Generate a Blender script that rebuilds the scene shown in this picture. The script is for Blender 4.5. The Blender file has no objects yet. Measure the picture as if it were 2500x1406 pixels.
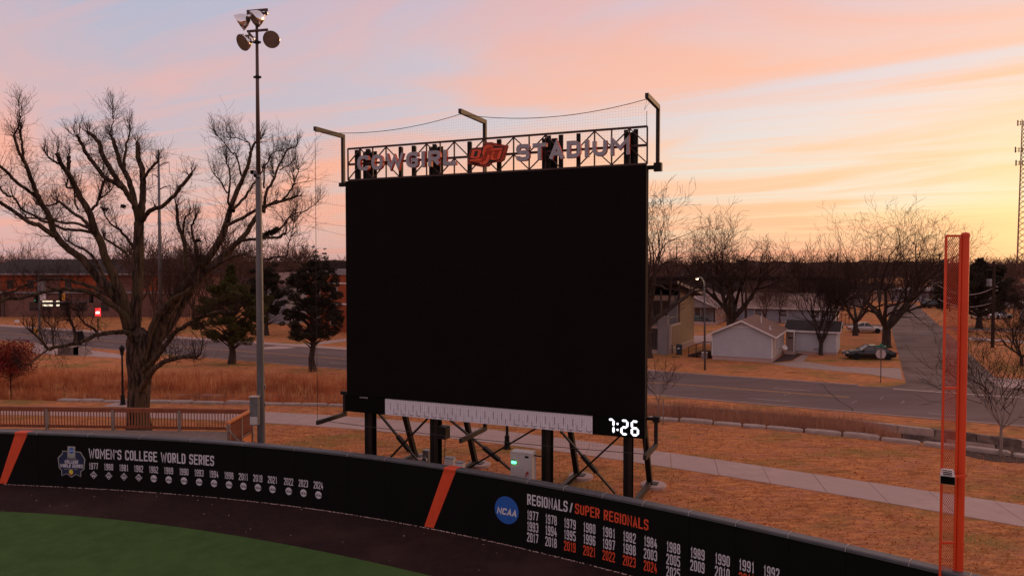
import bpy, bmesh, math, random
import numpy as np
from mathutils import Vector, Matrix

S = bpy.context.scene
COL = S.collection
R = math.radians
# ---------------------------------------------------------------- camera
H = 9.5                       # eye height (m)
F = 1750.0                    # focal length in pixels of the 2500 px wide photograph
PITCH = math.atan(54.0 / F)
cam_d = bpy.data.cameras.new("camera"); cam = bpy.data.objects.new("camera", cam_d); COL.objects.link(cam)
cam.location = (0, 0, H); cam.rotation_euler = (math.pi / 2 - PITCH, 0, 0)
cam_d.sensor_width = 36; cam_d.lens = 36 * F / 2500.0
cam_d.clip_start = 0.1; cam_d.clip_end = 6000
S.camera = cam
# ---------------------------------------------------------------- sky, sun, exposure
SUN_AZ = R(41.0)              # clockwise from the view direction (+Y), below the right edge of the frame
def srgb(r, g, b):
    f = lambda c: (c/255/12.92) if c/255 <= .04045 else ((c/255+.055)/1.055)**2.4
    return (f(r), f(g), f(b), 1)
world = bpy.data.worlds.new("World"); S.world = world; world.use_nodes = True
def build_world():
    nt = world.node_tree; N = nt.nodes; L = nt.links; N.clear()
    def n(t, **k):
        o = N.new(t)
        for a, b in k.items(): setattr(o, a, b)
        return o
    def m(op, a, b=None, c=None, clamp=False):
        o = n('ShaderNodeMath', operation=op); o.use_clamp = clamp
        for i, v in enumerate((a, b, c)):
            if v is None: continue
            if isinstance(v, (int, float)): o.inputs[i].default_value = v
            else: L.new(v, o.inputs[i])
        return o.outputs[0]
    def ramp(fac, stops, interp='EASE'):
        o = n('ShaderNodeValToRGB'); cr = o.color_ramp; cr.interpolation = interp
        while len(cr.elements) < len(stops): cr.elements.new(0.5)
        for e, (p, c) in zip(cr.elements, stops):
            e.position = p; e.color = c
        L.new(fac, o.inputs[0]); return o.outputs[0]
    def mix(fac, a, b):
        o = n('ShaderNodeMix', data_type='RGBA')
        if isinstance(fac, (int, float)): o.inputs[0].default_value = fac
        else: L.new(fac, o.inputs[0])
        L.new(a, o.inputs[6]); L.new(b, o.inputs[7]); return o.outputs[2]
    tc = n('ShaderNodeTexCoord')
    sep = n('ShaderNodeSeparateXYZ'); L.new(tc.outputs['Generated'], sep.inputs[0])
    x, y, z = sep.outputs
    zc = m('MAXIMUM', z, 0.0)
    hl = m('SQRT', m('ADD', m('MULTIPLY', x, x), m('MULTIPLY', y, y)))
    hl = m('MAXIMUM', hl, 0.001)
    dsun = m('DIVIDE', m('ADD', m('MULTIPLY', x, math.sin(SUN_AZ)), m('MULTIPLY', y, math.cos(SUN_AZ))), hl)
    # angular closeness to the sunrise point: 0 far, 1 at it
    near = m('MULTIPLY_ADD', dsun, 1/0.80, -0.20/0.80, clamp=True)   # cos 78 deg .. 1
    near = m('POWER', near, 2.5)
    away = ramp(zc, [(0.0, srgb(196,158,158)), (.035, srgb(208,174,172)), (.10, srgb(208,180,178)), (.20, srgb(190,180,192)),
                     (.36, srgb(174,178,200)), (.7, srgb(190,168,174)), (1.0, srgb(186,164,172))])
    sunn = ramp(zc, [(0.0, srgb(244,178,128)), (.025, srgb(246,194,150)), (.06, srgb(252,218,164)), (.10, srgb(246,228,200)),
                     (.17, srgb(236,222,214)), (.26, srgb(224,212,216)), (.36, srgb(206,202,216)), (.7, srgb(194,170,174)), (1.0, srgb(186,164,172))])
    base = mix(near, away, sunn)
    # pale turquoise gap low in the middle-right sky
    gap = ramp(zc, [(.055, (0,0,0,1)), (.085, (1,1,1,1)), (.13, (1,1,1,1)), (.19, (0,0,0,1))])
    gapf = m('MULTIPLY', gap, m('MULTIPLY_ADD', dsun, 3.2, -2.35, clamp=True))
    pale = n('ShaderNodeRGB'); pale.outputs[0].default_value = srgb(222,224,214)
    base = mix(m('MULTIPLY', gapf, .70), base, pale.outputs[0])
    # cloud deck: streaks on a plane overhead, running away to the left
    inv = m('DIVIDE', 1.0, m('ADD', zc, 0.055))
    comb = n('ShaderNodeCombineXYZ')
    L.new(m('MULTIPLY', x, inv), comb.inputs[0]); L.new(m('MULTIPLY', y, inv), comb.inputs[1])
    def streak(rot, sx, sy, scale, detail, lo, hi, dist=0.6, off=(0,0,0)):
        mp = n('ShaderNodeMapping'); mp.inputs['Rotation'].default_value = (0,0,R(rot)); 
        L.new(comb.outputs[0], mp.inputs[0])
        mp2 = n('ShaderNodeMapping'); mp2.inputs['Scale'].default_value = (sx, sy, 1); mp2.inputs['Location'].default_value = off
        L.new(mp.outputs[0], mp2.inputs[0])
        no = n('ShaderNodeTexNoise'); no.inputs['Scale'].default_value = scale; no.inputs['Detail'].default_value = detail
        no.inputs['Roughness'].default_value = .55; no.inputs['Distortion'].default_value = dist
        L.new(mp2.outputs[0], no.inputs['Vector'])
        mr = n('ShaderNodeMapRange'); mr.interpolation_type = 'SMOOTHSTEP'
        mr.inputs['From Min'].default_value = lo; mr.inputs['From Max'].default_value = hi
        L.new(no.outputs[0], mr.inputs[0]); return mr.outputs[0]
    c1 = streak(36, .38, 1.0, .72, 6, .38, .63, .9)
    c2 = streak(24, .18, 1.6, 2.0, 7, .46, .62, .9, (7,3,0))
    cl = m('MAXIMUM', c1, m('MULTIPLY', c2, .45))
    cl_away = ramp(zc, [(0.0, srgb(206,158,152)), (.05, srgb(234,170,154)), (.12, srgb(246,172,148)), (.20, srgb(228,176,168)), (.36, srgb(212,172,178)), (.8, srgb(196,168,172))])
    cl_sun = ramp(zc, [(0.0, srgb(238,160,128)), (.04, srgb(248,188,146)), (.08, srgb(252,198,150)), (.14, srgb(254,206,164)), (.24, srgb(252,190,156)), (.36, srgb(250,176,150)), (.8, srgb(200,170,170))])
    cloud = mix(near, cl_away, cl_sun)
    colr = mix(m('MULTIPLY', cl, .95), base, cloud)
    # soft golden glow round the sunrise point
    sx_, sy_, sz_ = math.sin(SUN_AZ)*math.cos(R(2.5)), math.cos(SUN_AZ)*math.cos(R(2.5)), math.sin(R(2.5))
    d3 = m('ADD', m('ADD', m('MULTIPLY', x, sx_), m('MULTIPLY', y, sy_)), m('MULTIPLY', z, sz_))
    glow = m('POWER', m('MAXIMUM', d3, 0.0), 85.0)
    gcol = n('ShaderNodeRGB'); gcol.outputs[0].default_value = (1.0, .76, .36, 1)
    colr = mix(m('MULTIPLY', glow, .85, clamp=True), colr, gcol.outputs[0])
    # the ground half of the world (never seen): dull earth
    low = n('ShaderNodeRGB'); low.outputs[0].default_value = (.05, .035, .03, 1)
    below = m('LESS_THAN', z, -0.002)
    colr = mix(below, colr, low.outputs[0])
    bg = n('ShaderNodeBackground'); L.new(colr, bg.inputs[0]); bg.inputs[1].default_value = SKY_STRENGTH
    sky = n('ShaderNodeTexSky', sky_type='NISHITA'); sky.sun_disc = False
    sky.sun_elevation = R(1.0); sky.sun_rotation = SUN_AZ
    bg2 = n('ShaderNodeBackground'); L.new(sky.outputs[0], bg2.inputs[0]); bg2.inputs[1].default_value = 0.015
    add = n('ShaderNodeAddShader'); L.new(bg.outputs[0], add.inputs[0]); L.new(bg2.outputs[0], add.inputs[1])
    out = n('ShaderNodeOutputWorld'); L.new(add.outputs[0], out.inputs[0])
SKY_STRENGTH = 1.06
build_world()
sun_d = bpy.data.lights.new("sun", 'SUN'); sun_d.energy = 1.0; sun_d.angle = R(14); sun_d.color = (1.0, .50, .20)
sun = bpy.data.objects.new("sun", sun_d); COL.objects.link(sun)
_el = R(6.0)
sun.rotation_euler = Vector((math.sin(SUN_AZ+R(14))*math.cos(_el), math.cos(SUN_AZ+R(14))*math.cos(_el), math.sin(_el))).to_track_quat('Z', 'Y').to_euler()
S.view_settings.view_transform = 'Standard'; S.view_settings.look = 'None'
S.view_settings.exposure = 0.0; S.view_settings.gamma = 1.0; S.view_settings.use_curve_mapping = False
S.cycles.max_bounces = 5; S.cycles.diffuse_bounces = 3; S.cycles.transparent_max_bounces = 6
# ---------------------------------------------------------------- surveying helpers: picture bearing -> place
cp, sp = math.cos(PITCH), math.sin(PITCH)
def ray(px, py):
    dx, dy = (px-1250)/F, (703-py)/F
    return Vector((dx, cp + dy*sp, -sp + dy*cp))
def G(px, py, z=0.0):                       # where the sight line meets height z
    d = ray(px, py); t = (z-H)/d.z; return Vector((d.x*t, d.y*t, z))
def A(px, py, Y):                           # where the sight line reaches distance Y
    d = ray(px, py); t = Y/d.y; return Vector((d.x*t, Y, H+d.z*t))
# street frame: s along the kerb to the right, t away from it
SA = Vector((1, -.515, 0)).normalized(); SB = Vector((.515, 1, 0)).normalized(); SO = Vector((0, 57.8, 0))
ST_ROT = math.atan2(SA.y, SA.x)
def ST(s, t, z=0.0): p = SO + SA*s + SB*t; return Vector((p.x, p.y, z))
def toST(v): q = Vector((v[0], v[1], 0)) - SO; return q.dot(SA), q.dot(SB)
# board frame: u along its face to the right, w backwards
BL = A(845, 900, 31.05); BR = A(1575, 900, 26.0); BL.z = BR.z = 0
BU = (BR-BL); BW_ = BU.length; BU = BU/BW_; BN = Vector((-BU.y, BU.x, 0))
B_ROT = math.atan2(BU.y, BU.x)
def bp(u, w, z): return BL + BU*u + BN*w + Vector((0, 0, z))
def bu(px, py, w=0.0):                      # sight line -> (u, z) on the board plane
    d = ray(px, py); o = BL + BN*w
    t = (o.x*BN.x + o.y*BN.y) / (d.x*BN.x + d.y*BN.y)
    p = Vector((d.x*t, d.y*t, H+d.z*t)); return (p-BL).dot(BU), p.z
# ---------------------------------------------------------------- materials
MATS = {}
def mat(name, col, col2=None, rough=.8, metal=0.0, scale=4.0, detail=4, bump=0.0, bscale=None, emit=None, estr=0.0, spec=.5, stretch=None, lo=.35, hi=.65, coat=0, transm=0, col3=None, scale3=.3):
    m_ = bpy.data.materials.new(name); m_.use_nodes = True; nt = m_.node_tree; b = nt.nodes['Principled BSDF']; L = nt.links
    c = tuple(col)+(1,)
    b.inputs['Base Color'].default_value = c; b.inputs['Roughness'].default_value = rough; b.inputs['Metallic'].default_value = metal
    b.inputs['Specular IOR Level'].default_value = spec if (rough < .85 or spec != .5) else .15
    if coat: b.inputs['Coat Weight'].default_value = coat
    if transm: b.inputs['Transmission Weight'].default_value = transm
    if emit: b.inputs['Emission Color'].default_value = tuple(emit)+(1,); b.inputs['Emission Strength'].default_value = estr
    tcn = nt.nodes.new('ShaderNodeTexCoord'); src = tcn.outputs['Object']
    if stretch:
        mp = nt.nodes.new('ShaderNodeMapping'); mp.inputs['Scale'].default_value = stretch; L.new(src, mp.inputs[0]); src = mp.outputs[0]
    def noise(sc, det):
        n_ = nt.nodes.new('ShaderNodeTexNoise'); n_.inputs['Scale'].default_value = sc; n_.inputs['Detail'].default_value = det
        n_.inputs['Roughness'].default_value = .6; L.new(src, n_.inputs['Vector']); return n_.outputs[0]
    if col2 is None: col2 = tuple(v*.82 for v in col)
    r_ = nt.nodes.new('ShaderNodeValToRGB'); r_.color_ramp.elements[0].position = lo; r_.color_ramp.elements[1].position = hi
    r_.color_ramp.elements[0].color = tuple(col2)+(1,); r_.color_ramp.elements[1].color = c
    L.new(noise(scale, detail), r_.inputs[0]); outc = r_.outputs[0]
    if col3:
        r3 = nt.nodes.new('ShaderNodeValToRGB'); r3.color_ramp.elements[0].position = .48; r3.color_ramp.elements[1].position = .66
        L.new(noise(scale3, 3), r3.inputs[0]); mx = nt.nodes.new('ShaderNodeMix'); mx.data_type = 'RGBA'
        L.new(r3.outputs[0], mx.inputs[0]); L.new(outc, mx.inputs[6]); mx.inputs[7].default_value = tuple(col3)+(1,); outc = mx.outputs[2]
    L.new(outc, b.inputs['Base Color'])
    if bump:
        bn = nt.nodes.new('ShaderNodeBump'); bn.inputs['Strength'].default_value = bump; bn.inputs['Distance'].default_value = .05
        L.new(noise(bscale or scale*3, 5), bn.inputs['Height']); L.new(bn.outputs[0], b.inputs['Normal'])
    MATS[name] = m_; return m_
M = lambda k: MATS[k]
mat('black_steel', (.010,.009,.009), (.006,.0055,.0055), rough=.6, scale=6, spec=.2)
mat('bronze_steel', (.028,.022,.019), (.020,.016,.013), rough=.5, metal=.2, scale=3, spec=.3)
mat('galvanised', (.20,.21,.23), (.13,.14,.155), rough=.45, metal=.6, scale=9, detail=2)
mat('galv_pole', (.150,.155,.165), (.105,.105,.112), rough=.5, metal=.5, scale=2, stretch=(1,1,.25))
mat('rusty_pole', (.10,.065,.055), (.075,.045,.04), rough=.6, metal=.3, scale=3)
mat('screen_black', (.0075,.0055,.0055), (.0065,.0048,.0048), rough=.8, scale=.8, spec=.06)
mat('panel_black', (.003,.003,.0033), (.0025,.0025,.0025), rough=.7, spec=.08)
mat('letter_face', (.36,.37,.42), (.31,.32,.36), rough=.5, scale=3)
mat('letter_side', (.70,.07,.03), (.60,.05,.02), rough=.5)
mat('logo_plate', (.42,.060,.030), (.36,.05,.026))
mat('logo_orange', (.85,.095,.025), (.75,.08,.02), rough=.5)
mat('logo_black', (.012,.008,.009), rough=.5)
mat('truss_red', (.040,.014,.012), (.028,.010,.009), rough=.55)
mat('wall_pad', (.0048,.0046,.0050), (.0034,.0033,.0036), rough=.7, scale=1.2, bump=.05, bscale=3, spec=.12)
mat('cap_pad', (.085,.088,.100), (.065,.067,.078), rough=.5, scale=3)
mat('print_white', (.60,.60,.66), (.54,.54,.60), rough=.6)
mat('print_orange', (.72,.075,.02), (.64,.062,.018), rough=.55)
mat('print_blue', (.015,.11,.46), (.012,.095,.40), rough=.5)
mat('print_navy', (.008,.02,.07), rough=.5)
mat('print_yellow', (.65,.58,.05), rough=.5)
mat('print_grey', (.34,.36,.32), rough=.5)
mat('cyc_panel', (.76,.76,.84), (.70,.70,.78), rough=.55, scale=1.0)
mat('ink', (.05,.06,.07), rough=.7)
mat('ink_green', (.015,.06,.04), rough=.7)
mat('digit_light', (1,1,1), rough=.5, emit=(.86,.90,1.0), estr=1.7)
mat('green_led', (.02,.5,.1), rough=.4, emit=(.05,1.0,.25), estr=9)
mat('red_plastic', (.35,.01,.012), rough=.4)
mat('cabinet_grey', (.50,.48,.47), (.44,.42,.41), rough=.5, scale=3)
mat('foul_orange', (.74,.062,.010), (.64,.050,.009), rough=.45, scale=2, stretch=(1,1,.3))
mat('mesh_orange', (.55,.070,.022), rough=.5)
mat('turf', (.070,.130,.040), (.052,.102,.030), rough=.95, scale=1.4, detail=8, bump=.6, bscale=26, col3=(.072,.130,.038), scale3=.18, spec=.05)
mat('track', (.036,.017,.014), (.024,.011,.010), rough=.95, scale=3.5, detail=8, bump=.5, bscale=30, spec=.15, col3=(.045,.024,.02), scale3=.35)
mat('white_line', (.30,.27,.25), (.04,.03,.03), rough=.9, scale=2.2, lo=.42, hi=.55)
mat('concrete', (.47,.335,.30), (.40,.285,.255), rough=.9, scale=1.2, detail=8, bump=.15, bscale=18, col3=(.42,.305,.275), scale3=.25)
mat('old_concrete', (.40,.29,.25), (.33,.24,.21), rough=.9, scale=1.5, detail=8)
mat('asphalt', (.160,.110,.104), (.128,.088,.083), rough=.92, scale=.7, detail=9, bump=.15, bscale=12, col3=(.178,.128,.120), scale3=.12, stretch=(.35,1,1))
mat('asphalt_old', (.200,.135,.118), (.105,.070,.062), rough=.92, scale=.35, detail=7, col3=(.19,.148,.138), scale3=.16)
mat('road_white', (.40,.34,.33), (.18,.14,.14), rough=.8, scale=5, lo=.3, hi=.5)
mat('road_yellow', (.52,.26,.06), (.25,.14,.06), rough=.8, scale=3, lo=.35, hi=.5)
mat('stone', (.42,.34,.30), (.32,.25,.22), rough=.9, scale=3, detail=7, bump=.4, bscale=9)
mat('stone_dark', (.165,.130,.115), (.085,.065,.058), rough=.95, scale=3, detail=8, bump=.6, bscale=8, col3=(.26,.20,.17), scale3=1)
mat('mulch', (.115,.075,.060), (.06,.038,.032), rough=1, scale=9, detail=6, bump=.5)
mat('bark', (.110,.072,.052), (.022,.015,.012), rough=.95, scale=4.0, detail=10, lo=.42, hi=.60, bump=1.0, bscale=7, stretch=(1.8,1.8,.35), col3=(.085,.062,.032), scale3=.8)
mat('bark_grey', (.070,.050,.040), (.034,.024,.019), rough=.95, scale=2.5, detail=8, bump=.6, bscale=7, stretch=(1.5,1.5,.5))
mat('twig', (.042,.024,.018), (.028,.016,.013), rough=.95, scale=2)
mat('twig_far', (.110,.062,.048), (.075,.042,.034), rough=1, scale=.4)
mat('wood_stain', (.30,.088,.036), (.20,.058,.026), rough=.75, scale=3, detail=6, stretch=(1,1,1))
mat('wood_lit', (.60,.20,.055), (.46,.15,.045), rough=.7, scale=4)  # deck wood made brighter: sunrise light on the end boards put into its colour
mat('wood_grey', (.27,.21,.18), (.20,.155,.13), rough=.85, scale=4, detail=6)
mat('pine_leaf', (.085,.078,.022), (.044,.042,.014), rough=.9, scale=.7, detail=4)
mat('cedar_leaf', (.040,.032,.019), (.020,.017,.011), rough=.9, scale=.9, detail=4)
mat('red_leaf', (.25,.035,.024), (.14,.020,.016), rough=.9, scale=1.5)
mat('reed', (.66,.24,.10), (.42,.135,.062), rough=.95, scale=.35, detail=5, col3=(.85,.45,.20), scale3=1.3)
mat('reed_brown', (.50,.25,.15), (.36,.17,.11), rough=.95, scale=.5, detail=5)
mat('lawn_blade', (.68,.285,.105), (.42,.160,.062), rough=.95, scale=.6, detail=7, col3=(.70,.38,.15), scale3=2.2)
mat('roof_dark', (.050,.037,.036), (.038,.028,.027), rough=.9, scale=.6, detail=8)
mat('roof_pink', (.25,.170,.155), (.20,.135,.125), rough=.9, scale=1.5, detail=8)
mat('roof_brown', (.235,.135,.108), (.185,.105,.085), rough=.9, scale=1.6, detail=9, bump=.3, bscale=12)
mat('roof_tan', (.30,.20,.165), (.25,.165,.14), rough=.9, scale=1.5, detail=8)
mat('siding_white', (.42,.425,.46), (.38,.385,.42), rough=.6, scale=.8)
mat('siding_cream', (.48,.38,.33), (.43,.34,.29), rough=.65, scale=.8)
mat('siding_grey', (.24,.21,.215), (.20,.18,.185), rough=.7, scale=.8)
mat('siding_yellow', (.215,.125,.075), (.165,.095,.058), rough=.7, scale=1.5, stretch=(.4,.4,5))
mat('trim_white', (.68,.64,.63), rough=.6)
mat('brick_orange', (.36,.095,.042), (.27,.07,.032), rough=.9, scale=2.0, detail=8)
mat('brick_brown', (.20,.105,.085), (.16,.085,.07), rough=.9, scale=2.0, detail=8)
mat('brick_tan', (.44,.25,.17), (.38,.21,.145), rough=.9, scale=2.0, detail=8)
mat('red_wall', (.25,.080,.060), (.20,.064,.050), rough=.9)
mat('flat_roof', (.020,.014,.013), (.015,.011,.010), rough=1, spec=0.0)
mat('dark_wall', (.075,.036,.030), (.055,.027,.023), rough=.95, scale=.6)
mat('blue_grey_wall', (.27,.27,.31), rough=.8)
mat('glass_dark', (.022,.020,.024), (.016,.015,.018), rough=.12, spec=.8)
mat('door_dark', (.060,.046,.042), rough=.6)
mat('door_tan', (.30,.22,.20), rough=.6)
mat('car_black', (.008,.008,.009), rough=.3, coat=.3, spec=.4)
mat('car_silver', (.42,.39,.37), (.38,.35,.34), rough=.3, metal=.4, coat=.6)
mat('car_white', (.66,.64,.64), rough=.3, coat=.6)
mat('car_green', (.02,.05,.035), rough=.3, coat=.6)
mat('tyre', (.016,.015,.015), rough=.9)
mat('rim', (.38,.36,.36), rough=.35, metal=.7)
mat('tail_red', (.40,.02,.015), rough=.3)
mat('headlamp', (.55,.55,.56), rough=.2)
mat('bin_blue', (.015,.028,.075), (.012,.022,.06), rough=.6)
mat('bin_dark', (.016,.024,.040), rough=.6)
mat('utility_wood', (.060,.038,.030), (.042,.026,.021), rough=.95, scale=3, stretch=(2,2,.3))
mat('transformer', (.26,.27,.29), rough=.5)
mat('sign_back', (.52,.41,.38), (.46,.36,.34), rough=.6)
mat('sign_green', (.015,.20,.12), rough=.5)
mat('yellow_paint', (.72,.30,.02), rough=.6)
mat('lamp_glow', (1,.9,.7), rough=.5, emit=(1.0,.72,.36), estr=7)
mat('cool_glow', (1,1,1), rough=.5, emit=(.95,.92,1.0), estr=5)
mat('warm_sign', (1,.9,.7), rough=.5, emit=(1.0,.85,.60), estr=1.1)
mat('red_sign', (.7,.02,.02), rough=.5, emit=(1.0,.03,.03), estr=1.6)
mat('white_hot', (1,1,1), rough=.5, emit=(1.0,.85,.85), estr=3.2)
mat('box_silver', (.55,.58,.60), (.48,.51,.53), rough=.35, metal=.5)
mat('brushed', (.3,.3,.3))
mat('signal_green', (.02,.4,.2), rough=.5, emit=(.05,.8,.45), estr=.25)
mat('reflector_metal', (.80,.80,.82), (.74,.74,.76), rough=.12, metal=1.0)
mat('reflector_dark', (.10,.085,.075), (.065,.055,.05), rough=.35, metal=.5, scale=5)
mat('flood_glass', (.16,.13,.11), (.09,.075,.065), rough=.15, spec=.8, scale=3)
mat('wire_dark', (.030,.022,.022), rough=.8)
mat('net_line', (.030,.020,.018), rough=.9)
mat('tower_metal', (.36,.20,.14), (.28,.15,.11), rough=.7)
mat('gravel_pad', (.50,.38,.34), (.42,.31,.28), rough=.95, scale=6)
mat('hill', (.075,.050,.046), (.055,.037,.034), rough=1, scale=.02, detail=6)

def lawn_material(name, dry, dry2, green, earth):
    m_ = bpy.data.materials.new(name); m_.use_nodes = True; nt = m_.node_tree; L = nt.links; b = nt.nodes['Principled BSDF']
    b.inputs['Roughness'].default_value = 1; b.inputs['Specular IOR Level'].default_value = .1
    tcn = nt.nodes.new('ShaderNodeTexCoord')
    def nz(sc, det, st=(1,1,1), dist=0):
        mp = nt.nodes.new('ShaderNodeMapping'); mp.inputs['Scale'].default_value = st; L.new(tcn.outputs['Object'], mp.inputs[0])
        q = nt.nodes.new('ShaderNodeTexNoise'); q.inputs['Scale'].default_value = sc; q.inputs['Detail'].default_value = det
        q.inputs['Roughness'].default_value = .65; q.inputs['Distortion'].default_value = dist; L.new(mp.outputs[0], q.inputs['Vector']); return q.outputs[0]
    def rp(f, a, b_, ca, cb):
        r_ = nt.nodes.new('ShaderNodeValToRGB'); r_.color_ramp.elements[0].position = a; r_.color_ramp.elements[1].position = b_
        r_.color_ramp.elements[0].color = ca; r_.color_ramp.elements[1].color = cb; L.new(f, r_.inputs[0]); return r_.outputs[0]
    def mx(f, a, b_, cst=None):
        q = nt.nodes.new('ShaderNodeMix'); q.data_type = 'RGBA'; L.new(f, q.inputs[0]); L.new(a, q.inputs[6])
        if cst: q.inputs[7].default_value = cst
        else: L.new(b_, q.inputs[7])
        return q.outputs[2]
    W0, W1 = (0,0,0,1), (1,1,1,1)
    c = rp(nz(1.7, 10, (.8,2.4,1), .5), .40, .60, tuple(dry2)+(1,), tuple(dry)+(1,))
    c = mx(rp(nz(.55, 5, (1,1.6,1)), .47, .68, W0, (.75,.75,.75,1)), c, None, tuple(earth)+(1,))
    c = mx(rp(nz(.16, 6, (1,1.6,1)), .50, .64, W0, (.75,.75,.75,1)), c, None, tuple(green)+(1,))
    c = mx(rp(nz(.42, 7, (1,2,1)), .56, .66, W0, (.60,.60,.60,1)), c, None, tuple(v*.42 for v in dry2)+(1,))
    L.new(c, b.inputs['Base Color'])
    bn = nt.nodes.new('ShaderNodeBump'); bn.inputs['Strength'].default_value = .9; bn.inputs['Distance'].default_value = .10
    L.new(nz(5.5, 7, (1,1.8,1)), bn.inputs['Height']); L.new(bn.outputs[0], b.inputs['Normal'])
    MATS[name] = m_
lawn_material('lawn', (.66,.265,.098), (.36,.130,.052), (.21,.165,.045), (.46,.185,.115))
# ---------------------------------------------------------------- object helpers
def tag(o, label=None, cat=None, group=None, kind=None):
    if label: o['label'] = label
    if cat: o['category'] = cat
    if group: o['group'] = group
    if kind: o['kind'] = kind
    return o
def thing(name, loc, label, cat, rz=0.0, group=None):
    o = bpy.data.objects.new(name, None); o.empty_display_size = .3; COL.objects.link(o)
    o.location = loc; o.rotation_euler = (0, 0, rz); return tag(o, label, cat, group)
def world_of(o):
    m_ = Matrix.Translation(o.location) @ o.rotation_euler.to_matrix().to_4x4()
    return (world_of(o.parent) @ m_) if o.parent else m_
def link_mesh(name, me, material, parent=None, smooth=False, local=False):
    o = bpy.data.objects.new(name, me); COL.objects.link(o)
    if material is not None and not me.materials: me.materials.append(material)
    if smooth: me.polygons.foreach_set('use_smooth', [True]*len(me.polygons))
    if parent is not None:
        o.parent = parent
        if not local:
            inv = world_of(parent).inverted(); o.location = inv.to_translation(); o.rotation_euler = inv.to_euler()
    return o
class MB:
    def __init__(s): s.v = []; s.f = []
    def add(s, vs, fs):
        o = len(s.v); s.v += [tuple(v) for v in vs]; s.f += [tuple(i+o for i in f) for f in fs]; return s
    def hexa(s, p):   # 8 points: bottom 4 ccw, top 4 ccw
        return s.add(p, [(0,3,2,1),(4,5,6,7),(0,1,5,4),(1,2,6,5),(2,3,7,6),(3,0,4,7)])
    def box(s, c, d, rz=0.0):
        cx, cy, cz = c; a, b, h = d[0]/2, d[1]/2, d[2]/2; co, si = math.cos(rz), math.sin(rz); P = []
        for z in (-h, h):
            for x, y in ((-a,-b),(a,-b),(a,b),(-a,b)): P.append((cx+x*co-y*si, cy+x*si+y*co, cz+z))
        return s.hexa(P)
    def beam(s, p, q, w, h, up=(0,0,1)):
        p, q = Vector(p), Vector(q); d = (q-p).normalized(); up = Vector(up)
        if abs(d.dot(up)) > .99: up = Vector((BN.x, BN.y, 0))
        sd = d.cross(up).normalized(); u2 = sd.cross(d).normalized(); P = []
        for e in (p, q):
            for a, b in ((-1,-1),(1,-1),(1,1),(-1,1)): P.append(e + sd*(a*w/2) + u2*(b*h/2))
        return s.hexa([P[0],P[1],P[2],P[3],P[4],P[5],P[6],P[7]])
    def tube(s, pts, rad, n=6, cap=True):
        pts = [Vector(p) for p in pts]
        if not hasattr(rad, '__len__'): rad = [rad]*len(pts)
        vs = []; fs = []
        for i, p in enumerate(pts):
            d = (pts[min(i+1, len(pts)-1)] - pts[max(i-1, 0)]).normalized()
            a = d.cross(Vector((0,0,1)) if abs(d.z) < .9 else Vector((1,0,0))).normalized(); b = d.cross(a)
            for k in range(n):
                t = 2*math.pi*k/n; vs.append(p + (a*math.cos(t) + b*math.sin(t))*rad[i])
        for i in range(len(pts)-1):
            for k in range(n):
                k2 = (k+1) % n; fs.append((i*n+k, i*n+k2, (i+1)*n+k2, (i+1)*n+k))
        if cap: fs.append(tuple(range(n))[::-1]); fs.append(tuple((len(pts)-1)*n+k for k in range(n)))
        return s.add(vs, fs)
    def prism(s, poly, o, ex, ey, ez, depth):    # poly of (a,b) on axes ex,ey at origin o, extruded along ez
        n = len(poly); o, ex, ey, ez = map(Vector, (o, ex, ey, ez))
        vs = [o + ex*a + ey*b for a, b in poly]; vs += [v + ez*depth for v in vs]
        fs = [tuple(range(n)), tuple(range(n, 2*n))[::-1]] + [(i, (i+1) % n, n+(i+1) % n, n+i) for i in range(n)]
        return s.add(vs, fs)
    def quad(s, a, b, c, d): return s.add([a,b,c,d], [(0,1,2,3)])
    def lathe(s, prof, o=(0,0,0), axis=(0,0,1), n=12):  # prof of (radius, height)
        o = Vector(o); ax = Vector(axis).normalized(); a = ax.cross(Vector((0,0,1)) if abs(ax.z) < .9 else Vector((1,0,0))).normalized(); b = ax.cross(a)
        vs = []; fs = []
        for r_, h_ in prof:
            for k in range(n):
                t = 2*math.pi*k/n; vs.append(o + ax*h_ + (a*math.cos(t)+b*math.sin(t))*r_)
        for i in range(len(prof)-1):
            for k in range(n):
                k2 = (k+1) % n; fs.append((i*n+k, i*n+k2, (i+1)*n+k2, (i+1)*n+k))
        return s.add(vs, fs)
    def build(s, name, material, parent=None, smooth=False, local=False):
        me = bpy.data.meshes.new(name); me.from_pydata([tuple(v) for v in s.v], [], s.f); me.update()
        return link_mesh(name, me, material, parent, smooth, local)
def copy_tree(o, parent=None):
    c = o.copy(); COL.objects.link(c)
    if parent is not None: c.parent = parent
    for ch in list(o.children): copy_tree(ch, c)
    return c
def fast_mesh(name, V, Fa, smooth=False):
    V = np.asarray(V, dtype=np.float32); Fa = np.asarray(Fa, dtype=np.int32); me = bpy.data.meshes.new(name); k = Fa.shape[1]
    me.vertices.add(len(V)); me.vertices.foreach_set('co', V.ravel()); me.loops.add(Fa.size); me.loops.foreach_set('vertex_index', Fa.ravel())
    me.polygons.add(len(Fa)); me.polygons.foreach_set('loop_start', np.arange(0, Fa.size, k, dtype=np.int32))
    if smooth: me.polygons.foreach_set('use_smooth', np.ones(len(Fa), dtype=bool))
    me.update(calc_edges=True); me.validate(); return me
def struct(name, mb, material, parent=None, kind='structure'):
    o = mb.build(name, material, parent)
    if parent is None: o['kind'] = kind
    return o
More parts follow.
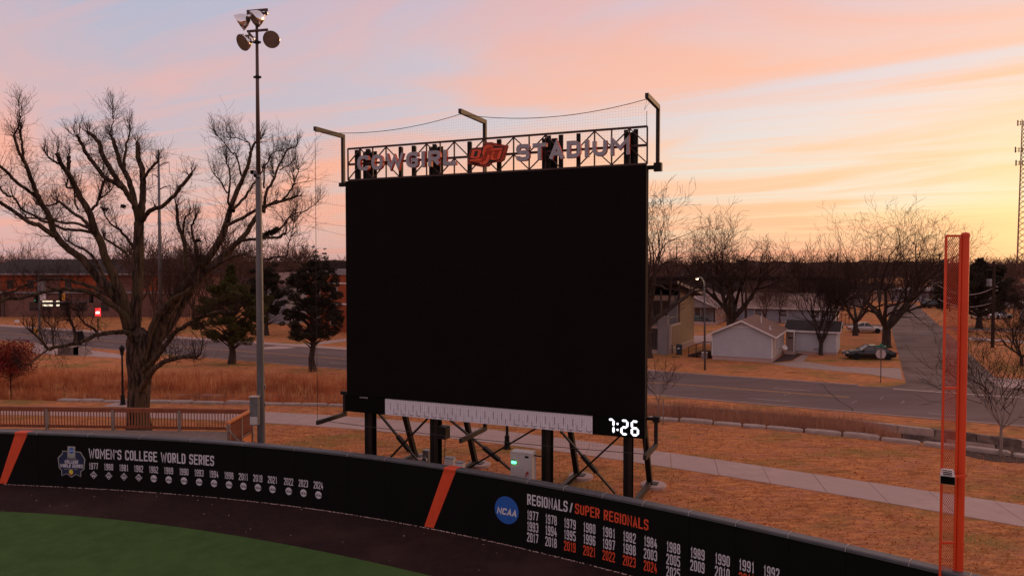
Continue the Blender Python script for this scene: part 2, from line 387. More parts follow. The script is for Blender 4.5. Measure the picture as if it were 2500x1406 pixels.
# ================================================================= stroke lettering
def rounded(pts, r, closed=False, n=4):
    out = []; m_ = len(pts)
    for i, p in enumerate(pts):
        if not closed and i in (0, m_-1): out.append(p); continue
        a, b, c = Vector(pts[i-1]), Vector(p), Vector(pts[(i+1) % m_]); u = a-b; v = c-b
        if u.length < 1e-6 or v.length < 1e-6: continue
        rr = min(r, u.length*.499, v.length*.499); p0 = b + u.normalized()*rr; p1 = b + v.normalized()*rr
        for k in range(n+1):
            t = k/n; q = p0*(1-t)**2 + b*2*t*(1-t) + p1*t*t; out.append((q.x, q.y))
    return out
GL = {
 '0': [('c',[(0,0),(1,0),(1,1),(0,1)])], 'O': [('c',[(0,0),(1,0),(1,1),(0,1)])],
 '1': [('s',[(.12,.76),(.62,1),(.62,0)])],
 '2': [('r',[(0,.76),(0,1),(1,1),(1,.62),(.0,.12),(0,0)]),('s',[(0,0),(1,0)])],
 '3': [('r',[(0,.80),(0,1),(1,1),(1,.53),(.4,.53)]),('r',[(.4,.53),(1,.53),(1,0),(0,0),(0,.2)])],
 '4': [('s',[(.5,1),(0,.26),(1,.26)]),('s',[(.74,.5),(.74,0)])],
 '5': [('s',[(1,1),(.02,1),(.02,.58)]),('r',[(.02,.60),(1,.60),(1,0),(0,0),(0,.2)])],
 '6': [('c',[(0,0),(1,0),(1,.58),(0,.58)]),('r',[(0,.3),(0,1),(1,1),(1,.8)])],
 '7': [('s',[(0,1),(1,1),(.36,0)])],
 '8': [('c',[(0,0),(1,0),(1,.52),(0,.52)]),('c',[(.03,.52),(.97,.52),(.97,1),(.03,1)])],
 '9': [('c',[(0,.42),(1,.42),(1,1),(0,1)]),('r',[(1,.7),(1,0),(0,0),(0,.2)])],
 'A': [('s',[(0,0),(.5,1),(1,0)]),('s',[(.2,.27),(.8,.27)])],
 'C': [('r',[(1,.74),(1,1),(0,1),(0,0),(1,0),(1,.26)])],
 'D': [('s',[(0,0),(0,1)]),('r',[(0,1),(1,1),(1,0),(0,0)])],
 'E': [('s',[(1,1),(0,1),(0,0),(1,0)]),('s',[(0,.52),(.85,.52)])],
 'G': [('r',[(1,.76),(1,1),(0,1),(0,0),(1,0),(1,.48)]),('s',[(1,.48),(.55,.48)])],
 'I': [('s',[(.5,0),(.5,1)])],
 'L': [('s',[(0,1),(0,0),(1,0)])],
 'M': [('s',[(0,0),(0,1),(.5,.38),(1,1),(1,0)])],
 'N': [('s',[(0,0),(0,1),(1,0),(1,1)])],
 'P': [('s',[(0,0),(0,1)]),('r',[(0,1),(1,1),(1,.46),(0,.46)])],
 'R': [('s',[(0,0),(0,1)]),('r',[(0,1),(1,1),(1,.47),(0,.47)]),('s',[(.5,.47),(1,0)])],
 'S': [('r',[(1,.76),(1,1),(0,1),(0,.52),(1,.52),(1,0),(0,0),(0,.24)])],
 'T': [('s',[(0,1),(1,1)]),('s',[(.5,1),(.5,0)])],
 'U': [('r',[(0,1),(0,0),(1,0),(1,1)])],
 'W': [('s',[(0,1),(.25,0),(.5,.8),(.75,0),(1,1)])],
 'H': [('s',[(0,0),(0,1)]),('s',[(1,0),(1,1)]),('s',[(0,.5),(1,.5)])],
 'K': [('s',[(0,0),(0,1)]),('s',[(1,1),(.1,.45)]),('s',[(.35,.6),(1,0)])],
 'V': [('s',[(0,1),(.5,0),(1,1)])],
 'Y': [('s',[(0,1),(.5,.45),(1,1)]),('s',[(.5,.45),(.5,0)])],
 "'": [('s',[(.6,1),(.4,.74)])],
 '/': [('s',[(0,-.12),(1,1.12)])],
}
WID = {'I':.34,"'":.40,'/':.72,'W':1.5,'M':1.28,'1':.75,' ':.55}
def ribbon(pts, th, closed=False):
    P = [Vector(p) for p in pts]; n = len(P); Lf = []; Rt = []
    for i in range(n):
        a = P[i-1] if (i > 0 or closed) else None; c = P[(i+1) % n] if (i < n-1 or closed) else None; b = P[i]
        d1 = (b-a).normalized() if a is not None and (b-a).length > 1e-7 else None
        d2 = (c-b).normalized() if c is not None and (c-b).length > 1e-7 else None
        if d1 is None: d1 = d2
        if d2 is None: d2 = d1
        n1 = Vector((-d1.y, d1.x)); n2 = Vector((-d2.y, d2.x)); m_ = (n1+n2)
        m_ = m_.normalized() if m_.length > .2 else n1
        k = min(1/max(m_.dot(n1), .38), 2.4); Lf.append(b + m_*(th/2*k)); Rt.append(b - m_*(th/2*k))
    q = []
    for i in range(n if closed else n-1):
        j = (i+1) % n; q.append((Rt[i], Rt[j], Lf[j], Lf[i]))
    return q
def glyph_quads(ch, x0, w, h, th, rad):
    out = []; lay = 0
    if ch in 'NMW': th *= .84
    for kind, pts in GL.get(ch, []):
        if ch == 'I': pp = [(x0+w/2, 0), (x0+w/2, h)]
        else: pp = [(x0+th/2+(w-th)*a, th/2+(h-th)*b) for a, b in pts]
        if kind == 's' and ch not in "/'":      # run open straight ends out to full height
            def ext(p, q):
                d = (Vector(p)-Vector(q)); d = d.normalized() if d.length else d; e = Vector(p)+d*(th/2 if (abs(d.x) < .02 or abs(d.y) < .02 or ch in 'AWVMN') else 0); return (e.x, e.y)
            if ch != 'I': pp = [ext(pp[0], pp[1])] + pp[1:-1] + [ext(pp[-1], pp[-2])]
        if kind in 'rc': pp = rounded(pp, rad, kind == 'c')
        for q in ribbon(pp, th, kind == 'c'): out.append((q, lay)); lay += .13
        lay += 1
    return out
def text_quads(txt, h, w=.42, th=.15, gap=.11, rad=.2):
    x = 0; out = []
    for ch in txt:
        gw = (WID.get(ch, 1.0)*w)*h
        if ch != ' ': out += glyph_quads(ch, x, gw, h, th*h, rad*h)
        x += gw + gap*h
    return out, x - gap*h
def lay_text(mb, txt, place, width, h, slant=0, **k):
    """place(x, y, layer) -> world point; the text is fitted to the given width."""
    q, tw = text_quads(txt, h, **k); sx = width/tw
    for pts, lay in q: mb.quad(*[place(p.x*sx + p.y*slant, p.y, lay) for p in pts])
# ================================================================= ground, field, paths, streets
def lerp_curve(P):
    P = [Vector(p) for p in P]; xs = np.array([p.x for p in P]); ys = np.array([p.y for p in P])
    def f(x):
        if x <= xs[0]: return ys[0] + (x-xs[0])*(ys[1]-ys[0])/(xs[1]-xs[0])
        if x >= xs[-1]: return ys[-1] + (x-xs[-1])*(ys[-1]-ys[-2])/(xs[-1]-xs[-2])
        return float(np.interp(x, xs, ys))
    return f
def smooth_curve(P, deg=3, ext=(None, None)):
    P = [Vector(p) for p in P]; xs = [p.x for p in P]; ys = [p.y for p in P]; c = np.polyfit(xs, ys, deg); d = np.polyder(c)
    x0, x1 = min(xs), max(xs)
    def f(x):
        if x < x0: return float(np.polyval(c, x0) + (x-x0)*np.polyval(d, x0))
        if x > x1: return float(np.polyval(c, x1) + (x-x1)*np.polyval(d, x1))
        return float(np.polyval(c, x))
    return f
yN = smooth_curve([G(0,975),G(300,981),G(650,988),G(900,995),G(1200,1003),G(1622,1026),G(1773,1037),G(1979,1056),G(2142,1077),G(2294,1093),G(2499,1116)])
yF = smooth_curve([G(0,957),G(650,965),G(1200,977),G(1579,987),G(1715,996),G(1870,1009),G(2065,1025),G(2259,1046),G(2375,1058),G(2500,1077)])
DITCH = -.72
def build_ground():
    xs = [-900,-400,-150,-100,-80] + list(np.arange(-66, 46, 2.0)) + [50, 70, 120, 400, 900]
    rows = []
    for x in xs:
        a, b = yN(x), yF(x)
        if x < -80 or x > 60: b = a + 4.5; dz = 0
        else: dz = DITCH
        rows.append([(x,-60,0),(x,a,0),(x,a+.5,dz*.8),(x,b-.4,dz),(x,b,dz),(x,b+.02,0),(x,b+9,0),(x,4000,0)])
    V = [p for r_ in rows for p in r_]; k = 8; Fc = []
    for i in range(len(xs)-1):
        for j in range(k-1): Fc.append((i*k+j, (i+1)*k+j, (i+1)*k+j+1, i*k+j+1))
    mb = MB(); mb.add(V, Fc); g = struct('ground', mb, M('lawn')); return g
ground = build_ground()
# field wall line (plan curve through its foot, then its top where the foot leaves the frame)
WH = 2.31
_wp = [G(20,1181),G(218,1191),G(336,1198),G(437,1205),G(571,1218),G(652,1225),G(840,1252),G(1050,1287),G(1180,1314),G(1278,1339),G(1377,1363),G(1475,1385),G(1557,1406)]
_wp += [G(x,y,WH) for x, y in ((1682,1248),(1797,1275),(1925,1304),(2065,1337),(2220,1372),(2336,1398))]
yWall = smooth_curve(_wp, 4)
_X = np.arange(-34, 22, .02); _Y = np.array([yWall(x) for x in _X]); _S = np.concatenate([[0], np.cumsum(np.hypot(np.diff(_X), np.diff(_Y)))])
def wall_at(s, off=0.0, z=0.0):             # off > 0 towards the field
    x = float(np.interp(s, _S, _X)); y = yWall(x); t = Vector((.04, yWall(x+.02)-yWall(x-.02), 0)).normalized(); n_ = Vector((t.y, -t.x, 0))
    p = Vector((x, y, z)) + n_*off; return p
def wall_sz(px, py):
    d = ray(px, py); lo, hi = 5.0, 60.0
    for _ in range(60):
        t = (lo+hi)/2
        if t*d.y - yWall(t*d.x) > 0: hi = t
        else: lo = t
    return float(np.interp(d.x*t, _X, _S)), H + d.z*t
def sheet_between(fa, fb, x0, x1, step, z, name, material):
    mb = MB(); xs = np.arange(x0, x1+step, step)
    for i in range(len(xs)-1):
        a, b = xs[i], xs[i+1]; mb.quad((a, fa(a), z), (b, fa(b), z), (b, fb(b), z), (a, fb(a), z))
    return struct(name, mb, material)
sheet_between(lambda x: 2.0, lambda x: yWall(x)+.05, -34, 14, 1.0, .004, 'warning_track', M('track'))
yTurf = smooth_curve([G(0,1250),G(232,1262),G(302,1272),G(356,1280),G(507,1299),G(638,1319),G(840,1357),G(1045,1406)], 3)
_t0 = yTurf
sheet_between(lambda x: 2.0, lambda x: max(2.5, yTurf(x)), -34, 9, .5, .030, 'artificial_turf', M('turf'))
mb = MB()
for k in range(0, 1200):                    # crumbly pale grit along the foot of the wall
    s = 12 + k*.028; rr = .012+.02*random.random()
    if random.random() < .55:
        p = wall_at(s, .06+random.random()*.05, .006); mb.add([(p.x-rr,p.y-rr*.6,p.z),(p.x+rr,p.y-rr*.4,p.z),(p.x+rr*.7,p.y+rr*.7,p.z+.012),(p.x-rr*.8,p.y+rr*.5,p.z+.008)], [(0,1,2,3)])
g_ = mb.build('track_grit', M('gravel_pad')); tag(g_, 'thin broken line of pale grit along the foot of the black wall', 'grit', kind='stuff')
random.seed(5); mb = MB()
for k in range(46):
    x = random.uniform(-20, 6); y = random.uniform(yTurf(min(x,-2)) if x < -2 else 20, yWall(x)-.3); r_ = random.uniform(.012,.03)
    mb.lathe([(r_*.2,0),(r_,r_*.4),(r_*.3,r_*.9)], (x,y,.006), n=5)
g_ = mb.build('litter_specks', M('gravel_pad')); tag(g_, 'tiny pale specks and pebbles scattered on the dark warning track', 'pebbles', kind='stuff')
# sidewalk of single slabs
yS1 = smooth_curve([G(0,997),G(300,1000),G(650,1004),G(820,1014),G(1200,1051),G(1560,1097),G(1987,1155),G(2240,1192),G(2500,1237)], 4)
yS0 = smooth_curve([G(0,1012),G(300,1020),G(650,1031),G(820,1043),G(1200,1083),G(1560,1132),G(1987,1196),G(2240,1237),G(2500,1289)], 4)
walk = thing('sidewalk', (0, 38, 0), None, None); walk['kind'] = 'structure'
x = -40.0; rng = random.Random(3)
while x < 30:
    dxs = 1.9; a0 = Vector((x+.012, yS0(x), 0)); a1 = Vector((x+dxs-.012, yS0(x+dxs), 0))
    sh = .55; b0 = Vector((x+sh+.012, yS1(x+sh), 0)); b1 = Vector((x+sh+dxs-.012, yS1(x+sh+dxs), 0)); zt = .022+rng.uniform(-.004,.004)
    P = [a0,a1,b1,b0]; MB().hexa([(p.x,p.y,-.05) for p in P]+[(p.x,p.y,zt) for p in P]).build('slab', M('concrete'), walk); x += dxs
# streets
mb = MB(); mb.quad(ST(-230,0,.004),ST(230,0,.004),ST(230,11.3,.004),ST(-230,11.3,.004)); road = struct('road', mb, M('asphalt'))
mb = MB(); 
for a, b in ((-230, 30.3),(44.5, 200)): pass
_sl = toST(G(2205,899)); SX0 = _sl[0]; SX1 = SX0 + 6.9
mb.quad(ST(SX0,11.3,.008),ST(SX1,11.3,.008),ST(SX1-1.0,150,.008),ST(SX0-1.0,150,.008))
# flared mouth of the side street
fl = [G(2128,953,.008),G(2200,940,.008),G(2206,915,.008),G(2205,899,.008),ST(SX1,12.5,.008),ST(SX1+.6,9,.008)]
for e in range(1): pass
mb.add([ST(SX0-3.2,11.3,.0085),ST(SX0-1.2,12.2,.0085),ST(SX0,14.5,.0085),ST(SX0,11.3,.0085)], [(0,3,2,1)])
mb.add([ST(SX1,11.3,.0085),ST(SX1,17,.0085),ST(SX1+3.0,12.6,.0085),ST(SX1+6.4,11.3,.0085)], [(0,3,2,1)])
struct('side_street', mb, M('asphalt_old'))
mb = MB(); _t = toST(G(2190,799)); mb.quad(ST(SX0-40,_t[1]-.4,.010),ST(120,_t[1]-.4,.010),ST(120,_t[1]+4.5,.010),ST(SX0-40,_t[1]+4.5,.010)); struct('back_street', mb, M('asphalt_old'))
mb = MB(); mb.box(ST(SX0+20,_t[1]-.5,.05),(60,.18,.1),ST_ROT); struct('back_street_kerb', mb, M('concrete'))
# white kerb ribbon of the side street mouth
mb = MB(); mb.quad(ST(SX0-1,10.9,.0125),ST(SX1+9,10.9,.0125),ST(SX1+9,11.35,.0125),ST(SX0-1,11.35,.0125)); struct('gutter', mb, M('concrete'))
# kerb on the far side
for a, b in ((-230, SX0-3.4),(SX1+6.6, 200)):
    mb = MB(); n_ = 12
    mb.box(ST((a+b)/2, 11.42, .055),(b-a,.2,.11),ST_ROT); struct('kerb', mb, M('old_concrete'))
mb = MB(); mb.box(ST(0,-.1,.03),(460,.2,.06),ST_ROT); struct('kerb', mb, M('old_concrete'))
# road paint
def paint(s0, s1, t, w, m_, z=.0085, name='lane_line'):
    MB().quad(ST(s0,t-w/2,z),ST(s1,t-w/2,z),ST(s1,t+w/2,z),ST(s0,t+w/2,z)).build(name, M(m_), road)
_ye = toST(G(2072,975))[0]
for dt in (-.13,.13): paint(-230, _ye, 5.65+dt, .11, 'road_yellow', name='centre_line')
for px, py, qx, qy in ((1888,947,1979,954),(1828,972,1928,980),(2265,1009,2360,1016)):
    a = toST(G(px,py)); b = toST(G(qx,qy)); paint(a[0], b[0], (a[1]+b[1])/2, .12, 'road_white')
_s0 = toST(G(1828,972))[0]
for k in range(1, 9):
    for t in (2.8, 8.5):
        s0 = _s0 - k*12.2 + (3.5 if t > 5 else 0)
        paint(s0-3.2, s0, t, .12, 'road_white')
for px in ((1915,965),(2080,985),(2150,975),(2200,985)):  # tar snakes and squiggles of sealant
    s0, t0 = toST(G(*px)); mb = MB(); q = []
    rg = random.Random(px[0]); 
    for k in range(7): q.append(ST(s0+rg.uniform(-.14,.14)+k*.04, t0+k*.22, .0105))
    for a, b in zip(q, q[1:]):
        mb.quad(a-SA*.022, a+SA*.022, b+SA*.022, b-SA*.022)
    mb.build('crack_seal', M('road_white'), road)
for s0 in (-3, 6.5, 25):
    rg = random.Random(int(s0*10)); mb = MB(); q = [ST(s0+rg.uniform(-.15,.15)-k*.28, k*1.1+.1, .0095) for k in range(11)]
    for a, b in zip(q, q[1:]): mb.quad(a-SA*.03, a+SA*.03, b+SA*.03, b-SA*.03)
    mb.build('crack', M('tyre'), road)
# far pavement on the left and the driveways
mb = MB(); mb.box(ST(-106,12.35,.05),(180,1.5,.1),ST_ROT); struct('far_pavement', mb, M('concrete'))
def flat(name, pts, m_, z=.012, h=.03):
    mb = MB(); P = [G(*p) for p in pts]; n = len(P)
    mb.add([(p.x,p.y,z) for p in P], [tuple(range(n))]); return struct(name, mb, M(m_))
flat('driveway', [(1879,886),(1924,895),(2126,914),(2204,927),(2199,899),(2050,895),(1960,882)], 'old_concrete', .014)
flat('garden_path', [(1933,882),(1960,882),(1975,868),(1962,865)], 'old_concrete', .016)
flat('parking_pad', [(1640,819),(1640,832),(1700,838),(1738,840),(1738,819)], 'concrete', .014)
flat('kerb_strip', [(1540,899),(1540,906),(1600,908),(1604,904)], 'concrete', .016)
flat('yard_path', [(2365,822),(2365,829),(2500,838),(2500,832)], 'concrete', .016)
flat('corner_pavement', [(2404,920),(2440,945),(2500,948),(2500,926)], 'concrete', .016)
flat('pavement_fork', [(640,853),(700,851),(845,833),(845,826),(760,838),(640,848)], 'concrete', .016)
flat('traffic_island', [(75,862),(86,838),(140,843),(220,855),(300,866),(300,875)], 'concrete', .020)
flat('lamp_pad', [(250,992),(285,982),(310,984),(310,994)], 'concrete', .016)
mb = MB()
for k in range(1):
    c = G(2443,1112); mb.add([(c.x+1.75*math.cos(t)*(1+.06*math.sin(3*t)), c.y+1.35*math.sin(t)*(1+.05*math.cos(5*t)), .02) for t in np.arange(0, 6.28, .26)], [tuple(range(25))])
struct('mulch_ring', mb, M('mulch'))
flat('garden_bed', [(1886,885),(1933,880),(1962,863),(1935,856),(1917,862)], 'mulch', .018)
# ---- shore of flat stones, retaining wall, reeds
edge = thing('stone_edging', (0, yN(0), 0), 'row of flat pale stones edging the tall reeds beside the dry lawn', 'edging')
rng = random.Random(8); x = -32.0
while x < 33:
    L_ = rng.uniform(1.15, 1.9) if x > -16 else rng.uniform(1.5,2.4); d = rng.uniform(.32,.5); h = rng.uniform(.13,.24); a, b = x, x+L_-.07
    mb = MB(); y0, y1 = yN(a)-.1+rng.uniform(-.08,.05), yN(b)-.1+rng.uniform(-.08,.05); n = Vector((-(y1-y0), b-a, 0)).normalized()
    pts = [(a+.03,y0),(a+L_*.3,y0+(y1-y0)*.3-rng.uniform(.02,.1)),(a+L_*.7,y0+(y1-y0)*.7-rng.uniform(.02,.1)),(b,y1),(b+n.x*d,y1+n.y*d),(a+L_*.5+n.x*(d+.06),(y0+y1)/2+n.y*(d+.06)),(a+n.x*d,y0+n.y*d)]
    k = len(pts); cx = sum(p[0] for p in pts)/k; cy = sum(p[1] for p in pts)/k
    v = [(p[0],p[1],-.35) for p in pts]+[(p[0],p[1],h*.7) for p in pts]+[(cx+(p[0]-cx)*.86,cy+(p[1]-cy)*.86,h) for p in pts]
    fs = [(i,(i+1)%k,k+(i+1)%k,k+i) for i in range(k)]+[(k+i,k+(i+1)%k,2*k+(i+1)%k,2*k+i) for i in range(k)]+[tuple(range(2*k,3*k))]
    mb.add(v, fs).build('stone', M('stone'), edge); x += L_
rw = thing('retaining_wall', (10, yF(10), DITCH), 'low retaining wall of rough stacked stone blocks below the roadside verge', 'wall')
x = -26.0
for row in range(2):
    x = -26.0 + row*.7
    while x < 36:
        L_ = rng.uniform(1.1, 2.1); z0 = DITCH-.05+row*.40; h = .39 + (rng.uniform(0,.08) if row else 0)
        a, b = x+.02, x+L_-.02; o = rng.uniform(-.05,.05); ya, yb = yF(a)-.42+o+row*.06, yF(b)-.42+o+row*.06
        MB().hexa([(a,ya,z0),(b,yb,z0),(b,yb+.45,z0),(a,ya+.45,z0),(a+.03,ya+.03,z0+h),(b-.03,yb+.03,z0+h),(b-.02,yb+.45,z0+h),(a+.02,ya+.45,z0+h)]).build('stone', M('stone_dark' if rng.random() < .75 else 'stone'), rw)
        x += L_
def blades(name, pts, hmin, hmax, w, material, lean=.25, seed=0, label='', cat='grass', per=1, tip=.12):
    rg = np.random.default_rng(seed); P = np.repeat(np.asarray(pts, dtype=float), per, axis=0); n = len(P)
    P[:, :2] += rg.normal(0, .05 if per > 1 else 0, (n, 2)); h = rg.uniform(hmin, hmax, n); a = rg.uniform(0, 2*np.pi, n); ww = w*rg.uniform(.6, 1.3, n)
    lx = rg.normal(0, lean, n)*h; ly = rg.normal(0, lean, n)*h; c, s = np.cos(a)*ww/2, np.sin(a)*ww/2
    V = np.zeros((n, 4, 3)); V[:,0] = P; V[:,0,0] -= c; V[:,0,1] -= s; V[:,1] = P; V[:,1,0] += c; V[:,1,1] += s
    V[:,2] = P; V[:,2,0] += lx + c*tip; V[:,2,1] += ly + s*tip; V[:,2,2] += h; V[:,3] = P; V[:,3,0] += lx - c*tip; V[:,3,1] += ly - s*tip; V[:,3,2] += h
    Fc = np.arange(n*4).reshape(n, 4); me = fast_mesh(name, V.reshape(-1, 3), Fc); o = link_mesh(name, me, material); return tag(o, label, cat, kind='stuff')
rg = np.random.default_rng(1)
def reed_pts(n, x0, x1, t0, t1, zfun, seed=1, dens=None):
    rg = np.random.default_rng(seed); out = []
    while len(out) < n:
        x = rg.uniform(x0, x1); f = rg.random(); a = yN(x)+.45; b = yF(x)-.55 if t1 is None else yN(x)+t1
        y = a + (b-a)*f
        if y > yF(x)-.5 and y < yF(x)+.1: continue
        if dens is not None and rg.random() > dens(x, y): continue
        out.append((x, y, zfun(x, y)))
    return out
def zd(x, y):
    a, b = yN(x), yF(x)
    return 0.0 if y > b or y < a else (DITCH*.8*(y-a)/.5 if y < a+.5 else DITCH*.95)
patch = lambda x, y: .35+.65*(.5+.5*math.sin(x*.9+1.7*math.sin(y*.6))*math.cos(y*.45+x*.2))
blades('reed_bed', reed_pts(30000, -48, -7.0, 0, 10.0, zd, 2, lambda x, y: patch(x, y)*max(.03, 1-(y-yN(x))/9.5)**.8), .7, 1.45, .045, M('reed'), .16, 3, 'broad bed of tall rust coloured prairie grass behind the oak', 'tall grass')
blades('marsh_grass', reed_pts(7000, -7.0, 8.0, 0, 4.6, zd, 3, patch), .7, 1.3, .04, M('reed'), .16, 4, 'strip of dry grass in the ditch behind the video board', 'tall grass')
blades('ditch_grass', reed_pts(15000, 8.0, 21.2, 0, None, zd, 4, lambda x, y: patch(x, y)**1.5), .5, 1.45, .036, M('reed_brown'), .2, 5, 'brown dry grass filling the ditch in front of the retaining wall', 'tall grass')
# short lawn tufts on the near turf so that the dry lawn has a nap
def lawn_pts(n, seed):
    rg = np.random.default_rng(seed); out = []
    while len(out) < n:
        x = rg.uniform(-24, 26); y = rg.uniform(yWall(x)+.5, yN(x)-.2)
        if yS0(x)-.15 < y < yS1(x)+.15: continue
        if rg.random() > min(1, (24.0/y)**1.5) : continue
        out.append((x, y, 0))
    return out
blades('lawn_tufts', lawn_pts(45000, 6), .02, .055, .07, M('lawn_blade'), .55, 7, 'short straw coloured winter grass of the lawn beyond the wall', 'grass', tip=.3)
# ================================================================= field wall
ws0 = wall_sz(-150, 1180)[0]; ws1 = float(np.interp(12.5, _X, _S))
wall = thing('outfield_wall', wall_at((ws0+ws1)/2), 'long curved black padded outfield wall printed with tournament years', 'wall')
seams = sorted([wall_sz(x, y)[0] for x, y in ((940,1117),(1288,1166),(1377,1184),(1472,1202),(1570,1225),(1682,1248),(1797,1275),(1925,1304),(2065,1337),(2220,1372))])
step = 2.45
edges = [ws0]
s = ws0
while s + step < seams[0]-.8: s += step; edges.append(s)
edges += seams
s = seams[-1]
while s + 1.25 < ws1: s += 1.25; edges.append(s)
CW = .30
for a, b in zip(edges, edges[1:]):
    n = max(1, int((b-a)/.6)); mb = MB(); mc = MB()
    for k in range(n):
        s0 = a + (b-a)*k/n + (.006 if k == 0 else 0); s1 = a + (b-a)*(k+1)/n - (.006 if k == n-1 else 0)
        mb.hexa([wall_at(s0,0,0),wall_at(s1,0,0),wall_at(s1,-.10,0),wall_at(s0,-.10,0),wall_at(s0,0,WH-.10),wall_at(s1,0,WH-.10),wall_at(s1,-.10,WH-.10),wall_at(s0,-.10,WH-.10)])
        e = .012 if k == 0 else 0; f_ = .012 if k == n-1 else 0
        q0, q1 = s0+e, s1-f_
        prof = [(.045,WH-.098),(.05,WH-.03),(.02,WH),(-CW+.04,WH),(-CW,WH-.04),(-CW,WH-.14),(-.104,WH-.14),(-.104,WH-.098)]
        for (o0,z0),(o1,z1) in zip(prof, prof[1:]+prof[:1]): mc.quad(wall_at(q0,o0,z0),wall_at(q1,o0,z0),wall_at(q1,o1,z1),wall_at(q0,o1,z1))
        if k == 0: mc.add([wall_at(q0,o0,z0) for o0,z0 in prof],[tuple(range(8))])
        if k == n-1: mc.add([wall_at(q1,o0,z0) for o0,z0 in prof],[tuple(range(8))[::-1]])
    pn = mb.build('wall_pad', M('wall_pad'), wall); mc.build('cap_pad', M('cap_pad'), pn)
mb = MB()
for s in edges[1:-1]: mb.beam(wall_at(s,.056,WH-.09), wall_at(s,.03,WH+.006),.012,.008); mb.beam(wall_at(s,.02,WH+.008), wall_at(s,-CW+.02,WH+.008),.012,.008)
mb.build('cap_strap', M('cabinet_grey'), wall)
def wplace(s0, z0, off=.006):
    return lambda x, y, lay=0: wall_at(s0+x, off+lay*.0012, z0+y)
for (tl, tr, bl, br) in (((37,1052),(67,1052),(-2,1179),(16,1180)), ((1084,1137),(1113,1142),(1036,1285),(1059,1289))):
    S_ = [wall_sz(*p)[0] for p in (tl, tr, bl, br)]; mb = MB(); zt = WH-.10
    mb.quad(wall_at(S_[2],.008,.02),wall_at(S_[3],.008,.02),wall_at(S_[1],.008,zt),wall_at(S_[0],.008,zt))
    dd = (S_[0]-S_[2])/zt
    prof = [(.056,WH-.10),(.058,WH-.025),(.025,WH+.006),(-CW+.03,WH+.006)]; k = 0
    for (o0,z0),(o1,z1) in zip(prof, prof[1:]):
        sh0 = dd*(z0-zt) + .5*max(0,.05-o0)*dd; sh1 = dd*(z1-zt)+.5*max(0,.05-o1)*dd
        mb.quad(wall_at(S_[0]+sh0,o0,z0),wall_at(S_[1]+sh0,o0,z0),wall_at(S_[1]+sh1,o1,z1),wall_at(S_[0]+sh1,o1,z1))
    mb.build('orange_stripe', M('print_orange'), wall)
def wall_text(txt, L0, T0, R0, m_, name='lettering', **k):
    """L0 bottom-left, T0 top-left, R0 bottom-right in the photograph"""
    s0, z0 = wall_sz(*L0); _, z1 = wall_sz(*T0); s1, zr = wall_sz(*R0); h = z1-z0; mb = MB(); sl = (zr-z0)/(s1-s0)
    lay_text(mb, txt, lambda x, y, lay: wall_at(s0+x, .007+lay*.0015, z0+y+sl*x), s1-s0, h, **k); return mb.build(name, M(m_), wall)
wall_text("WOMEN'S COLLEGE WORLD SERIES", (217,1118), (217,1094), (523,1137), 'print_white', w=.46, th=.145, gap=.09)
yrs = "1977 1980 1981 1982 1982 1989 1990 1993 1994 1998 2011 2019 2021 2022 2023 2024".split()
cx = [680,790,900,1008,1117,1226,1337,1447,1555,1664,1769,1874,1980,2098,2205,2314]
pf = lambda x, y: (x/2.976, 1030+y/2.976)
def rowy(x, a, b): return a + (b-a)*((x-680)/(2314-680)) + 0.0
zt_l = wall_sz(*pf(680,295))[1]; zb_l = wall_sz(*pf(680,343))[1]; zt_r = wall_sz(*pf(2314,431))[1]; zb_r = wall_sz(*pf(2314,484))[1]
zi_l = wall_sz(*pf(680,383))[1]; zi_r = wall_sz(*pf(2314,528))[1]
def disc(mb, s, z, r_, off, n=20, a0=0):
    mb.add([wall_at(s+r_*math.cos(a0+2*math.pi*k/n), off, z+r_*math.sin(a0+2*math.pi*k/n)) for k in range(n)], [tuple(range(n))])
for i, (y_, c) in enumerate(zip(yrs, cx)):
    f = (c-680)/(2314-680); s = wall_sz(c/2.976, 1030+(319+(457-319)*f)/2.976)[0]; zb = zb_l+(zb_r-zb_l)*f; zt = zt_l+(zt_r-zt_l)*f; zi = zi_l+(zi_r-zi_l)*f
    w_ = .43; mb = MB(); lay_text(mb, y_, lambda x, y, lay: wall_at(s-w_/2+x, .007+lay*.0015, zb+y), w_, zt-zb, w=.42, th=.135, gap=.10); mb.build('year_number', M('print_white'), wall)
    mb = MB(); r_ = .15
    if i < 4:
        disc(mb, s, zi, r_*1.12, .006, 4); o = mb.build('diamond_badge', M('print_white'), wall)
        m2 = MB(); disc(m2, s, zi, r_*.93, .009, 4); m2.build('badge_field', M('wall_pad'), o)
        m2 = MB(); 
        for q in ribbon([(-.09,.03),(-.04,-.07),(0,.0),(.04,-.07),(.09,.03)], .035): m2.quad(*[wall_at(s+p.x,.0115,zi+p.y) for p in q])
        for q in ribbon([(-.05,.055),(0,.10),(.05,.055)], .03): m2.quad(*[wall_at(s+p.x,.0115,zi+p.y) for p in q])
        m2.build('badge_mark', M('print_white'), o)
    else:
        disc(mb, s, zi, r_, .006); o = mb.build('round_badge', M('print_white'), wall)
        m2 = MB(); lay_text(m2, "NCAA", lambda x, y, lay: wall_at(s-.125+x, .0095+lay*.001, zi-.055+y), .26, .09, slant=.2, w=.7, th=.24, gap=.12); m2.build('badge_mark', M('wall_pad'), o)
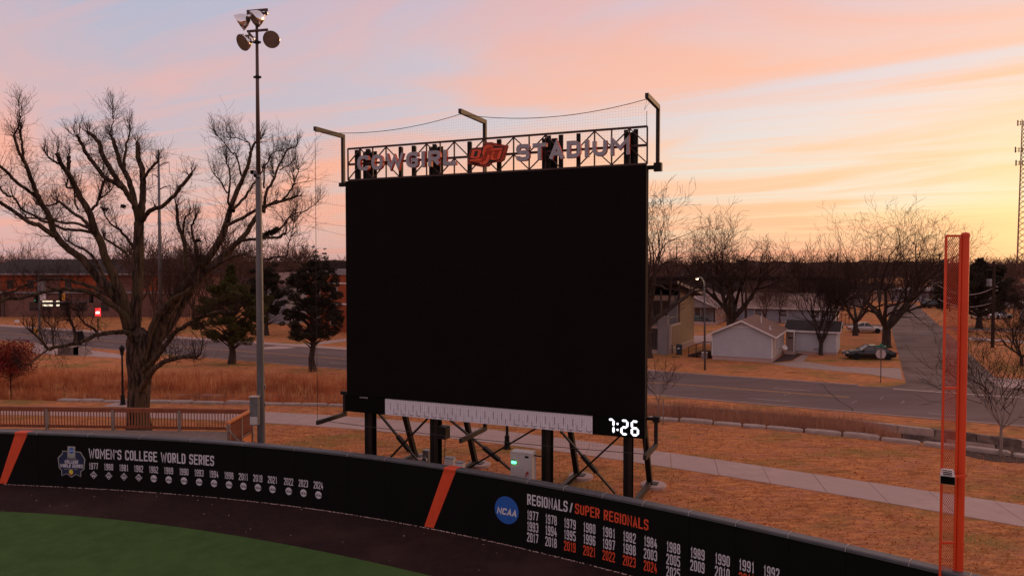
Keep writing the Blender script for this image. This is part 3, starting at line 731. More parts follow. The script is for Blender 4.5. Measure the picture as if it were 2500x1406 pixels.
# shield
def shield():
    o0 = (120, 1070); k = 2301/180
    def c(pts, off, m_, nm):
        mb = MB(); P = [wall_at(wall_sz(o0[0]+x/k, o0[1]+y/k)[0], off, wall_sz(o0[0]+x/k, o0[1]+y/k)[1]) for x, y in pts]
        bm = bmesh.new(); vs = [bm.verts.new(p) for p in P]; bm.faces.new(vs); bmesh.ops.triangulate(bm, faces=bm.faces[:]); me = bpy.data.meshes.new(nm); bm.to_mesh(me); bm.free()
        return link_mesh(nm, me, M(m_), wall)
    out = [(410,375),(580,385),(820,395),(985,410),(1000,500),(1130,640),(1085,660),(1100,965),(1000,1030),(1000,1200),(840,1120),(700,1215),(560,1100),(390,1165),(385,1000),(305,910),(310,610),(270,595),(410,450)]
    c(out, .006, 'print_grey', 'shield_border')
    cxm, cym = 700, 790; c([(cxm+(x-cxm)*.93, cym+(y-cym)*.94) for x, y in out], .009, 'print_navy', 'shield_field')
    c([(580,235),(818,245),(820,600),(760,600),(745,565),(700,545),(655,560),(640,590),(578,580)], .012, 'print_grey', 'trophy_plate')
    s, z = wall_sz(o0[0]+700/k, o0[1]+375/k); mb = MB(); disc(mb, s, z, .125, .015); mb.build('blue_disc', M('print_blue'), wall)
    mb = MB(); lay_text(mb, "NCAA", lambda x, y, lay: wall_at(s-.11+x,.018+lay*.001,z-.03+y), .22, .07, slant=.15, w=.7, th=.24, gap=.12); mb.build('lettering', M('print_white'), wall)
    s, z = wall_sz(o0[0]+690/k, o0[1]+1040/k); mb = MB(); disc(mb, s, z, .10, .0125); mb.build('yellow_ball', M('print_yellow'), wall)
    c([(610,1075),(690,1160),(770,1080)], .011, 'tail_red', 'red_base')
    for t, a, b, e, mm, h in (("COLLEGE",(490,770),(500,665),(910,785),'print_white',0),("WORLD SERIES",(345,890),(345,780),(1055,920),'print_white',0),("WOMEN'S",(550,640),(550,600),(850,650),'print_grey',0),("OKLAHOMA CITY",(480,960),(480,930),(905,975),'print_grey',0)):
        q = lambda p: (o0[0]+p[0]/k, o0[1]+p[1]/k)
        s0, z0 = wall_sz(*q(a)); z1 = wall_sz(*q(b))[1]; s1, zr = wall_sz(*q(e)); mb = MB(); sl = (zr-z0)/(s1-s0)
        lay_text(mb, t, lambda x, y, lay: wall_at(s0+x,.012+lay*.001,z0+y+sl*x), s1-s0, z1-z0, slant=.12, w=.55, th=.21, gap=.1); mb.build('lettering', M(mm), wall)
shield()
# big round badge and the regionals table
qf = lambda x, y: (1180+x/3.049, 1150+y/3.049)
s, z = wall_sz(*qf(174,288)); zr = (wall_sz(*qf(165,186))[1]-wall_sz(*qf(178,393))[1])/2; mb = MB(); disc(mb, s, z, zr, .006, 32); bd = mb.build('blue_badge', M('print_blue'), wall)
mb = MB(); lay_text(mb, "NCAA", lambda x, y, lay: wall_at(s-zr*.82+x,.010+lay*.001,z-zr*.36+y), zr*1.62, zr*.48, slant=.2, w=.8, th=.24, gap=.10, rad=.15); mb.build('badge_lettering', M('print_white'), bd)
wall_text("REGIONALS", qf(327,246), qf(327,166), qf(628,303), 'print_white', w=.46, th=.145, gap=.09)
wall_text("/", qf(642,300), qf(645,235), qf(667,305), 'print_white', w=.42, th=.12)
wall_text("SUPER REGIONALS", qf(683,312), qf(685,236), qf(1230,440), 'print_orange', w=.46, th=.145, gap=.09)
cols = [368,505,645,790,935,1088,1245,1415,1595,1780,1960,2145]
ctrY = [323,351,380,413,447,487,522,568,612,662,712,760]
tbl = ["1977 1978 1979 1980 1981 1982 1984 1988 1989 1990 1991 1992".split(), "1993 1994 1995 1996 1997 1998 2003 2005 2009 2010 2011".split(), "2017 2018 2019 2021 2022 2023 2024 2025".split()]
zz = [(wall_sz(*qf(327,a))[1], wall_sz(*qf(327,b))[1]) for a, b in ((287,356),(368,439),(450,520))]
for r_, row in enumerate(tbl):
    for c_, y_ in enumerate(row):
        s = wall_sz(*qf(cols[c_], ctrY[c_]))[0]; w_ = .43; zt, zb = zz[r_]; mb = MB()
        lay_text(mb, y_, lambda x, y, lay: wall_at(s-w_/2+x,.007+lay*.0015,zb+y), w_, zt-zb, w=.42, th=.135, gap=.10)
        mb.build('year_number', M('print_orange' if y_ in ('2011','2019','2021','2022','2023','2024') and r_ > 0 else 'print_white'), wall)
# ================================================================= video board
board = thing('video_board', bp(BW_/2, 0, 0), 'huge dark video scoreboard on steel posts behind the outfield wall', 'scoreboard', B_ROT)
def W3(u, w, z): return bp(u, w, z)
def bbox(mb, u0, u1, w0, w1, z0, z1):
    return mb.hexa([W3(u0,w0,z0),W3(u1,w0,z0),W3(u1,w1,z0),W3(u0,w1,z0),W3(u0,w0,z1),W3(u1,w0,z1),W3(u1,w1,z1),W3(u0,w1,z1)])
def bz(px, py, w=0): return bu(px, py, w)[1]
def bx(px, w=0): return bu(px, 700, w)[0]
uL, uR = bx(845), bx(1576)
zT = (bz(845,443)+bz(1575,403))/2; zM = (bz(845,961)+bz(1575,1022))/2; zB = (bz(845,1004)+bz(1575,1072))/2
mb = MB(); bbox(mb, uL, uR, 0, .42, zM, zT); scr = mb.build('screen', M('screen_black'), board)
mb = MB(); bbox(mb, uL+.1, uR-.25, .46, .60, zB+.1, zT-.05); mb.build('screen_back', M('bronze_steel'), board)
mb = MB(); bbox(mb, uL-.12, bx(937)-.01, .03, .40, zB, zM-.012); mb.build('bottom_panel', M('panel_black'), board)
mb = MB(); bbox(mb, bx(1447)+.01, uR, .03, .40, zB, zM-.012); mb.build('clock_panel', M('panel_black'), board)
uA, uB = bx(938), bx(1447)
cyc = MB(); bbox(cyc, uA, uB, .02, .38, zB+.02, zM-.075); cy = cyc.build('schedule_panel', M('cyc_panel'), board)
mb = MB(); rng = random.Random(2)
for k in range(24):                         # print: upright lines and little wing marks
    u = uA + .25 + (uB-uA-.3)*k/24
    z0, z1 = zB+.02, zM-.08; h = z1-z0
    mb.quad(W3(u,.016,z0+h*.32),W3(u+.025,.016,z0+h*.32),W3(u+.025,.016,z0+h*.78),W3(u,.016,z0+h*.78))
    mb.quad(W3(u+.17,.016,z0+h*.05),W3(u+.19,.016,z0+h*.05),W3(u+.19,.016,z0+h*.42),W3(u+.17,.016,z0+h*.42))
    for q in ribbon([(-.09,.05),(-.03,.015),(0,-.01),(.03,.015),(.09,.05)], .028): 
        if not 8 <= k <= 14: mb.quad(*[W3(u+.30+p.x,.014,z0+.05+p.y) for p in q])
for k in range(1, 110):
    u = uA + (uB-uA)*k/110; mb.quad(W3(u,.0175,zB+.03),W3(u+.005,.0175,zB+.03),W3(u+.005,.0175,zM-.08),W3(u,.0175,zM-.08))
mb.build('printed_marks', M('siding_grey'), cy)
mb = MB(); lay_text(mb, "DAKTRONICS", lambda x, y, lay: W3(bx(876)+x,.024,zM-.13+y), bx(895)-bx(876), .055, w=.8, th=.2, gap=.15); mb.build('maker_lettering', M('print_white'), board)
mb = MB(); bbox(mb, uL, uR, -.02, .0, zM-.03, zM+.0); mb.build('screen_sill', M('panel_black'), board)
# clock digits
def seg_digit(mb, u0, z0, w, h, segs, t):
    g = t*.16; P = {'a':((0,h),(w,h)),'d':((0,0),(w,0)),'g':((0,h/2),(w,h/2)),'f':((0,h/2),(0,h)),'b':((w,h/2),(w,h)),'e':((0,0),(0,h/2)),'c':((w,0),(w,h/2))}
    for s_ in segs:
        (x0,y0),(x1,y1) = P[s_]; a, b = Vector((x0,y0)), Vector((x1,y1)); d = (b-a).normalized(); n = Vector((-d.y,d.x)); a += d*g; b -= d*g
        poly = [a, a+d*t/2+n*t/2, b-d*t/2+n*t/2, b, b-d*t/2-n*t/2, a+d*t/2-n*t/2]
        mb.add([W3(u0+p.x,.012,z0+p.y) for p in poly]+[W3(u0+p.x,.03,z0+p.y) for p in poly], [(0,1,2,3,4,5)]+[(i,(i+1)%6,6+(i+1)%6,6+i) for i in range(6)])
hD = .50; zD = (zB+zM)/2 - hD/2 - .01; pxs = {'7':(1486.5,1499,'abc'), '2':(1518.5,1533,'abged'), '6':(1544,1559,'afgedc')}
clk = thing('clock_display', bp(bx(1500), .01, zD), 'glowing white 7:26 clock digits at the lower right of the video board', 'clock')
for k, (a, b, sg) in pxs.items():
    mb = MB(); seg_digit(mb, bx(a), zD, bx(b)-bx(a), hD, sg, .080); mb.build('digit', M('digit_light'), clk)
mb = MB()
for zc in (.14, .36):
    u = bx(1509); mb.add([W3(u+.042*math.cos(t),.012,zD+zc+.042*math.sin(t)) for t in np.arange(0,6.28,.63)], [tuple(range(10))])
mb.build('colon', M('digit_light'), clk)
# posts, braces, raking legs
posts = [898, 1059, 1334, 1534]; zPt = bz(1533, 316)
pu = [bx(p, .65) for p in posts]; PZ = zB+.2
for i, u in enumerate(pu):
    mb = MB(); wz = .36 if i < 3 else .30
    bbox(mb, u-wz/2, u+wz/2, .60, .625, 0, zPt-.1*0); bbox(mb, u-wz/2, u+wz/2, .98, 1.005, 0, zPt); bbox(mb, u-.02, u+.02, .625, .98, 0, zPt)
    p = mb.build('post', M('black_steel'), board)
    m2 = MB(); bbox(m2, u+.03, u+.16, .575, .60, 0, zB+.3); m2.build('post_cover', M('bronze_steel'), p)
def gp(px, py, w): u, z = bu(px, py, w); return W3(u, w, z)
cr = lambda x, y: (820+x/2.976, 900+y/2.976)
for (a, b) in ((((310,320),(600,672)),((672,355),(385,655))), (((828,370),(1300,755)),((1458,430),(940,735))), (((1632,450),(2030,905)),((2062,490),(1660,860)))):
    for k, (p, q) in enumerate((a, b)):
        mb = MB(); w_ = .84 if k == 0 else .76; P, Q = gp(*cr(*p), w_), gp(*cr(*q), w_); mb.beam(P, Q, .07, .11, BN); br_ = mb.build('brace', M('black_steel' if k else 'bronze_steel'), board)
    c0, c1 = gp(*cr(*a[0]), .8), gp(*cr(*a[1]), .8); d0, d1 = gp(*cr(*b[0]), .8), gp(*cr(*b[1]), .8)
    # gusset where they cross
    best = min(((c0.lerp(c1, i/60)-d0.lerp(d1, j/60)).length, i) for i in range(61) for j in range(61)); c = c0.lerp(c1, best[1]/60); d = (c1-c0).normalized()
    mb = MB(); mb.beam(c-d*.42, c+d*.42, .14, .20, BN); mb.build('gusset', M('black_steel'), board)
for i, u in enumerate(pu):
    top = W3(u+.04, 1.05, 8.3); foot = W3(u+.04, 4.55, .22); mb = MB(); mb.beam(top, foot, .20, .22, BU); mb.build('raking_leg', M('black_steel'), board)
    mb = MB(); mb.beam(W3(u+.04, 1.05, .20), W3(u+.04, 4.75, .20), .16, .22); mb.build('foot_beam', M('bronze_steel'), board)
    mb = MB(); mb.lathe([(0.0,.13),(.52,.13),(.55,.11),(.55,-.1)], W3(u+.16,4.75,0), n=22); mb.build('footing', M('concrete'), board)
    mb = MB(); mb.box(W3(u+.1,4.75,.15),(.5,.4,.04),B_ROT); mb.build('base_plate', M('bronze_steel'), board)
# catwalk brackets at the corners with netting arms
def outrigger(u, zc, ztip, side, top=True, wbase=.5, low=False):
    """upright pole at the board edge, arm reaching forward at its far end"""
    mb = MB(); mb.beam(W3(u,wbase,zc), W3(u,wbase,ztip), .13, .13, BU); a = mb.build('net_post', M('bronze_steel'), board)
    mb = MB(); mb.beam(W3(u,wbase+.075,ztip), W3(u,-1.45,ztip), .12, .17); mb.build('net_arm', M('bronze_steel'), board)
    return W3(u,-1.42,ztip-.12 if top else ztip+.12)
ul = bx(840,.5); ur = bx(1604,.5); um = bx(1184,.8)
ztl = bz(841,333,.5); ztm = bz(1185,298,.8); ztr = bz(1606,262,.5)
TL = outrigger(ul, zT-.05, ztl, -1); TM = outrigger(um, zT, ztm, 0, wbase=.8); TR = outrigger(ur, zT-.05, ztr, 1)
mb = MB(); mb.beam(W3(ul-.15,.45,zT-.08), W3(uL+.3,.45,zT-.08), .16, .16); mb.build('corner_bracket', M('black_steel'), board); mb = MB(); mb.beam(W3(uR-.5,.45,zT-.04), W3(ur+.12,.45,zT-.04), .12, .14); mb.beam(W3(ur-.12,.45,zT-.04), W3(ur+.16,.45,zT-.04), .26, .3); mb.build('corner_bracket', M('black_steel'), board)
zl = bz(837,958,.5); zr_ = bz(1600,1022,.5); zl2 = bz(840,1010,.5); zr2 = bz(1600,1085,.5)
mb = MB(); mb.beam(W3(ul-.15,.45,zl), W3(uL+.3,.45,zl), .14, .14); mb.build('corner_bracket', M('black_steel'), board); mb = MB(); mb.beam(W3(uR-.2,.45,zr_), W3(ur+.12,.45,zr_), .10, .10); mb.beam(W3(ur-.1,.45,zr_), W3(ur+.14,.45,zr_), .22, .2); mb.build('corner_bracket', M('black_steel'), board)
LL = outrigger(ul, zl, zl2-.0, -1, False); LR = outrigger(ur, zr_, zr2, 1, False)
umb = bx(1184,.8); LM = outrigger(umb, zB, bz(1184,1046,.8), 0, False, .8)
net = thing('safety_net', bp(BW_/2, -1.42, 0), 'fine see-through ball net hung from cables in front of the video board', 'net', B_ROT)
def cable(mb, a, b, sag, r_, n=14):
    pts = [a.lerp(b, i/n) - Vector((0,0,4*sag*(i/n)*(1-i/n))) for i in range(n+1)]; mb.tube(pts, r_, 4, False); return pts
mb = MB(); t1 = cable(mb, TL, TM, .30, .012); t2 = cable(mb, TM, TR, .36, .012); mb.build('top_cable', M('wire_dark'), net)
mb = MB(); b1 = cable(mb, LL, LR, .10, .012, 20); mb.build('bottom_cable', M('wire_dark'), net)
mb = MB(); cable(mb, TL-Vector((0,0,.3)), LL, 0, .010, 4); cable(mb, TR-Vector((0,0,.4)), LR, 0, .010, 4)
for T_, sgn in ((TL,1),(TR,-1)):
    mb.tube([T_, T_-Vector((0,0,.35))+BU*.08*sgn, T_+BU*.0+BN*.45], .007, 4, False)
mb.build('side_cable', M('wire_dark'), net)
mb = MB(); uu = lambda p: (p-BL).dot(BU); tc = t1 + t2[1:]; xs = [uu(p) for p in tc]; zs = [p.z for p in tc]; xb = [uu(p) for p in b1]; zb_ = [p.z for p in b1]
u = xs[0]+.15
def thin(mb, a, b, r_):
    d = Vector((b-a)).normalized(); s_ = BU if abs(d.z) > .7 else Vector((0,0,1)); mb.quad(a-s_*r_, a+s_*r_, b+s_*r_, b-s_*r_)
while u < xs[-1]-.05:
    z1 = float(np.interp(u, xs, zs)); z0 = float(np.interp(u, xb, zb_)); thin(mb, W3(u,-1.42,z0), W3(u,-1.42,z1), .0010); u += .10
z = min(zb_)+.1
while z < max(zs):
    us = [u for u in np.linspace(xs[0], xs[-1], 60) if np.interp(u, xb, zb_) < z < np.interp(u, xs, zs)]
    if len(us) > 2: 
        run = [us[0]]
        for a, b in zip(us, us[1:]):
            if b-a > .5: thin(mb, W3(run[0],-1.421,z), W3(a,-1.421,z), .0010); run = [b]
        thin(mb, W3(run[0],-1.421,z), W3(us[-1],-1.421,z), .0010)
    z += .10
o = mb.build('net_mesh', M('net_line'), net); o['kind'] = 'stuff'
# ---- the sign frame on top
sign = thing('stadium_sign', bp(BW_/2, .1, zT), 'stadium name sign of grey block letters on an open steel truss', 'sign', B_ROT)
c3 = lambda x, y=0: (780+x/2.907, 220+y/2.907)
X3 = lambda x: bu(780+x/2.907, 390, .15)[0]
z_top = (bz(849,366,.15)+bz(1580,307,.15))/2; z_bot = zT+.06; z_mid = z_bot+(z_top-z_bot)*.50
def B(mb, x0, z0, x1, z1, w=.15, t=.055): mb.beam(W3(x0,w,z0), W3(x1,w,z1), t, t, BN); return mb
u0, u1 = X3(202), X3(2326)
for z_, t in ((z_top,.075),(z_mid,.085),(z_bot,.07)): B(MB(), u0, z_, u1, z_, .15, t).build('chord', M('truss_red'), sign)
for x in (202,290,378,473,760,857,957,1165,1378,1488,1605,1952,2073,2200,2326): B(MB(), X3(x), z_bot, X3(x), z_top, .152, .05).build('upright', M('truss_red'), sign)
zig = [(202,0),(290,1),(378,0),(473,1),(565,0)], [(660,0),(760,1),(857,0),(957,1),(1057,0),(1165,1),(1268,0),(1378,1),(1488,0),(1605,1),(1708,0)], [(1833,0),(1952,1),(2073,0),(2200,1),(2326,0)]
for run in zig:
    for (a, ha), (b, hb) in zip(run, run[1:]):
        for lo, hi in ((z_bot, z_mid),(z_mid, z_top)):
            B(MB(), X3(a), hi-.03 if ha else lo+.03, X3(b), hi-.03 if hb else lo+.03, .158, .042).build('diagonal', M('truss_red'), sign)
for x, w_, dbl in ((255,.17,0),(335,.2,1),(565,.14,0),(660,.17,0),(808,.17,1),(1057,.17,0),(1268,.19,0),(1622,.17,1),(1708,.18,0),(1833,.16,0),(2172,.17,1),(2240,.17,0)):
    mb = MB(); u = X3(x); bbox(mb, u-w_/2, u+w_/2, .22, .26, zT-.05, z_top-.05); bbox(mb, u-.02, u+.02, .26, .45, zT-.05, z_top-.05)
    if dbl: bbox(mb, u+.02, u+w_/2+.18, .47, .52, zT-.05, z_top-.12)
    mb.build('stanchion', M('black_steel'), sign)
def sign_text(txt, xL, xR, zl0, zl1):
    q, tw = text_quads(txt, 1.0, w=.88, th=.235, gap=.20, rad=.42); h = zl1-zl0; ua, ub = X3(xL), X3(xR); sx = (ub-ua)/tw
    # one object per letter
    x = 0
    for ch in txt:
        gw = WID.get(ch, 1.0)*.88; gq = glyph_quads(ch, x, gw, 1.0, .235, .42); x += gw + .20
        mf = MB(); ms = MB()
        for pts, lay in gq:
            P = [W3(ua+p.x*sx, -.16-.0015*lay, zl0+p.y*h) for p in pts]; mf.quad(*P)
            Q = [p + BN*.15 for p in P]; P2 = [p + BN*.003 for p in P]
            ms.quad(P2[0],P2[1],Q[1],Q[0]); ms.quad(P2[2],P2[3],Q[3],Q[2]); ms.quad(P2[3],P2[0],Q[0],Q[3]); ms.quad(P2[1],P2[2],Q[2],Q[1]); ms.quad(*[p+BN*.002*(lay+1) for p in Q])
        o = mf.build('letter', M('letter_face'), sign); ms.build('letter_side', M('letter_side'), o)
za = bu(*c3(1500,498), -.16)[1]; zb2 = bu(*c3(1500,382), -.16)[1]
zc_ = bu(*c3(330,572), -.16)[1]; zd_ = bu(*c3(330,462), -.16)[1]
X3o = X3
X3 = lambda x: bu(780+x/2.907, 390, -.16)[0]
sign_text("COWGIRL", 268, 968, (za+zc_)/2, (zb2+zd_)/2); sign_text("STADIUM", 1395, 2200, (za+zc_)/2, (zb2+zd_)/2)
def logo():
    k = 2187/140; q = lambda x, y, w: (lambda uz: W3(uz[0], w, uz[1]))(bu(1120+x/k, 330+y/k, w))
    def plate(pts, w, d, m_, nm):
        P = [q(x, y, w) for x, y in pts]; n = len(P); bm = bmesh.new(); vf = [bm.verts.new(p) for p in P]; vb = [bm.verts.new(p+BN*d) for p in P]
        bm.faces.new(vf); bm.faces.new(vb[::-1])
        for i in range(n): bm.faces.new((vf[i], vb[i], vb[(i+1)%n], vf[(i+1)%n]))
        bmesh.ops.triangulate(bm, faces=bm.faces[:]); me = bpy.data.meshes.new(nm); bm.to_mesh(me); bm.free(); return link_mesh(nm, me, M(m_), sign)
    out = [(320,1100),(440,570),(540,485),(880,465),(960,330),(1040,280),(1265,270),(1430,360),(1480,400),(1850,385),(1760,690),(1700,940),(1570,1020),(1250,1020),(1200,1090),(1090,1190),(850,1215),(690,1120),(660,1085)]
    plate(out, -.16, .16, 'logo_plate', 'emblem')
    inn = [(360,1030),(420,850),(470,560),(550,520),(880,505),(960,380),(1040,335),(1250,335),(1350,420),(1350,480),(1730,455),(1660,700),(1580,930),(1520,965),(1250,975),(1150,1060),(1060,1135),(850,1155),(760,1080),(700,1010)]
    plate(inn, -.175, .013, 'logo_black', 'emblem_field')
    plate([(400,1000),(430,930),(910,905),(900,1000),(1020,985),(1060,870),(880,700),(960,440),(1060,370),(1240,365),(1320,430),(1290,510),(1690,490),(1660,570),(1150,600),(1180,500),(1060,490),(1020,640),(1190,790),(1120,1000),(1040,1110),(850,1130),(770,1050),(790,975)], -.19, .013, 'logo_orange', 'emblem_letter')
    for poly in ([(440,850),(510,580),(570,550),(830,555),(860,610),(790,850),(740,880),(490,885)],):
        plate(poly, -.19, .013, 'logo_orange', 'emblem_letter'); plate([(560,820),(620,610),(740,605),(680,820)], -.196, .005, 'logo_black', 'emblem_field')
    plate([(1210,900),(1275,630),(1390,625),(1330,890),(1460,885),(1540,610),(1655,600),(1570,880),(1500,945),(1260,955)], -.19, .013, 'logo_orange', 'emblem_letter')
logo()
# small fittings hanging on the second post, the power cabinet and the little boxes behind the wall
bxs = thing('junction_box', gp(1078,1045,.5), 'black junction box strapped to the second post of the video board', 'electrical box')
mb = MB(); a, za_ = bu(1066,1045,.5); b, zb_1 = bu(1088,1072,.5); bbox(mb, a, b, .5, .9, bz(1078,1072,.5), bz(1078,1042,.5)); mb.build('box', M('black_steel'), bxs)
mb = MB(); bbox(mb, b-.08, b+.01, .48, .62, bz(1078,1070,.5), bz(1078,1060,.5)); mb.build('bracket', M('bronze_steel'), bxs)
mb = MB(); mb.tube([W3(b-.05,.55,bz(1078,1070,.5)), W3(b-.08,.55,1.5), W3(b-.2,.58,1.1)], .015, 5); mb.build('cable', M('wire_dark'), bxs)
cb = thing('power_cabinet', A(1275,1165,27.6), 'tall grey power cabinet with green lights and a red switch', 'cabinet', B_ROT)
def cab(root, px0, px1, pyt, Y, zbot, depth, m_, side=None):
    p0 = A(px0, pyt, Y); p1 = A(px1, pyt, Y); w_ = (p1-p0).length*1.04; z1 = p0.z; c = (p0+p1)/2 + BN*depth/2
    mb = MB(); mb.box((c.x, c.y, (zbot+z1)/2), (w_, depth, z1-zbot), B_ROT); return mb.build('enclosure', M(m_), root), p0, p1, z1, w_
en, p0, p1, z1, w_ = cab(cb, 1245, 1300, 1106, 27.6, .25, .42, 'cabinet_grey')
p0 = (p0+p1)/2 - BU*w_/2; p0.z = 0
cf = lambda u, z, o=0: Vector((p0.x,p0.y,0)) + BU*u - BN*o + Vector((0,0,z))
mb = MB(); mb.beam(cf(.02,z1+.02,-.2), cf(w_-.02,z1+.02,-.2), .46, .05); mb.build('lid', M('cabinet_grey'), cb)
mb = MB(); mb.hexa([cf(.03,.3,.02),cf(w_-.03,.3,.02),cf(w_-.03,.3,0.0),cf(.03,.3,0.0),cf(.03,z1-.04,.02),cf(w_-.03,z1-.04,.02),cf(w_-.03,z1-.04,0.0),cf(.03,z1-.04,0.0)]); mb.build('door', M('cabinet_grey'), cb)
for du in (.10, .20):
    mb = MB(); mb.lathe([(0,.055),(.035,.05),(.045,.02)], cf(du,z1-.38,0), axis=-BN, n=10); mb.build('green_lamp', M('green_led'), cb)
    mb = MB(); mb.lathe([(0,.045),(.025,.045),(.025,.02)], cf(du,z1-.28,0), axis=-BN, n=8); mb.build('button', M('panel_black'), cb)
mb = MB(); mb.lathe([(0,.09),(.04,.09),(.045,.02)], cf(w_-.18,z1-.72,0), axis=-BN, n=10); mb.beam(cf(w_-.18,z1-.70,.08), cf(w_-.26,z1-.88,.06), .03, .03); mb.build('red_switch', M('red_plastic'), cb)
mb = MB(); a = cf(w_-.30,z1-.16,.024); mb.quad(a, a+BU*.16, a+BU*.16+Vector((0,0,.08)), a+Vector((0,0,.08))); mb.build('plate', M('panel_black'), cb)
mb = MB(); mb.tube([cf(w_,z1-.08,-.2), cf(w_+.25,z1-.10,-.2), cf(w_+.4,z1-.02,-.1)], .03, 6); mb.build('conduit', M('black_steel'), cb)
for i, (px, py, wd, hh, lab) in enumerate(((1099,1117,.40,.30,'small grey metal box standing on a rail just behind the orange stripe'), (1124,1128,.34,.22,'small white electrical box with printed label right of the grey box'))):
    Y = 29.6 - i*.5; p = A(px, py, Y); b_ = thing('small_box', (p.x, p.y, p.z-hh), lab, 'electrical box', B_ROT)
    mb = MB(); mb.box((0,0,hh/2),(wd,.25,hh)); mb.build('box', M('cabinet_grey' if i == 0 else 'trim_white'), b_, local=True)
    mb = MB(); mb.box((0,0,hh+.012),(wd+.03,.28,.025)); mb.build('lid', M('galvanised'), b_, local=True)
    mb = MB(); mb.box((0,0,-p.z/2+hh/2-.01),(.06,.06,p.z-hh-.02)); mb.build('leg', M('black_steel'), b_, local=True)
mb = MB(); p = A(1042,1095,31.4); b_ = thing('meter_box', (p.x,p.y,0), 'rounded pale meter housing partly hidden by the second board post', 'electrical box', B_ROT)
MB().box((0,0,p.z/2),(.30,.25,p.z-.1)).build('housing', M('galvanised'), b_, local=True); MB().lathe([(.12,0),(.12,.1)],(0,-.13,p.z-.45),axis=(0,-1,0)).build('meter', M('cabinet_grey'), b_, local=True)
# ================================================================= floodlight pole
pb = G(638,1131); pb = Vector((A(638,1080,31.9).x, 31.9, 0)); ztop = A(634,30,31.9).z
fp = thing('floodlight_pole', pb, 'tall slender steel floodlight pole with four round lamps at its top', 'light pole')
mb = MB(); mb.tube([(pb.x,pb.y,0),(pb.x,pb.y,9.9)], [.178,.150], 20, False); mb.build('lower_shaft', M('galv_pole'), fp, smooth=True)
mb = MB(); mb.tube([(pb.x,pb.y,9.9),(pb.x,pb.y,13.4)], [.140,.125], 20, False); mb.build('middle_shaft', M('galv_pole'), fp, smooth=True)
mb = MB(); mb.tube([(pb.x,pb.y,13.4),(pb.x,pb.y,ztop)], [.100,.055], 16); mb.build('upper_shaft', M('rusty_pole'), fp, smooth=True)
for py in (104, 189):
    z = A(634,py,31.9).z; mb = MB(); mb.lathe([(.10,-.06),(.10,.06)], (pb.x,pb.y,z)); 
    for sx in (-1,1): mb.beam((pb.x+sx*.09,pb.y,z),(pb.x+sx*.17,pb.y,z+.0),.05,.09)
    mb.build('collar', M('black_steel'), fp)
def lampunit(c, aim, r_=.36, metal=True):
    """round reflector, opening towards aim"""
    aim = Vector(aim).normalized(); back = -aim; root = MB()
    prof = [(r_,0.0),(r_*1.03,.02),(r_*.97,.12),(r_*.80,.30),(r_*.52,.46),(r_*.26,.53),(.10,.55),(.10,.70),(0,.72)]
    root.lathe(prof, c, axis=back, n=24); o = root.build('lamp_housing', M('reflector_metal'), fp, smooth=True)
    m2 = MB(); m2.lathe([(r_*.98,.005),(r_*.9,.10),(r_*.7,.26),(r_*.4,.40),(0,.43)], c, axis=back, n=24); m2.build('reflector', M('reflector_dark'), o, smooth=True)
    m3 = MB(); m3.lathe([(0,.015),(r_*.96,.015)], c, axis=back, n=24); m3.build('lens', M('flood_glass'), o)
    m4 = MB(); m4.lathe([(0,0),(.07,.05),(.09,.2),(.05,.34)], Vector(c)+back*.06, axis=back, n=8); m4.build('bulb', M('siding_cream'), o)
    return Vector(c)+back*.62
z1b = A(634,28,31.9).z; z2b = A(634,77,31.9).z
for zz_, half in ((z1b, 27), (z2b, 26)):
    x0 = A(604,50,31.9).x; x1 = A(655,50,31.9).x; mb = MB(); mb.beam((x0,pb.y-.05,zz_-.03),(x1,pb.y-.05,zz_+.05),.09,.09); mb.build('crossarm', M('rusty_pole'), fp)
lamps = [((585,56),(-.85,-.10,-.55)), ((622,47),(-.72,-.45,-.60)), ((594,104),(-.50,-.72,-.50)), ((663,97),(.10,-.92,-.28))]
arms = [(605,30,z1b),(650,26,z1b),(608,77,z2b),(652,76,z2b)]
for (pc, aim), (ax, ay, az) in zip(lamps, arms):
    c = A(pc[0], pc[1], 31.75); aim = Vector(aim).normalized(); c = c - aim*(-.05); bk = lampunit(c, aim, .36)
    a = Vector((A(ax,50,31.85).x, pb.y-.05, az)); mb = MB(); mb.tube([a, a+Vector((0,0,-.12)), bk], [.05,.06,.08], 7); mb.build('lamp_bracket', M('rusty_pole'), fp)
for (x, y, w_, h_) in ((620,421,.26,.15),(628,430,.24,.12)):
    p = A(x,y,31.7); mb = MB(); mb.box(p,(w_,.22,h_),.2); o = mb.build('camera', M('galvanised'), fp); MB().box((p.x-w_*.28,p.y-.03,p.z),(w_*.5,.24,h_*.82),.2).build('camera_lens', M('panel_black'), o)
    MB().beam(p, (pb.x,pb.y,p.z-.05), .07, .05).build('camera_bracket', M('galvanised'), fp)
p = A(623,1000,31.6); zt = A(623,967,31.6).z; zb_3 = A(623,1036,31.6).z; x0, x1 = A(613.5,1000,31.6).x, A(633,1000,31.6).x
mb = MB(); mb.box(((x0+x1)/2,31.55,(zt+zb_3)/2),(x1-x0,.30,zt-zb_3)); eb = mb.build('control_box', M('galvanised'), fp)
MB().box(((x0+x1)/2,31.50,zt+.01),(x1-x0+.04,.36,.03)).build('box_lid', M('siding_cream'), eb)
z_ = A(623,1018,31.4).z; MB().box(((x0+x1)/2+.0,31.39,(z_+zb_3)/2+.03),(x1-x0-.03,.02,z_-zb_3-.03)).build('label_plate', M('cabinet_grey'), eb)
for z in (3.2, 4.0): MB().tube([(pb.x+.17,pb.y,z),(pb.x+.2,pb.y,z+.12),(pb.x+.15,pb.y,z+.24)], .02, 5).build('step_bolt', M('galvanised'), fp)
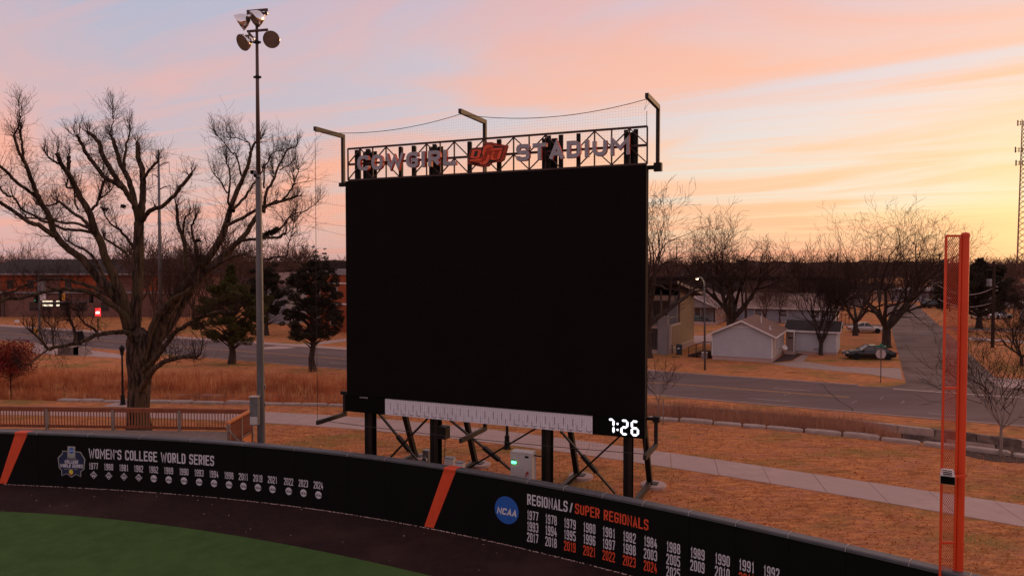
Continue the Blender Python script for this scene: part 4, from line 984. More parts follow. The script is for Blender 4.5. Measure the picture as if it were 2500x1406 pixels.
# ================================================================= foul pole
Yf = 16.75; fx = A(2344,1250,Yf).x; zt = A(2354,572,Yf).z
foul = thing('foul_pole', (fx, Yf, 0), 'bright orange foul pole with chain link wing rising above the wall', 'foul pole')
MB().tube([(fx,Yf,0),(fx,Yf,zt)], .088, 24, False).build('pole', M('foul_orange'), foul, smooth=True)
MB().lathe([(.096,-.06),(.096,0),(.08,.03),(0,.05)], (fx,Yf,zt), n=24).build('pole_cap', M('foul_orange'), foul)
wx0 = A(2302,1000,Yf).x; wx1 = fx-.115; zw = A(2320,576,Yf).z; zbm = 2.05
def bar(nm, a, b, t=.05): MB().beam(a, b, t, t).build(nm, M('foul_orange'), foul)
bar('wing_frame', (wx0,Yf,zbm), (wx0,Yf,zw)); bar('wing_frame', (wx1,Yf,zbm), (wx1,Yf,zw-.03), .045)
for py in (576, 947, 1324): z = A(2320,py,Yf).z; bar('wing_rail', (wx0,Yf,z), (wx1,Yf,z), .05)
mb = MB(); sx, sz = .048, .080; y = Yf
x0, x1 = wx0+.02, wx1; nz = int((zw-zbm)/(sz/2))
for sgn in (1, -1):
    k = -20
    c = zbm - (x1-x0)*sz/sx
    while c < zw:
        # line z = c + sgn-slope, clipped to the frame
        a = (x0, c) if sgn > 0 else (x1, c); sl = sz/sx; pts = []
        zs0 = c; zs1 = c + (x1-x0)*sl
        za_, zb_c = max(zs0, zbm), min(zs1, zw)
        if zb_c > za_:
            f0, f1 = (za_-zs0)/(zs1-zs0), (zb_c-zs0)/(zs1-zs0)
            xa = x0+(x1-x0)*f0 if sgn > 0 else x1-(x1-x0)*f0; xb_ = x0+(x1-x0)*f1 if sgn > 0 else x1-(x1-x0)*f1
            off = .003*sgn; d = Vector((xb_-xa,0,zb_c-za_)).normalized(); n_ = Vector((-d.z,0,d.x))*.0052
            A0, B0 = Vector((xa,y+off,za_)), Vector((xb_,y+off,zb_c)); mb.quad(A0-n_, B0-n_, B0+n_, A0+n_)
        c += sz
cm = mb.build('chain_link', M('mesh_orange'), foul); cm['kind'] = 'stuff'
p = A(2322,1168,Yf-.50); cbx = thing('net_box', (p.x,Yf-.36,p.z), 'small silver louvred box with black front clipped to the foul pole', 'box', R(-30))
mb = MB(); w_ = .29; hh = .19; mb.hexa([(-w_/2,-.28,-.10),(w_/2,-.28,-.10),(w_/2,.28,-.10),(-w_/2,.28,-.10),(-w_/2,-.28,.09),(w_/2,-.28,.09),(w_/2*.86,.28,.12),(-w_/2*.86,.28,.12)]); mb.build('casing', M('box_silver'), cbx, local=True)
MB().box((0,-.292,-.005),(w_*.96,.02,.17)).build('front', M('panel_black'), cbx, local=True)
for k in range(3):
    z = .098+.012*k; y_ = -.2+k*.12; MB().box((0,y_,z+.012),(w_*.62,.03,.014)).build('louvre', M('black_steel'), cbx, local=True)
MB().beam((w_/2-.02,.1,0),(w_/2+.22,.30,0),.05,.05).build('clamp', M('foul_orange'), cbx, local=True)
# ================================================================= deck and railing
DZ = 1.5; RZ = 2.6
fy = lambda x: 35.1 + (34.35-35.1)*(x+25.07)/12.6
deck = thing('viewing_deck', (-20, 33.5, 0), 'raised timber deck behind the left part of the wall', 'deck')
xe = A(612,1000,34.3).x; xs0 = -31.0
mb = MB(); x = xs0
while x < xe-.02:
    x2 = min(x+.14, xe); y0 = yWall(x)+.5; y1 = fy(x); mb.hexa([(x,y0,DZ-.04),(x2-.012,y0,DZ-.04),(x2-.012,y1,DZ-.04),(x,y1,DZ-.04),(x,y0,DZ),(x2-.012,y0,DZ),(x2-.012,y1,DZ),(x,y1,DZ)]); x = x2
o = mb.build('deck_boards', M('wood_grey'), deck); o['kind'] = 'stuff'
MB().beam((xs0,fy(xs0),DZ-.17),(xe,fy(xe),DZ-.17),.05,.24).build('rim_joist', M('wood_stain'), deck)
MB().hexa([(xe+.0,yWall(xe)+.5,.0),(xe+.04,yWall(xe)+.5,.0),(xe+.04,fy(xe),.0),(xe,fy(xe),.0),(xe,yWall(xe)+.5,DZ-.05),(xe+.04,yWall(xe)+.5,DZ-.05),(xe+.04,fy(xe),DZ-.05),(xe,fy(xe),DZ-.05)]).build('side_skirt', M('wood_lit'), deck)
xx = xs0+.5
while xx < xe: MB().box((xx,fy(xx)-.1,DZ/2-.15),(.12,.12,DZ-.3)).build('pile', M('wood_grey'), deck); xx += 2.4
rail = thing('deck_railing', (-20, 35, DZ), 'long wooden baluster railing along the back of the timber deck', 'railing')
MB().beam((xs0,fy(xs0),RZ-.03),(xe,fy(xe),RZ-.03),.16,.05).build('top_rail', M('wood_stain'), rail)
MB().beam((xs0,fy(xs0)-.05,RZ-.14),(xe,fy(xe)-.05,RZ-.14),.04,.15).build('top_board', M('wood_stain'), rail)
MB().beam((xs0,fy(xs0)-.05,DZ+.16),(xe,fy(xe)-.05,DZ+.16),.04,.14).build('bottom_board', M('wood_stain'), rail)
bal = MB().box((0,0,0),(.036,.036,RZ-DZ-.2)).build('baluster', M('wood_stain'), rail); bme = bal.data
def put_bal(x, y, z, root, tilt=0):
    o = bpy.data.objects.new('baluster', bme); COL.objects.link(o); o.parent = root; o.location = Vector((x,y,z)) - root.location; o.rotation_euler = (0,tilt,0)
bal.location = Vector((xe-.3, fy(xe-.3)-.085, (RZ+DZ)/2)) - rail.location
x = xs0+.1; k = 0; rng = random.Random(4)
while x < xe-.4: put_bal(x, fy(x)-.085, (RZ+DZ)/2, rail, rng.uniform(-.01,.01) if k % 23 else .10); x += .148; k += 1
for px in (-48,118,285,450):
    p = A(px,1020,35); MB().box((p.x,fy(p.x)-.06,(RZ+DZ)/2-.15),(.14,.12,RZ-DZ+.1)).build('rail_post', M('wood_grey'), rail)
sr = thing('stair_railing', (xe, 33, DZ), 'short sunlit wooden railing turning back towards the wall beside the pole', 'railing')
y1 = fy(xe); y0 = 31.5
MB().beam((xe,y0,RZ-.02),(xe,y1+.08,RZ-.02),.15,.05).build('top_rail', M('wood_lit'), sr)
MB().beam((xe+.03,y0,RZ-.11),(xe+.03,y1,RZ-.11),.04,.13).build('top_board', M('wood_lit'), sr)
MB().beam((xe+.03,y0,DZ+.14),(xe+.03,y1,DZ+.14),.04,.13).build('bottom_board', M('wood_stain'), sr)
y = y0+.15
while y < y1: put_bal(xe+.07, y, (RZ+DZ)/2, sr); y += .135
for y in (y0, (y0+y1)/2, y1): MB().box((xe+.05,y,(RZ+DZ)/2-.35),(.11,.13,RZ-DZ+.5)).build('rail_post', M('wood_grey'), sr)
st = thing('deck_stairs', (xe+.8, 31.6, 0), 'small timber stair descending from the end of the deck beside the railing', 'stairs')
for k in range(2):
    yy = 31.35+k*1.1; MB().beam((xe-.05,yy,DZ-.05),(xe+1.25,yy,.35),.05,.26,(0,0,1)).build('stringer', M('wood_grey'), st)
for k in range(5):
    f = k/5; MB().box((xe+.15+f*1.2,31.9,DZ-.15-f*1.2),(.28,1.05,.04)).build('tread', M('wood_grey'), st)
MB().beam((xe,31.3,DZ+.95),(xe+1.3,31.3,.95),.1,.05).build('handrail', M('wood_grey'), st)
mb = MB(); 
for k in range(7): f = k/7; mb.box((xe+.15+f*1.1,31.3,DZ+.45-f*1.05),(.035,.035,.95))
mb.build('balusters', M('wood_stain'), st)
# ================================================================= trees
class Twigs:
    def __init__(s): s.g = {}
    def add(s, P, Rr, n): s.g.setdefault((len(P), n), []).append((P, Rr))
    def mesh(s, name):
        VV = []; FF = []; base = 0
        for (m_, n), lst in s.g.items():
            P = np.array([a for a, _ in lst], dtype=np.float64); Rr = np.array([b for _, b in lst], dtype=np.float64)  # B,m,3 / B,m
            D = np.empty_like(P); D[:,1:-1] = P[:,2:]-P[:,:-2]; D[:,0] = P[:,1]-P[:,0]; D[:,-1] = P[:,-1]-P[:,-2]
            D /= np.linalg.norm(D, axis=2, keepdims=True)+1e-9
            ref = np.where((np.abs(D[:,:1,2:]) < .95), np.array([0,0,1.0]), np.array([1.0,0,0])); ref = np.broadcast_to(ref, D.shape)
            a = np.cross(D, ref); a /= np.linalg.norm(a, axis=2, keepdims=True)+1e-9; b = np.cross(D, a)
            t = np.arange(n)*2*np.pi/n
            V = P[:,:,None,:] + (a[:,:,None,:]*np.cos(t)[None,None,:,None] + b[:,:,None,:]*np.sin(t)[None,None,:,None])*Rr[:,:,None,None]
            Bn = len(lst); idx = np.arange(Bn*m_*n).reshape(Bn, m_, n); i0 = idx[:,:-1,:]; i1 = idx[:,1:,:]
            q = np.stack([i0, np.roll(i0,-1,2), np.roll(i1,-1,2), i1], axis=-1).reshape(-1,4)
            VV.append(V.reshape(-1,3)); FF.append(q+base); base += Bn*m_*n
        return fast_mesh(name, np.concatenate(VV), np.concatenate(FF), smooth=True)
def norm(v): return v/ (math.sqrt(v[0]*v[0]+v[1]*v[1]+v[2]*v[2])+1e-9)
def grow(tw, rg, p, d, L, r0, lvl, maxl, wig=.28, up=.10, ang=(.45,.95), ratio=(.5,.8), nst=5, prob=.85, rmin=.006, taper=.55, sides=(6,5,4,3,3,3,3)):
    pts = [p.copy()]; rs = [r0]; step = L/nst; d = norm(d); kids = []
    for i in range(nst):
        w = rg.normal(0, wig, 3); d = norm(d + w*.55 + np.array([0,0,up])); p = p + d*step; pts.append(p.copy()); r = max(rmin, r0*(1-(1-taper)*(i+1)/nst)); rs.append(r)
        if lvl < maxl and i >= 1 - (lvl > 1) and rg.random() < prob: kids.append((p.copy(), d.copy(), r))
    tw.add(pts, rs, sides[min(lvl, len(sides)-1)])
    if lvl >= maxl: return
    kids.append((p.copy(), d.copy(), rs[-1]*1.05))
    for q, dd, r in kids:
        a = rg.uniform(*ang); v = rg.normal(0,1,3); v -= dd*np.dot(v,dd); v = norm(v); nd = dd*math.cos(a) + v*math.sin(a)
        f = rg.uniform(*ratio); grow(tw, rg, q, nd, L*f, max(rmin, r*rg.uniform(.5,.72)), lvl+1, maxl, wig, up, ang, ratio, max(3, nst-1), prob, rmin, taper, sides)
def bare_tree(name, base, label, cat='tree', height=10, tr=.3, fork=.25, limbs=4, spread=.6, seed=1, maxl=4, up=.10, wig=.28, group=None, bark='bark_grey', twig='twig', rmin=.008, rz=0, L=None, prob=.85, nst=5, lean=0, parts=True):
    rg = np.random.default_rng(seed); t = thing(name, base, label, cat, rz, group); fh = height*fork
    trunk = Twigs(); crown = Twigs(); pts = []; p = np.array([0.,0.,-.05]); n = 6; rs = []
    for i in range(n+1):
        f = i/n; pts.append(np.array([lean*f*fh + rg.normal(0,.03)*fh*.3*(i>0), rg.normal(0,.02)*fh*.3*(i>0), fh*f-.05])); rs.append(tr*(1.35 if i == 0 else 1.08 if i == 1 else 1-.12*f))
    trunk.add(pts, rs, 12); top = pts[-1]
    Lm = L or (height-fh)*.52
    a0 = rg.uniform(0, 6.28)
    for k in range(limbs):
        az = a0 + k*2*math.pi/limbs + rg.uniform(-.4,.4); inc = spread*rg.uniform(.55,1.15); d = np.array([math.cos(az)*math.sin(inc), math.sin(az)*math.sin(inc), math.cos(inc)])
        st_ = top - np.array([0,0,rg.uniform(0,.12)*fh]); r0 = tr*rg.uniform(.5,.68); P = [st_.copy()]; Rr = [r0]; q = st_.copy(); dd = d.copy(); kids = []
        for i in range(5):
            dd = norm(dd + rg.normal(0,wig*.5,3) + np.array([0,0,up])); q = q + dd*Lm/5*rg.uniform(.85,1.15); P.append(q.copy()); r = r0*(1-.5*(i+1)/5); Rr.append(r)
            if i >= 1: kids.append((q.copy(), dd.copy(), r))
        trunk.add(P, Rr, 8); kids.append((q.copy(), dd.copy(), r*1.1))
        for q_, d_, r_ in kids:
            a = rg.uniform(.4,.95); v = rg.normal(0,1,3); v -= d_*np.dot(v,d_); v = norm(v); grow(crown, rg, q_, d_*math.cos(a)+v*math.sin(a), Lm*rg.uniform(.5,.85), r_*rg.uniform(.5,.75), 1, maxl, wig, up, prob=prob, rmin=rmin, nst=nst)
    link_mesh('trunk', trunk.mesh('trunk'), M(bark), t, local=True); link_mesh('crown', crown.mesh('crown'), M(twig), t, local=True)
    return t
# ---- the great oak, its limbs surveyed one by one
OY = 41.0; S1 = OY/F
oakb = G(338,1054); oak = thing('oak_tree', (oakb.x, OY, 0), 'massive spreading leafless oak with sawn-off limbs behind the railing', 'tree')
def oak_pts(P, y0, y1):
    n = len(P); out = []
    for i, (x, y) in enumerate(P): out.append(A(x, y, OY + y0 + (y1-y0)*(i/(n-1))))
    return out
def smooth_line(P, sub=3):
    P = [np.array(p) for p in P]; out = []
    for i in range(len(P)-1):
        p0 = P[max(i-1,0)]; p1 = P[i]; p2 = P[i+1]; p3 = P[min(i+2,len(P)-1)]
        for k in range(sub):
            t = k/sub; out.append(.5*((2*p1)+(-p0+p2)*t+(2*p0-5*p1+4*p2-p3)*t*t+(-p0+3*p1-3*p2+p3)*t**3))
    out.append(P[-1]); return out
LIMBS = [ # points, r0, r1, depth offsets, sprouting
 ([(335,860),(328,810),(331,769),(334,732),(336,679),(338,611),(339,542)], .48,.34, 0,0, .3),
 ([(339,545),(330,505),(315,480),(302,460),(280,447),(252,430),(227,396),(210,374),(197,346),(190,334)], .24,.10, 0,-2.2, 1.6),
 ([(302,460),(290,445),(277,425),(252,383),(246,360),(240,347),(228,333),(215,323)], .22,.13, -.8,.5, 1.3),
 ([(330,510),(324,470),(312,433),(296,405),(286,374),(278,345),(274,339)], .24,.12, 0,1.8, 1.4),
 ([(304,418),(303,395),(306,374),(308,352),(315,336),(317,310)], .13,.05, .9,1.8, 1.2),
 ([(274,339),(268,325),(276,300),(275,262)], .06,.03, 1.8,2.2, 1.3),
 ([(339,545),(345,510),(349,470),(348,425),(345,405),(339,391),(337,365),(336,349)], .27,.155, 0,1.0, .9),
 ([(350,445),(355,430),(368,412),(386,393)], .12,.085, .4,-.8, .8),
 ([(343,542),(352,533),(362,517),(378,510),(393,505),(420,483),(440,458),(467,425)], .20,.115, .2,-2.5, .8),
 ([(322,815),(316,790),(305,745),(290,705),(273,662),(259,636),(247,594),(230,560),(218,517),(196,483),(179,448),(168,425),(151,403),(139,374)], .42,.13, 0,-3.2, .9),
 ([(150,402),(138,398),(118,384)], .09,.06, -2.8,-3.4, 1.2),
 ([(166,420),(168,400),(168,381)], .13,.125, -2.6,-2.7, .9),
 ([(222,513),(236,500),(240,486),(250,480),(268,469)], .11,.055, -1.5,.2, 1.2),
 ([(241,488),(246,470),(254,443)], .10,.095, -.6,-.4, .9),
 ([(182,452),(172,460),(162,455),(163,447)], .08,.05, -2,-3, 1.2),
 ([(312,800),(298,750),(270,715),(239,679),(205,636),(171,611),(137,577),(120,529),(102,500),(90,474),(77,440),(59,391),(49,378),(34,332)], .38,.075, 0,-5.5, .9),
 ([(57,386),(55,361),(52,338),(50,327)], .085,.06, -4.6,-4.9, 1.0),
 ([(50,327),(48,287),(46,262)], .045,.02, -4.9,-5, 1.6),
 ([(137,577),(120,568),(98,552),(77,546),(51,529),(17,505),(0,495),(-40,470)], .19,.10, -2.6,-5, .7),
 ([(90,480),(68,465),(37,442),(15,418),(0,406),(-28,385)], .12,.085, -3.5,-5.5, .9),
 ([(230,570),(213,566),(179,561),(154,559),(128,546),(100,538),(85,527),(56,512),(34,483),(17,479),(0,459),(-6,440)], .12,.05, -1.2,-4.4, 1.0),
 ([(232,560),(213,556),(188,546),(154,544),(128,536),(102,534),(65,532)], .12,.07, -1.2,1.5, 1.0),
 ([(236,572),(222,563),(205,537),(179,520),(160,505),(145,493),(140,492)], .14,.09, -1.2,1.0, 1.0),
 ([(192,512),(185,500),(183,490)], .07,.06, 0,.1, 1.0),
 ([(145,493),(128,501),(110,503),(88,499)], .08,.05, 1,2, 1.0),
 ([(338,620),(316,590),(299,568),(285,556),(273,549),(258,529)], .13,.05, 0,-1.6, 1.0),
 ([(335,660),(320,640),(307,619),(282,599),(256,583)], .15,.08, 0,1.8, 1.1),
 ([(290,715),(270,695),(256,679),(230,631),(205,608),(188,602),(167,589)], .17,.06, 0,2.0, 1.1),
 ([(375,870),(392,800),(415,750),(450,700),(480,665),(511,628),(537,585),(554,542),(562,513),(579,466),(591,440),(607,400),(612,374),(623,349),(635,341)], .44,.055, 0,-2.6, .9),
 ([(560,500),(557,491),(560,457),(561,425),(553,394)], .10,.05, -1.6,-1.2, 1.0),
 ([(556,470),(551,467),(538,442),(522,425)], .07,.035, -1.4,.6, 1.0),
 ([(570,515),(572,510),(596,483),(613,457),(629,437),(640,420)], .13,.06, -1.6,.3, .8),
 ([(614,378),(608,350),(602,347),(585,339),(558,337)], .055,.025, -2.4,-2.8, 1.6),
 ([(594,440),(588,425),(576,378),(565,373),(548,349),(528,329)], .08,.025, -2,-1, 1.5),
 ([(552,550),(562,546),(596,530),(630,510),(673,496),(699,488),(726,478)], .14,.075, -1.2,-3.8, .8),
 ([(680,494),(699,479),(716,454),(719,442),(714,421),(716,418)], .08,.03, -3.0,-3.4, 1.3),
 ([(720,438),(728,421),(724,410)], .04,.025, -3.3,-3.6, 1.3),
 ([(398,822),(418,790),(440,755),(480,690),(528,640),(571,600),(588,585),(613,551),(630,522),(650,500),(672,480),(675,498)][:10], .36,.15, .3,2.4, .7),
 ([(640,512),(656,500),(675,490),(655,474),(648,474)][:3], .11,.07, 2.0,2.4, .9),
 ([(644,520),(650,470),(669,438),(676,415),(688,390),(702,366),(712,362),(723,358)], .13,.04, 2.2,3.4, 1.2),
 ([(645,460),(645,411),(655,395),(662,378),(674,370),(686,369)], .07,.03, 2.4,3.0, 1.3),
 ([(668,440),(667,425),(667,415)], .05,.045, 2.6,2.6, 1.0),
 ([(682,415),(695,410),(710,400)], .05,.03, 3,3.2, 1.0),
 ([(580,592),(596,587),(630,582),(656,580),(680,580),(690,572),(697,571)], .13,.08, 1.0,-1.2, .8),
 ([(640,578),(653,573),(682,559),(697,544),(707,530),(724,520),(741,517),(760,505),(776,491)], .12,.02, .6,2.5, 1.3),
 ([(500,665),(525,648),(550,635),(579,624),(601,621),(630,631),(653,633),(673,627),(699,630),(724,643),(738,655)], .17,.04, -.6,-4.4, .7),
 ([(699,628),(702,610),(707,589),(721,534)], .05,.02, -3.6,-3.6, 1.7),
 ([(392,830),(425,760),(445,700),(455,636),(448,585),(438,560),(434,542),(431,500)], .25,.10, .2,1.2, 1.0),
 ([(450,600),(446,580),(449,550),(452,530),(458,527)], .11,.06, .8,1.0, 1.0),
 ([(470,700),(480,653),(477,602),(470,575),(468,555),(475,535)], .16,.06, -.6,-1.6, 1.0),
 ([(350,905),(368,888),(385,867),(405,840),(429,810),(450,797),(474,783),(513,765),(545,760),(575,761)], .24,.09, -.4,-3.6, 1.5),
 ([(345,950),(360,925),(375,902),(405,882),(447,871),(480,873)], .26,.13, -.5,-3.0, 1.2),
 ([(478,873),(489,861),(494,828),(486,792)], .055,.03, -2.9,-3.0, 1.5),
 ([(350,878),(360,835),(370,800),(390,765),(423,730),(455,712),(471,700),(480,680),(483,655),(484,640)], .26,.11, -.5,-1.6, 1.3),
 ([(318,800),(305,769),(285,752),(259,736),(240,722),(222,714),(185,708),(148,706),(92,716),(55,727),(18,729),(0,736),(-45,742)], .25,.08, -.4,-4.2, 1.3),
 ([(300,750),(277,729),(240,708),(203,694),(166,685),(129,682),(92,686),(55,699),(37,710),(0,718),(-30,722)], .17,.06, .2,3.0, 1.4),
 ([(330,835),(314,814),(296,810),(277,812),(240,817),(203,832),(166,841),(129,849),(118,851),(102,832),(79,812)], .22,.07, -.4,-4.8, 1.5),
 ([(120,851),(100,866),(83,880),(65,890),(46,899)], .06,.02, -4,-5, 1.0),
 ([(240,817),(225,800),(210,792),(195,775),(187,760)], .10,.04, -2.2,-3.0, 1.6),
 ([(186,838),(183,815),(178,795),(170,780)], .13,.07, -3,-3, 1.6),
 ([(130,848),(130,825),(125,800),(118,790)], .06,.03, -3.8,-3.8, 1.6),
]
def make_oak():
    root_inv = oak.location
    tr = Twigs(); P = smooth_line([tuple(A(x,y,OY)) for x, y in ((339,1062),(338,1040),(337,1010),(337,980),(339,950),(341,925),(342,900),(344,872),(344,850),(340,825),(336,800))], 2)
    rr = np.interp(np.linspace(0,1,len(P)), [0,.05,.18,.4,.52,.64,.76,.86,.94,1], [.88,.70,.58,.57,.62,.72,.78,.72,.58,.30]); rg = np.random.default_rng(5)
    base = [p - np.array(root_inv) for p in P]
    # ribbed trunk: a many-sided tube with furrows
    n = 36; V = []; Fc = []
    ph = rg.uniform(0,6.28,4)
    for i, (p, r) in enumerate(zip(base, rr)):
        for k in range(n):
            t = 2*math.pi*k/n; z = p[2]; f = 1+.055*math.sin(5*t+ph[0]+z*.25)+.04*math.sin(9*t+ph[1]-z*.5)+.035*math.sin(17*t+z*2.1)+rg.normal(0,.022)
            V.append((p[0]+r*f*math.cos(t), p[1]+r*.9*f*math.sin(t), p[2]))
    for i in range(len(base)-1):
        for k in range(n): k2 = (k+1)%n; Fc.append((i*n+k,i*n+k2,(i+1)*n+k2,(i+1)*n+k))
    me = fast_mesh('trunk', V, Fc, True); link_mesh('trunk', me, M('bark'), oak, local=True)
    tw = Twigs(); rg = np.random.default_rng(11)
    for li, (pts, r0, r1, y0, y1, spr) in enumerate(LIMBS):
        Q = oak_pts(pts, y0, y1); Q = smooth_line([np.array(q)-np.array(root_inv) for q in Q], 4); n = len(Q); t = np.linspace(0,1,n)
        for i in range(1, n-1): Q[i] = Q[i] + rg.normal(0, .014, 3)
        rs = .77*(r0+(r1-r0)*t**.75); rs = rs*(1+rg.normal(0,.012,n)); lt = Twigs(); 
        Q.append(Q[-1] + (Q[-1]-Q[-2])*.02); rs = np.append(rs, .004)      # sawn end
        lt.add(Q, rs, 10); link_mesh('limb', lt.mesh('limb'), M('bark'), oak, local=True)
        # sprouts
        seg = np.linalg.norm(np.diff(np.array(Q[:n]), axis=0), axis=1); Lt = seg.sum(); cum = np.concatenate([[0],np.cumsum(seg)])
        m_ = int(Lt*4.6*spr)+3
        for k in range(m_):
            f = rg.uniform(.18 if li else .6, 1.0)**.75; s_ = f*Lt; i = min(int(np.searchsorted(cum, s_)), n-2); p = Q[i]; d = norm(np.array(Q[min(i+1,n-1)])-np.array(Q[i-1]))
            v = rg.normal(0,1,3); v -= d*np.dot(v,d); v = norm(v); dr = norm(d*rg.uniform(.0,.7)+v*.8+np.array([0,0,rg.uniform(-.1,.9)]))
            Lb = rg.uniform(.30,.95)*(1.25 if f < .8 else .7)*(1.0 if spr > .75 else .8); grow(tw, rg, np.array(p), dr, Lb, rg.uniform(.009,.019), 2, 4, wig=.30, up=.11, ang=(.4,1.0), ratio=(.5,.85), nst=5, prob=.60, rmin=.0045, sides=(4,4,4,3,3,3))
        m_ = int(3*spr+1) if spr > .75 else 1
        for k in range(m_):          # bursts of upright shoots at the cut end
            d = norm(np.array(Q[n-1])-np.array(Q[n-3])); dr = norm(d*rg.uniform(.2,.9)+rg.normal(0,.35,3)+np.array([0,0,.55])); Lb = rg.uniform(.30,.62)*min(1.1,spr)
            grow(tw, rg, np.array(Q[n-1]), dr, Lb, min(r1*.5,.028), 1, 3, wig=.20, up=.16, ang=(.3,.8), ratio=(.5,.8), nst=6, prob=.62, rmin=.0045, sides=(4,4,4,3,3,3))
    print('oak twigs', sum(len(v) for v in tw.g.values()))
    o = link_mesh('crown', tw.mesh('crown'), M('twig'), oak, local=True)
    # dark clump of mistletoe and two ragged nests
    c = A(663,567,OY+.5)-root_inv; rg = np.random.default_rng(3); V = []; Fc = []
    for k in range(900):
        t = rg.uniform(-1,1); p = np.array(c) + np.array([t*.42, rg.normal(0,.14), t*.20]) + rg.normal(0,.085,3); a = rg.normal(0,.045,(3,3)); b0 = len(V); V += [tuple(p+a[0]),tuple(p+a[1]),tuple(p+a[2])]; Fc.append((b0,b0+1,b0+2))
    link_mesh('leaf_clump', fast_mesh('leaf_clump', V, Fc), M('cedar_leaf'), oak, local=True)
    for (x, y, yo) in ((257,511,-1),(302,504,-.6),(481,588,-1)):
        c = np.array(A(x,y,OY+yo)-root_inv); V = []; Fc = []
        for k in range(90): p = c + rg.normal(0,.075,3)*np.array([1.2,1,.6]); a = rg.normal(0,.05,(3,3)); b0 = len(V); V += [tuple(p+a[0]),tuple(p+a[1]),tuple(p+a[2])]; Fc.append((b0,b0+1,b0+2))
        link_mesh('dead_leaves', fast_mesh('dead_leaves', V, Fc), M('twig'), oak, local=True)
make_oak()
# ---- right hand trees
P_ = lambda px, py: tuple(G(px, py))
bare_tree('bare_tree', P_(2164,848), 'wide vase-shaped leafless tree behind the black car', height=15.0, tr=.50, fork=.15, limbs=6, spread=.88, seed=21, maxl=5, up=.07, wig=.22, rmin=.011, L=6.0, prob=.64)
bare_tree('bare_tree', P_(2088,819), 'forked leafless tree standing in front of the silver car', height=13, tr=.34, fork=.15, limbs=4, spread=.85, seed=33, maxl=4, up=.10, rmin=.014, L=5.0, prob=.8)
bare_tree('bare_tree', P_(2004,867), 'small leafless tree with many upright stems before the grey garage wing', height=8.2, tr=.20, fork=.16, limbs=6, spread=.62, seed=8, maxl=4, up=.12, rmin=.013, L=4.2)
t = bare_tree('bare_tree', (A(1594,800,74).x-.6, 74, 0), 'big leafless tree at the right edge of the video board', height=17, tr=.50, fork=.20, limbs=5, spread=.75, seed=52, maxl=5, up=.07, rmin=.012, L=6.2, prob=.64)
bare_tree('bare_tree', (A(1785,770,92).x, 92, 0), 'gnarled leafless tree rising behind the pale house roof', height=14.0, tr=.60, fork=.20, limbs=5, spread=.68, seed=61, maxl=5, up=.07, wig=.30, rmin=.013, L=5.4, prob=.64)
bare_tree('shrub_tree', P_(2494,893), 'rounded leafless shrub tree at the right edge beside the corner lawn', height=6.6, tr=.16, fork=.14, limbs=7, spread=.95, seed=70, maxl=4, up=.05, rmin=.011, L=3.2)
bare_tree('young_tree', P_(2443,1112), 'slender young leafless tree growing in a mulch ring', height=5.2, tr=.07, fork=.30, limbs=7, spread=.75, seed=81, maxl=3, up=.10, rmin=.007, L=2.2, bark='wood_grey')
bare_tree('sapling', P_(1607,1031), 'thin sapling tied to a stake beside the reeds right of the board', height=3.9, tr=.04, fork=.35, limbs=4, spread=.5, seed=83, maxl=2, up=.12, rmin=.008, L=1.4, bark='wood_grey')
p = G(1615,1034); o = MB().box((p.x+.1,p.y,.75),(.05,.05,1.5)).build('stake', M('wood_grey')); tag(o, 'short wooden stake standing beside the thin sapling', 'stake')
# medium trees of the neighbourhood, each its own crown mesh reused with turns and sizes
protos = []
for i, (sd, h, sp_, wg) in enumerate(((101,11,.65,.26),(102,13,.55,.24),(103,10,.8,.3),(104,12,.6,.32))):
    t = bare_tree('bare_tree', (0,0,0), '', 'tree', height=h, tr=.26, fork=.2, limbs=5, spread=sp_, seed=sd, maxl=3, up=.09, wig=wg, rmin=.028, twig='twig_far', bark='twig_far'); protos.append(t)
spots = [ (1640,730,150,'bare tree behind the dark modern house, leftmost of the back row'),(1722,716,168,None),(1850,735,125,'mid sized bare tree between the yellow shed and the tan roofed house'),
 (1888,728,128,None),(1922,722,140,None),(1956,722,150,None),(1990,720,165,None),(2030,716,175,None),(2236,716,185,None),(2275,716,190,None),(2300,715,200,None),
 (1905,716,190,None),(1965,710,210,None),(2050,708,220,None),(2100,708,220,None),(2452,716,190,'bare tree with open crown between utility pole and mast'),(2385,712,200,None),(2480,715,150,None),
 (692,700,150,'pale bare tree crown showing between floodlight pole and the cedar'),(40,640,230,None),(-40,640,230,None),(100,640,260,None),(455,690,170,None),(520,690,180,None),(600,690,190,None),(740,690,200,None),(1600,700,230,None),(1775,700,230,None)] + [(px_, 700, Y_, None) for px_, Y_ in ((2075,128),(2110,140),(2215,150),(2250,160),(2180,170),(2320,150),(2345,165),(2370,140),(2440,135),(2470,160),(2495,130),(1870,112),(1905,120),(1940,125),(1975,130),(2010,138),(2045,118),(1830,140),(1800,160),(560,150),(480,150),(430,160),(715,170),(655,175),(-20,200),(20,210),(70,190),(375,120),(425,116),(470,112),(515,116),(560,110),(340,124),(610,118))]
used = set(); rng = random.Random(77)
for i, (px, py, Y, lab) in enumerate(spots):
    k = rng.randrange(4)
    src = protos[k]
    if k not in used: o = src; used.add(k)
    else: o = copy_tree(src)
    o.location = (A(px, 660, Y).x, Y, 0); o.rotation_euler = (0,0,rng.uniform(0,6.28)); s_ = rng.uniform(.85,1.15)*(.95 if px < 1500 else .50+.0022*max(0,Y-110)); 
    o.scale = (s_,s_,s_*(1.15 if px < 1500 else rng.uniform(.9,1.05)))
    o['label'] = lab or ('leafless tree in the brown thicket beyond the left hand buildings' if px < 1500 else 'leafless tree in the brown thicket beyond the right hand houses'); o['group'] = 'leafless trees in the background thicket'
for k, t in enumerate(protos):
    if k not in used: 
        for ch in list(t.children): bpy.data.objects.remove(ch)
        bpy.data.objects.remove(t)
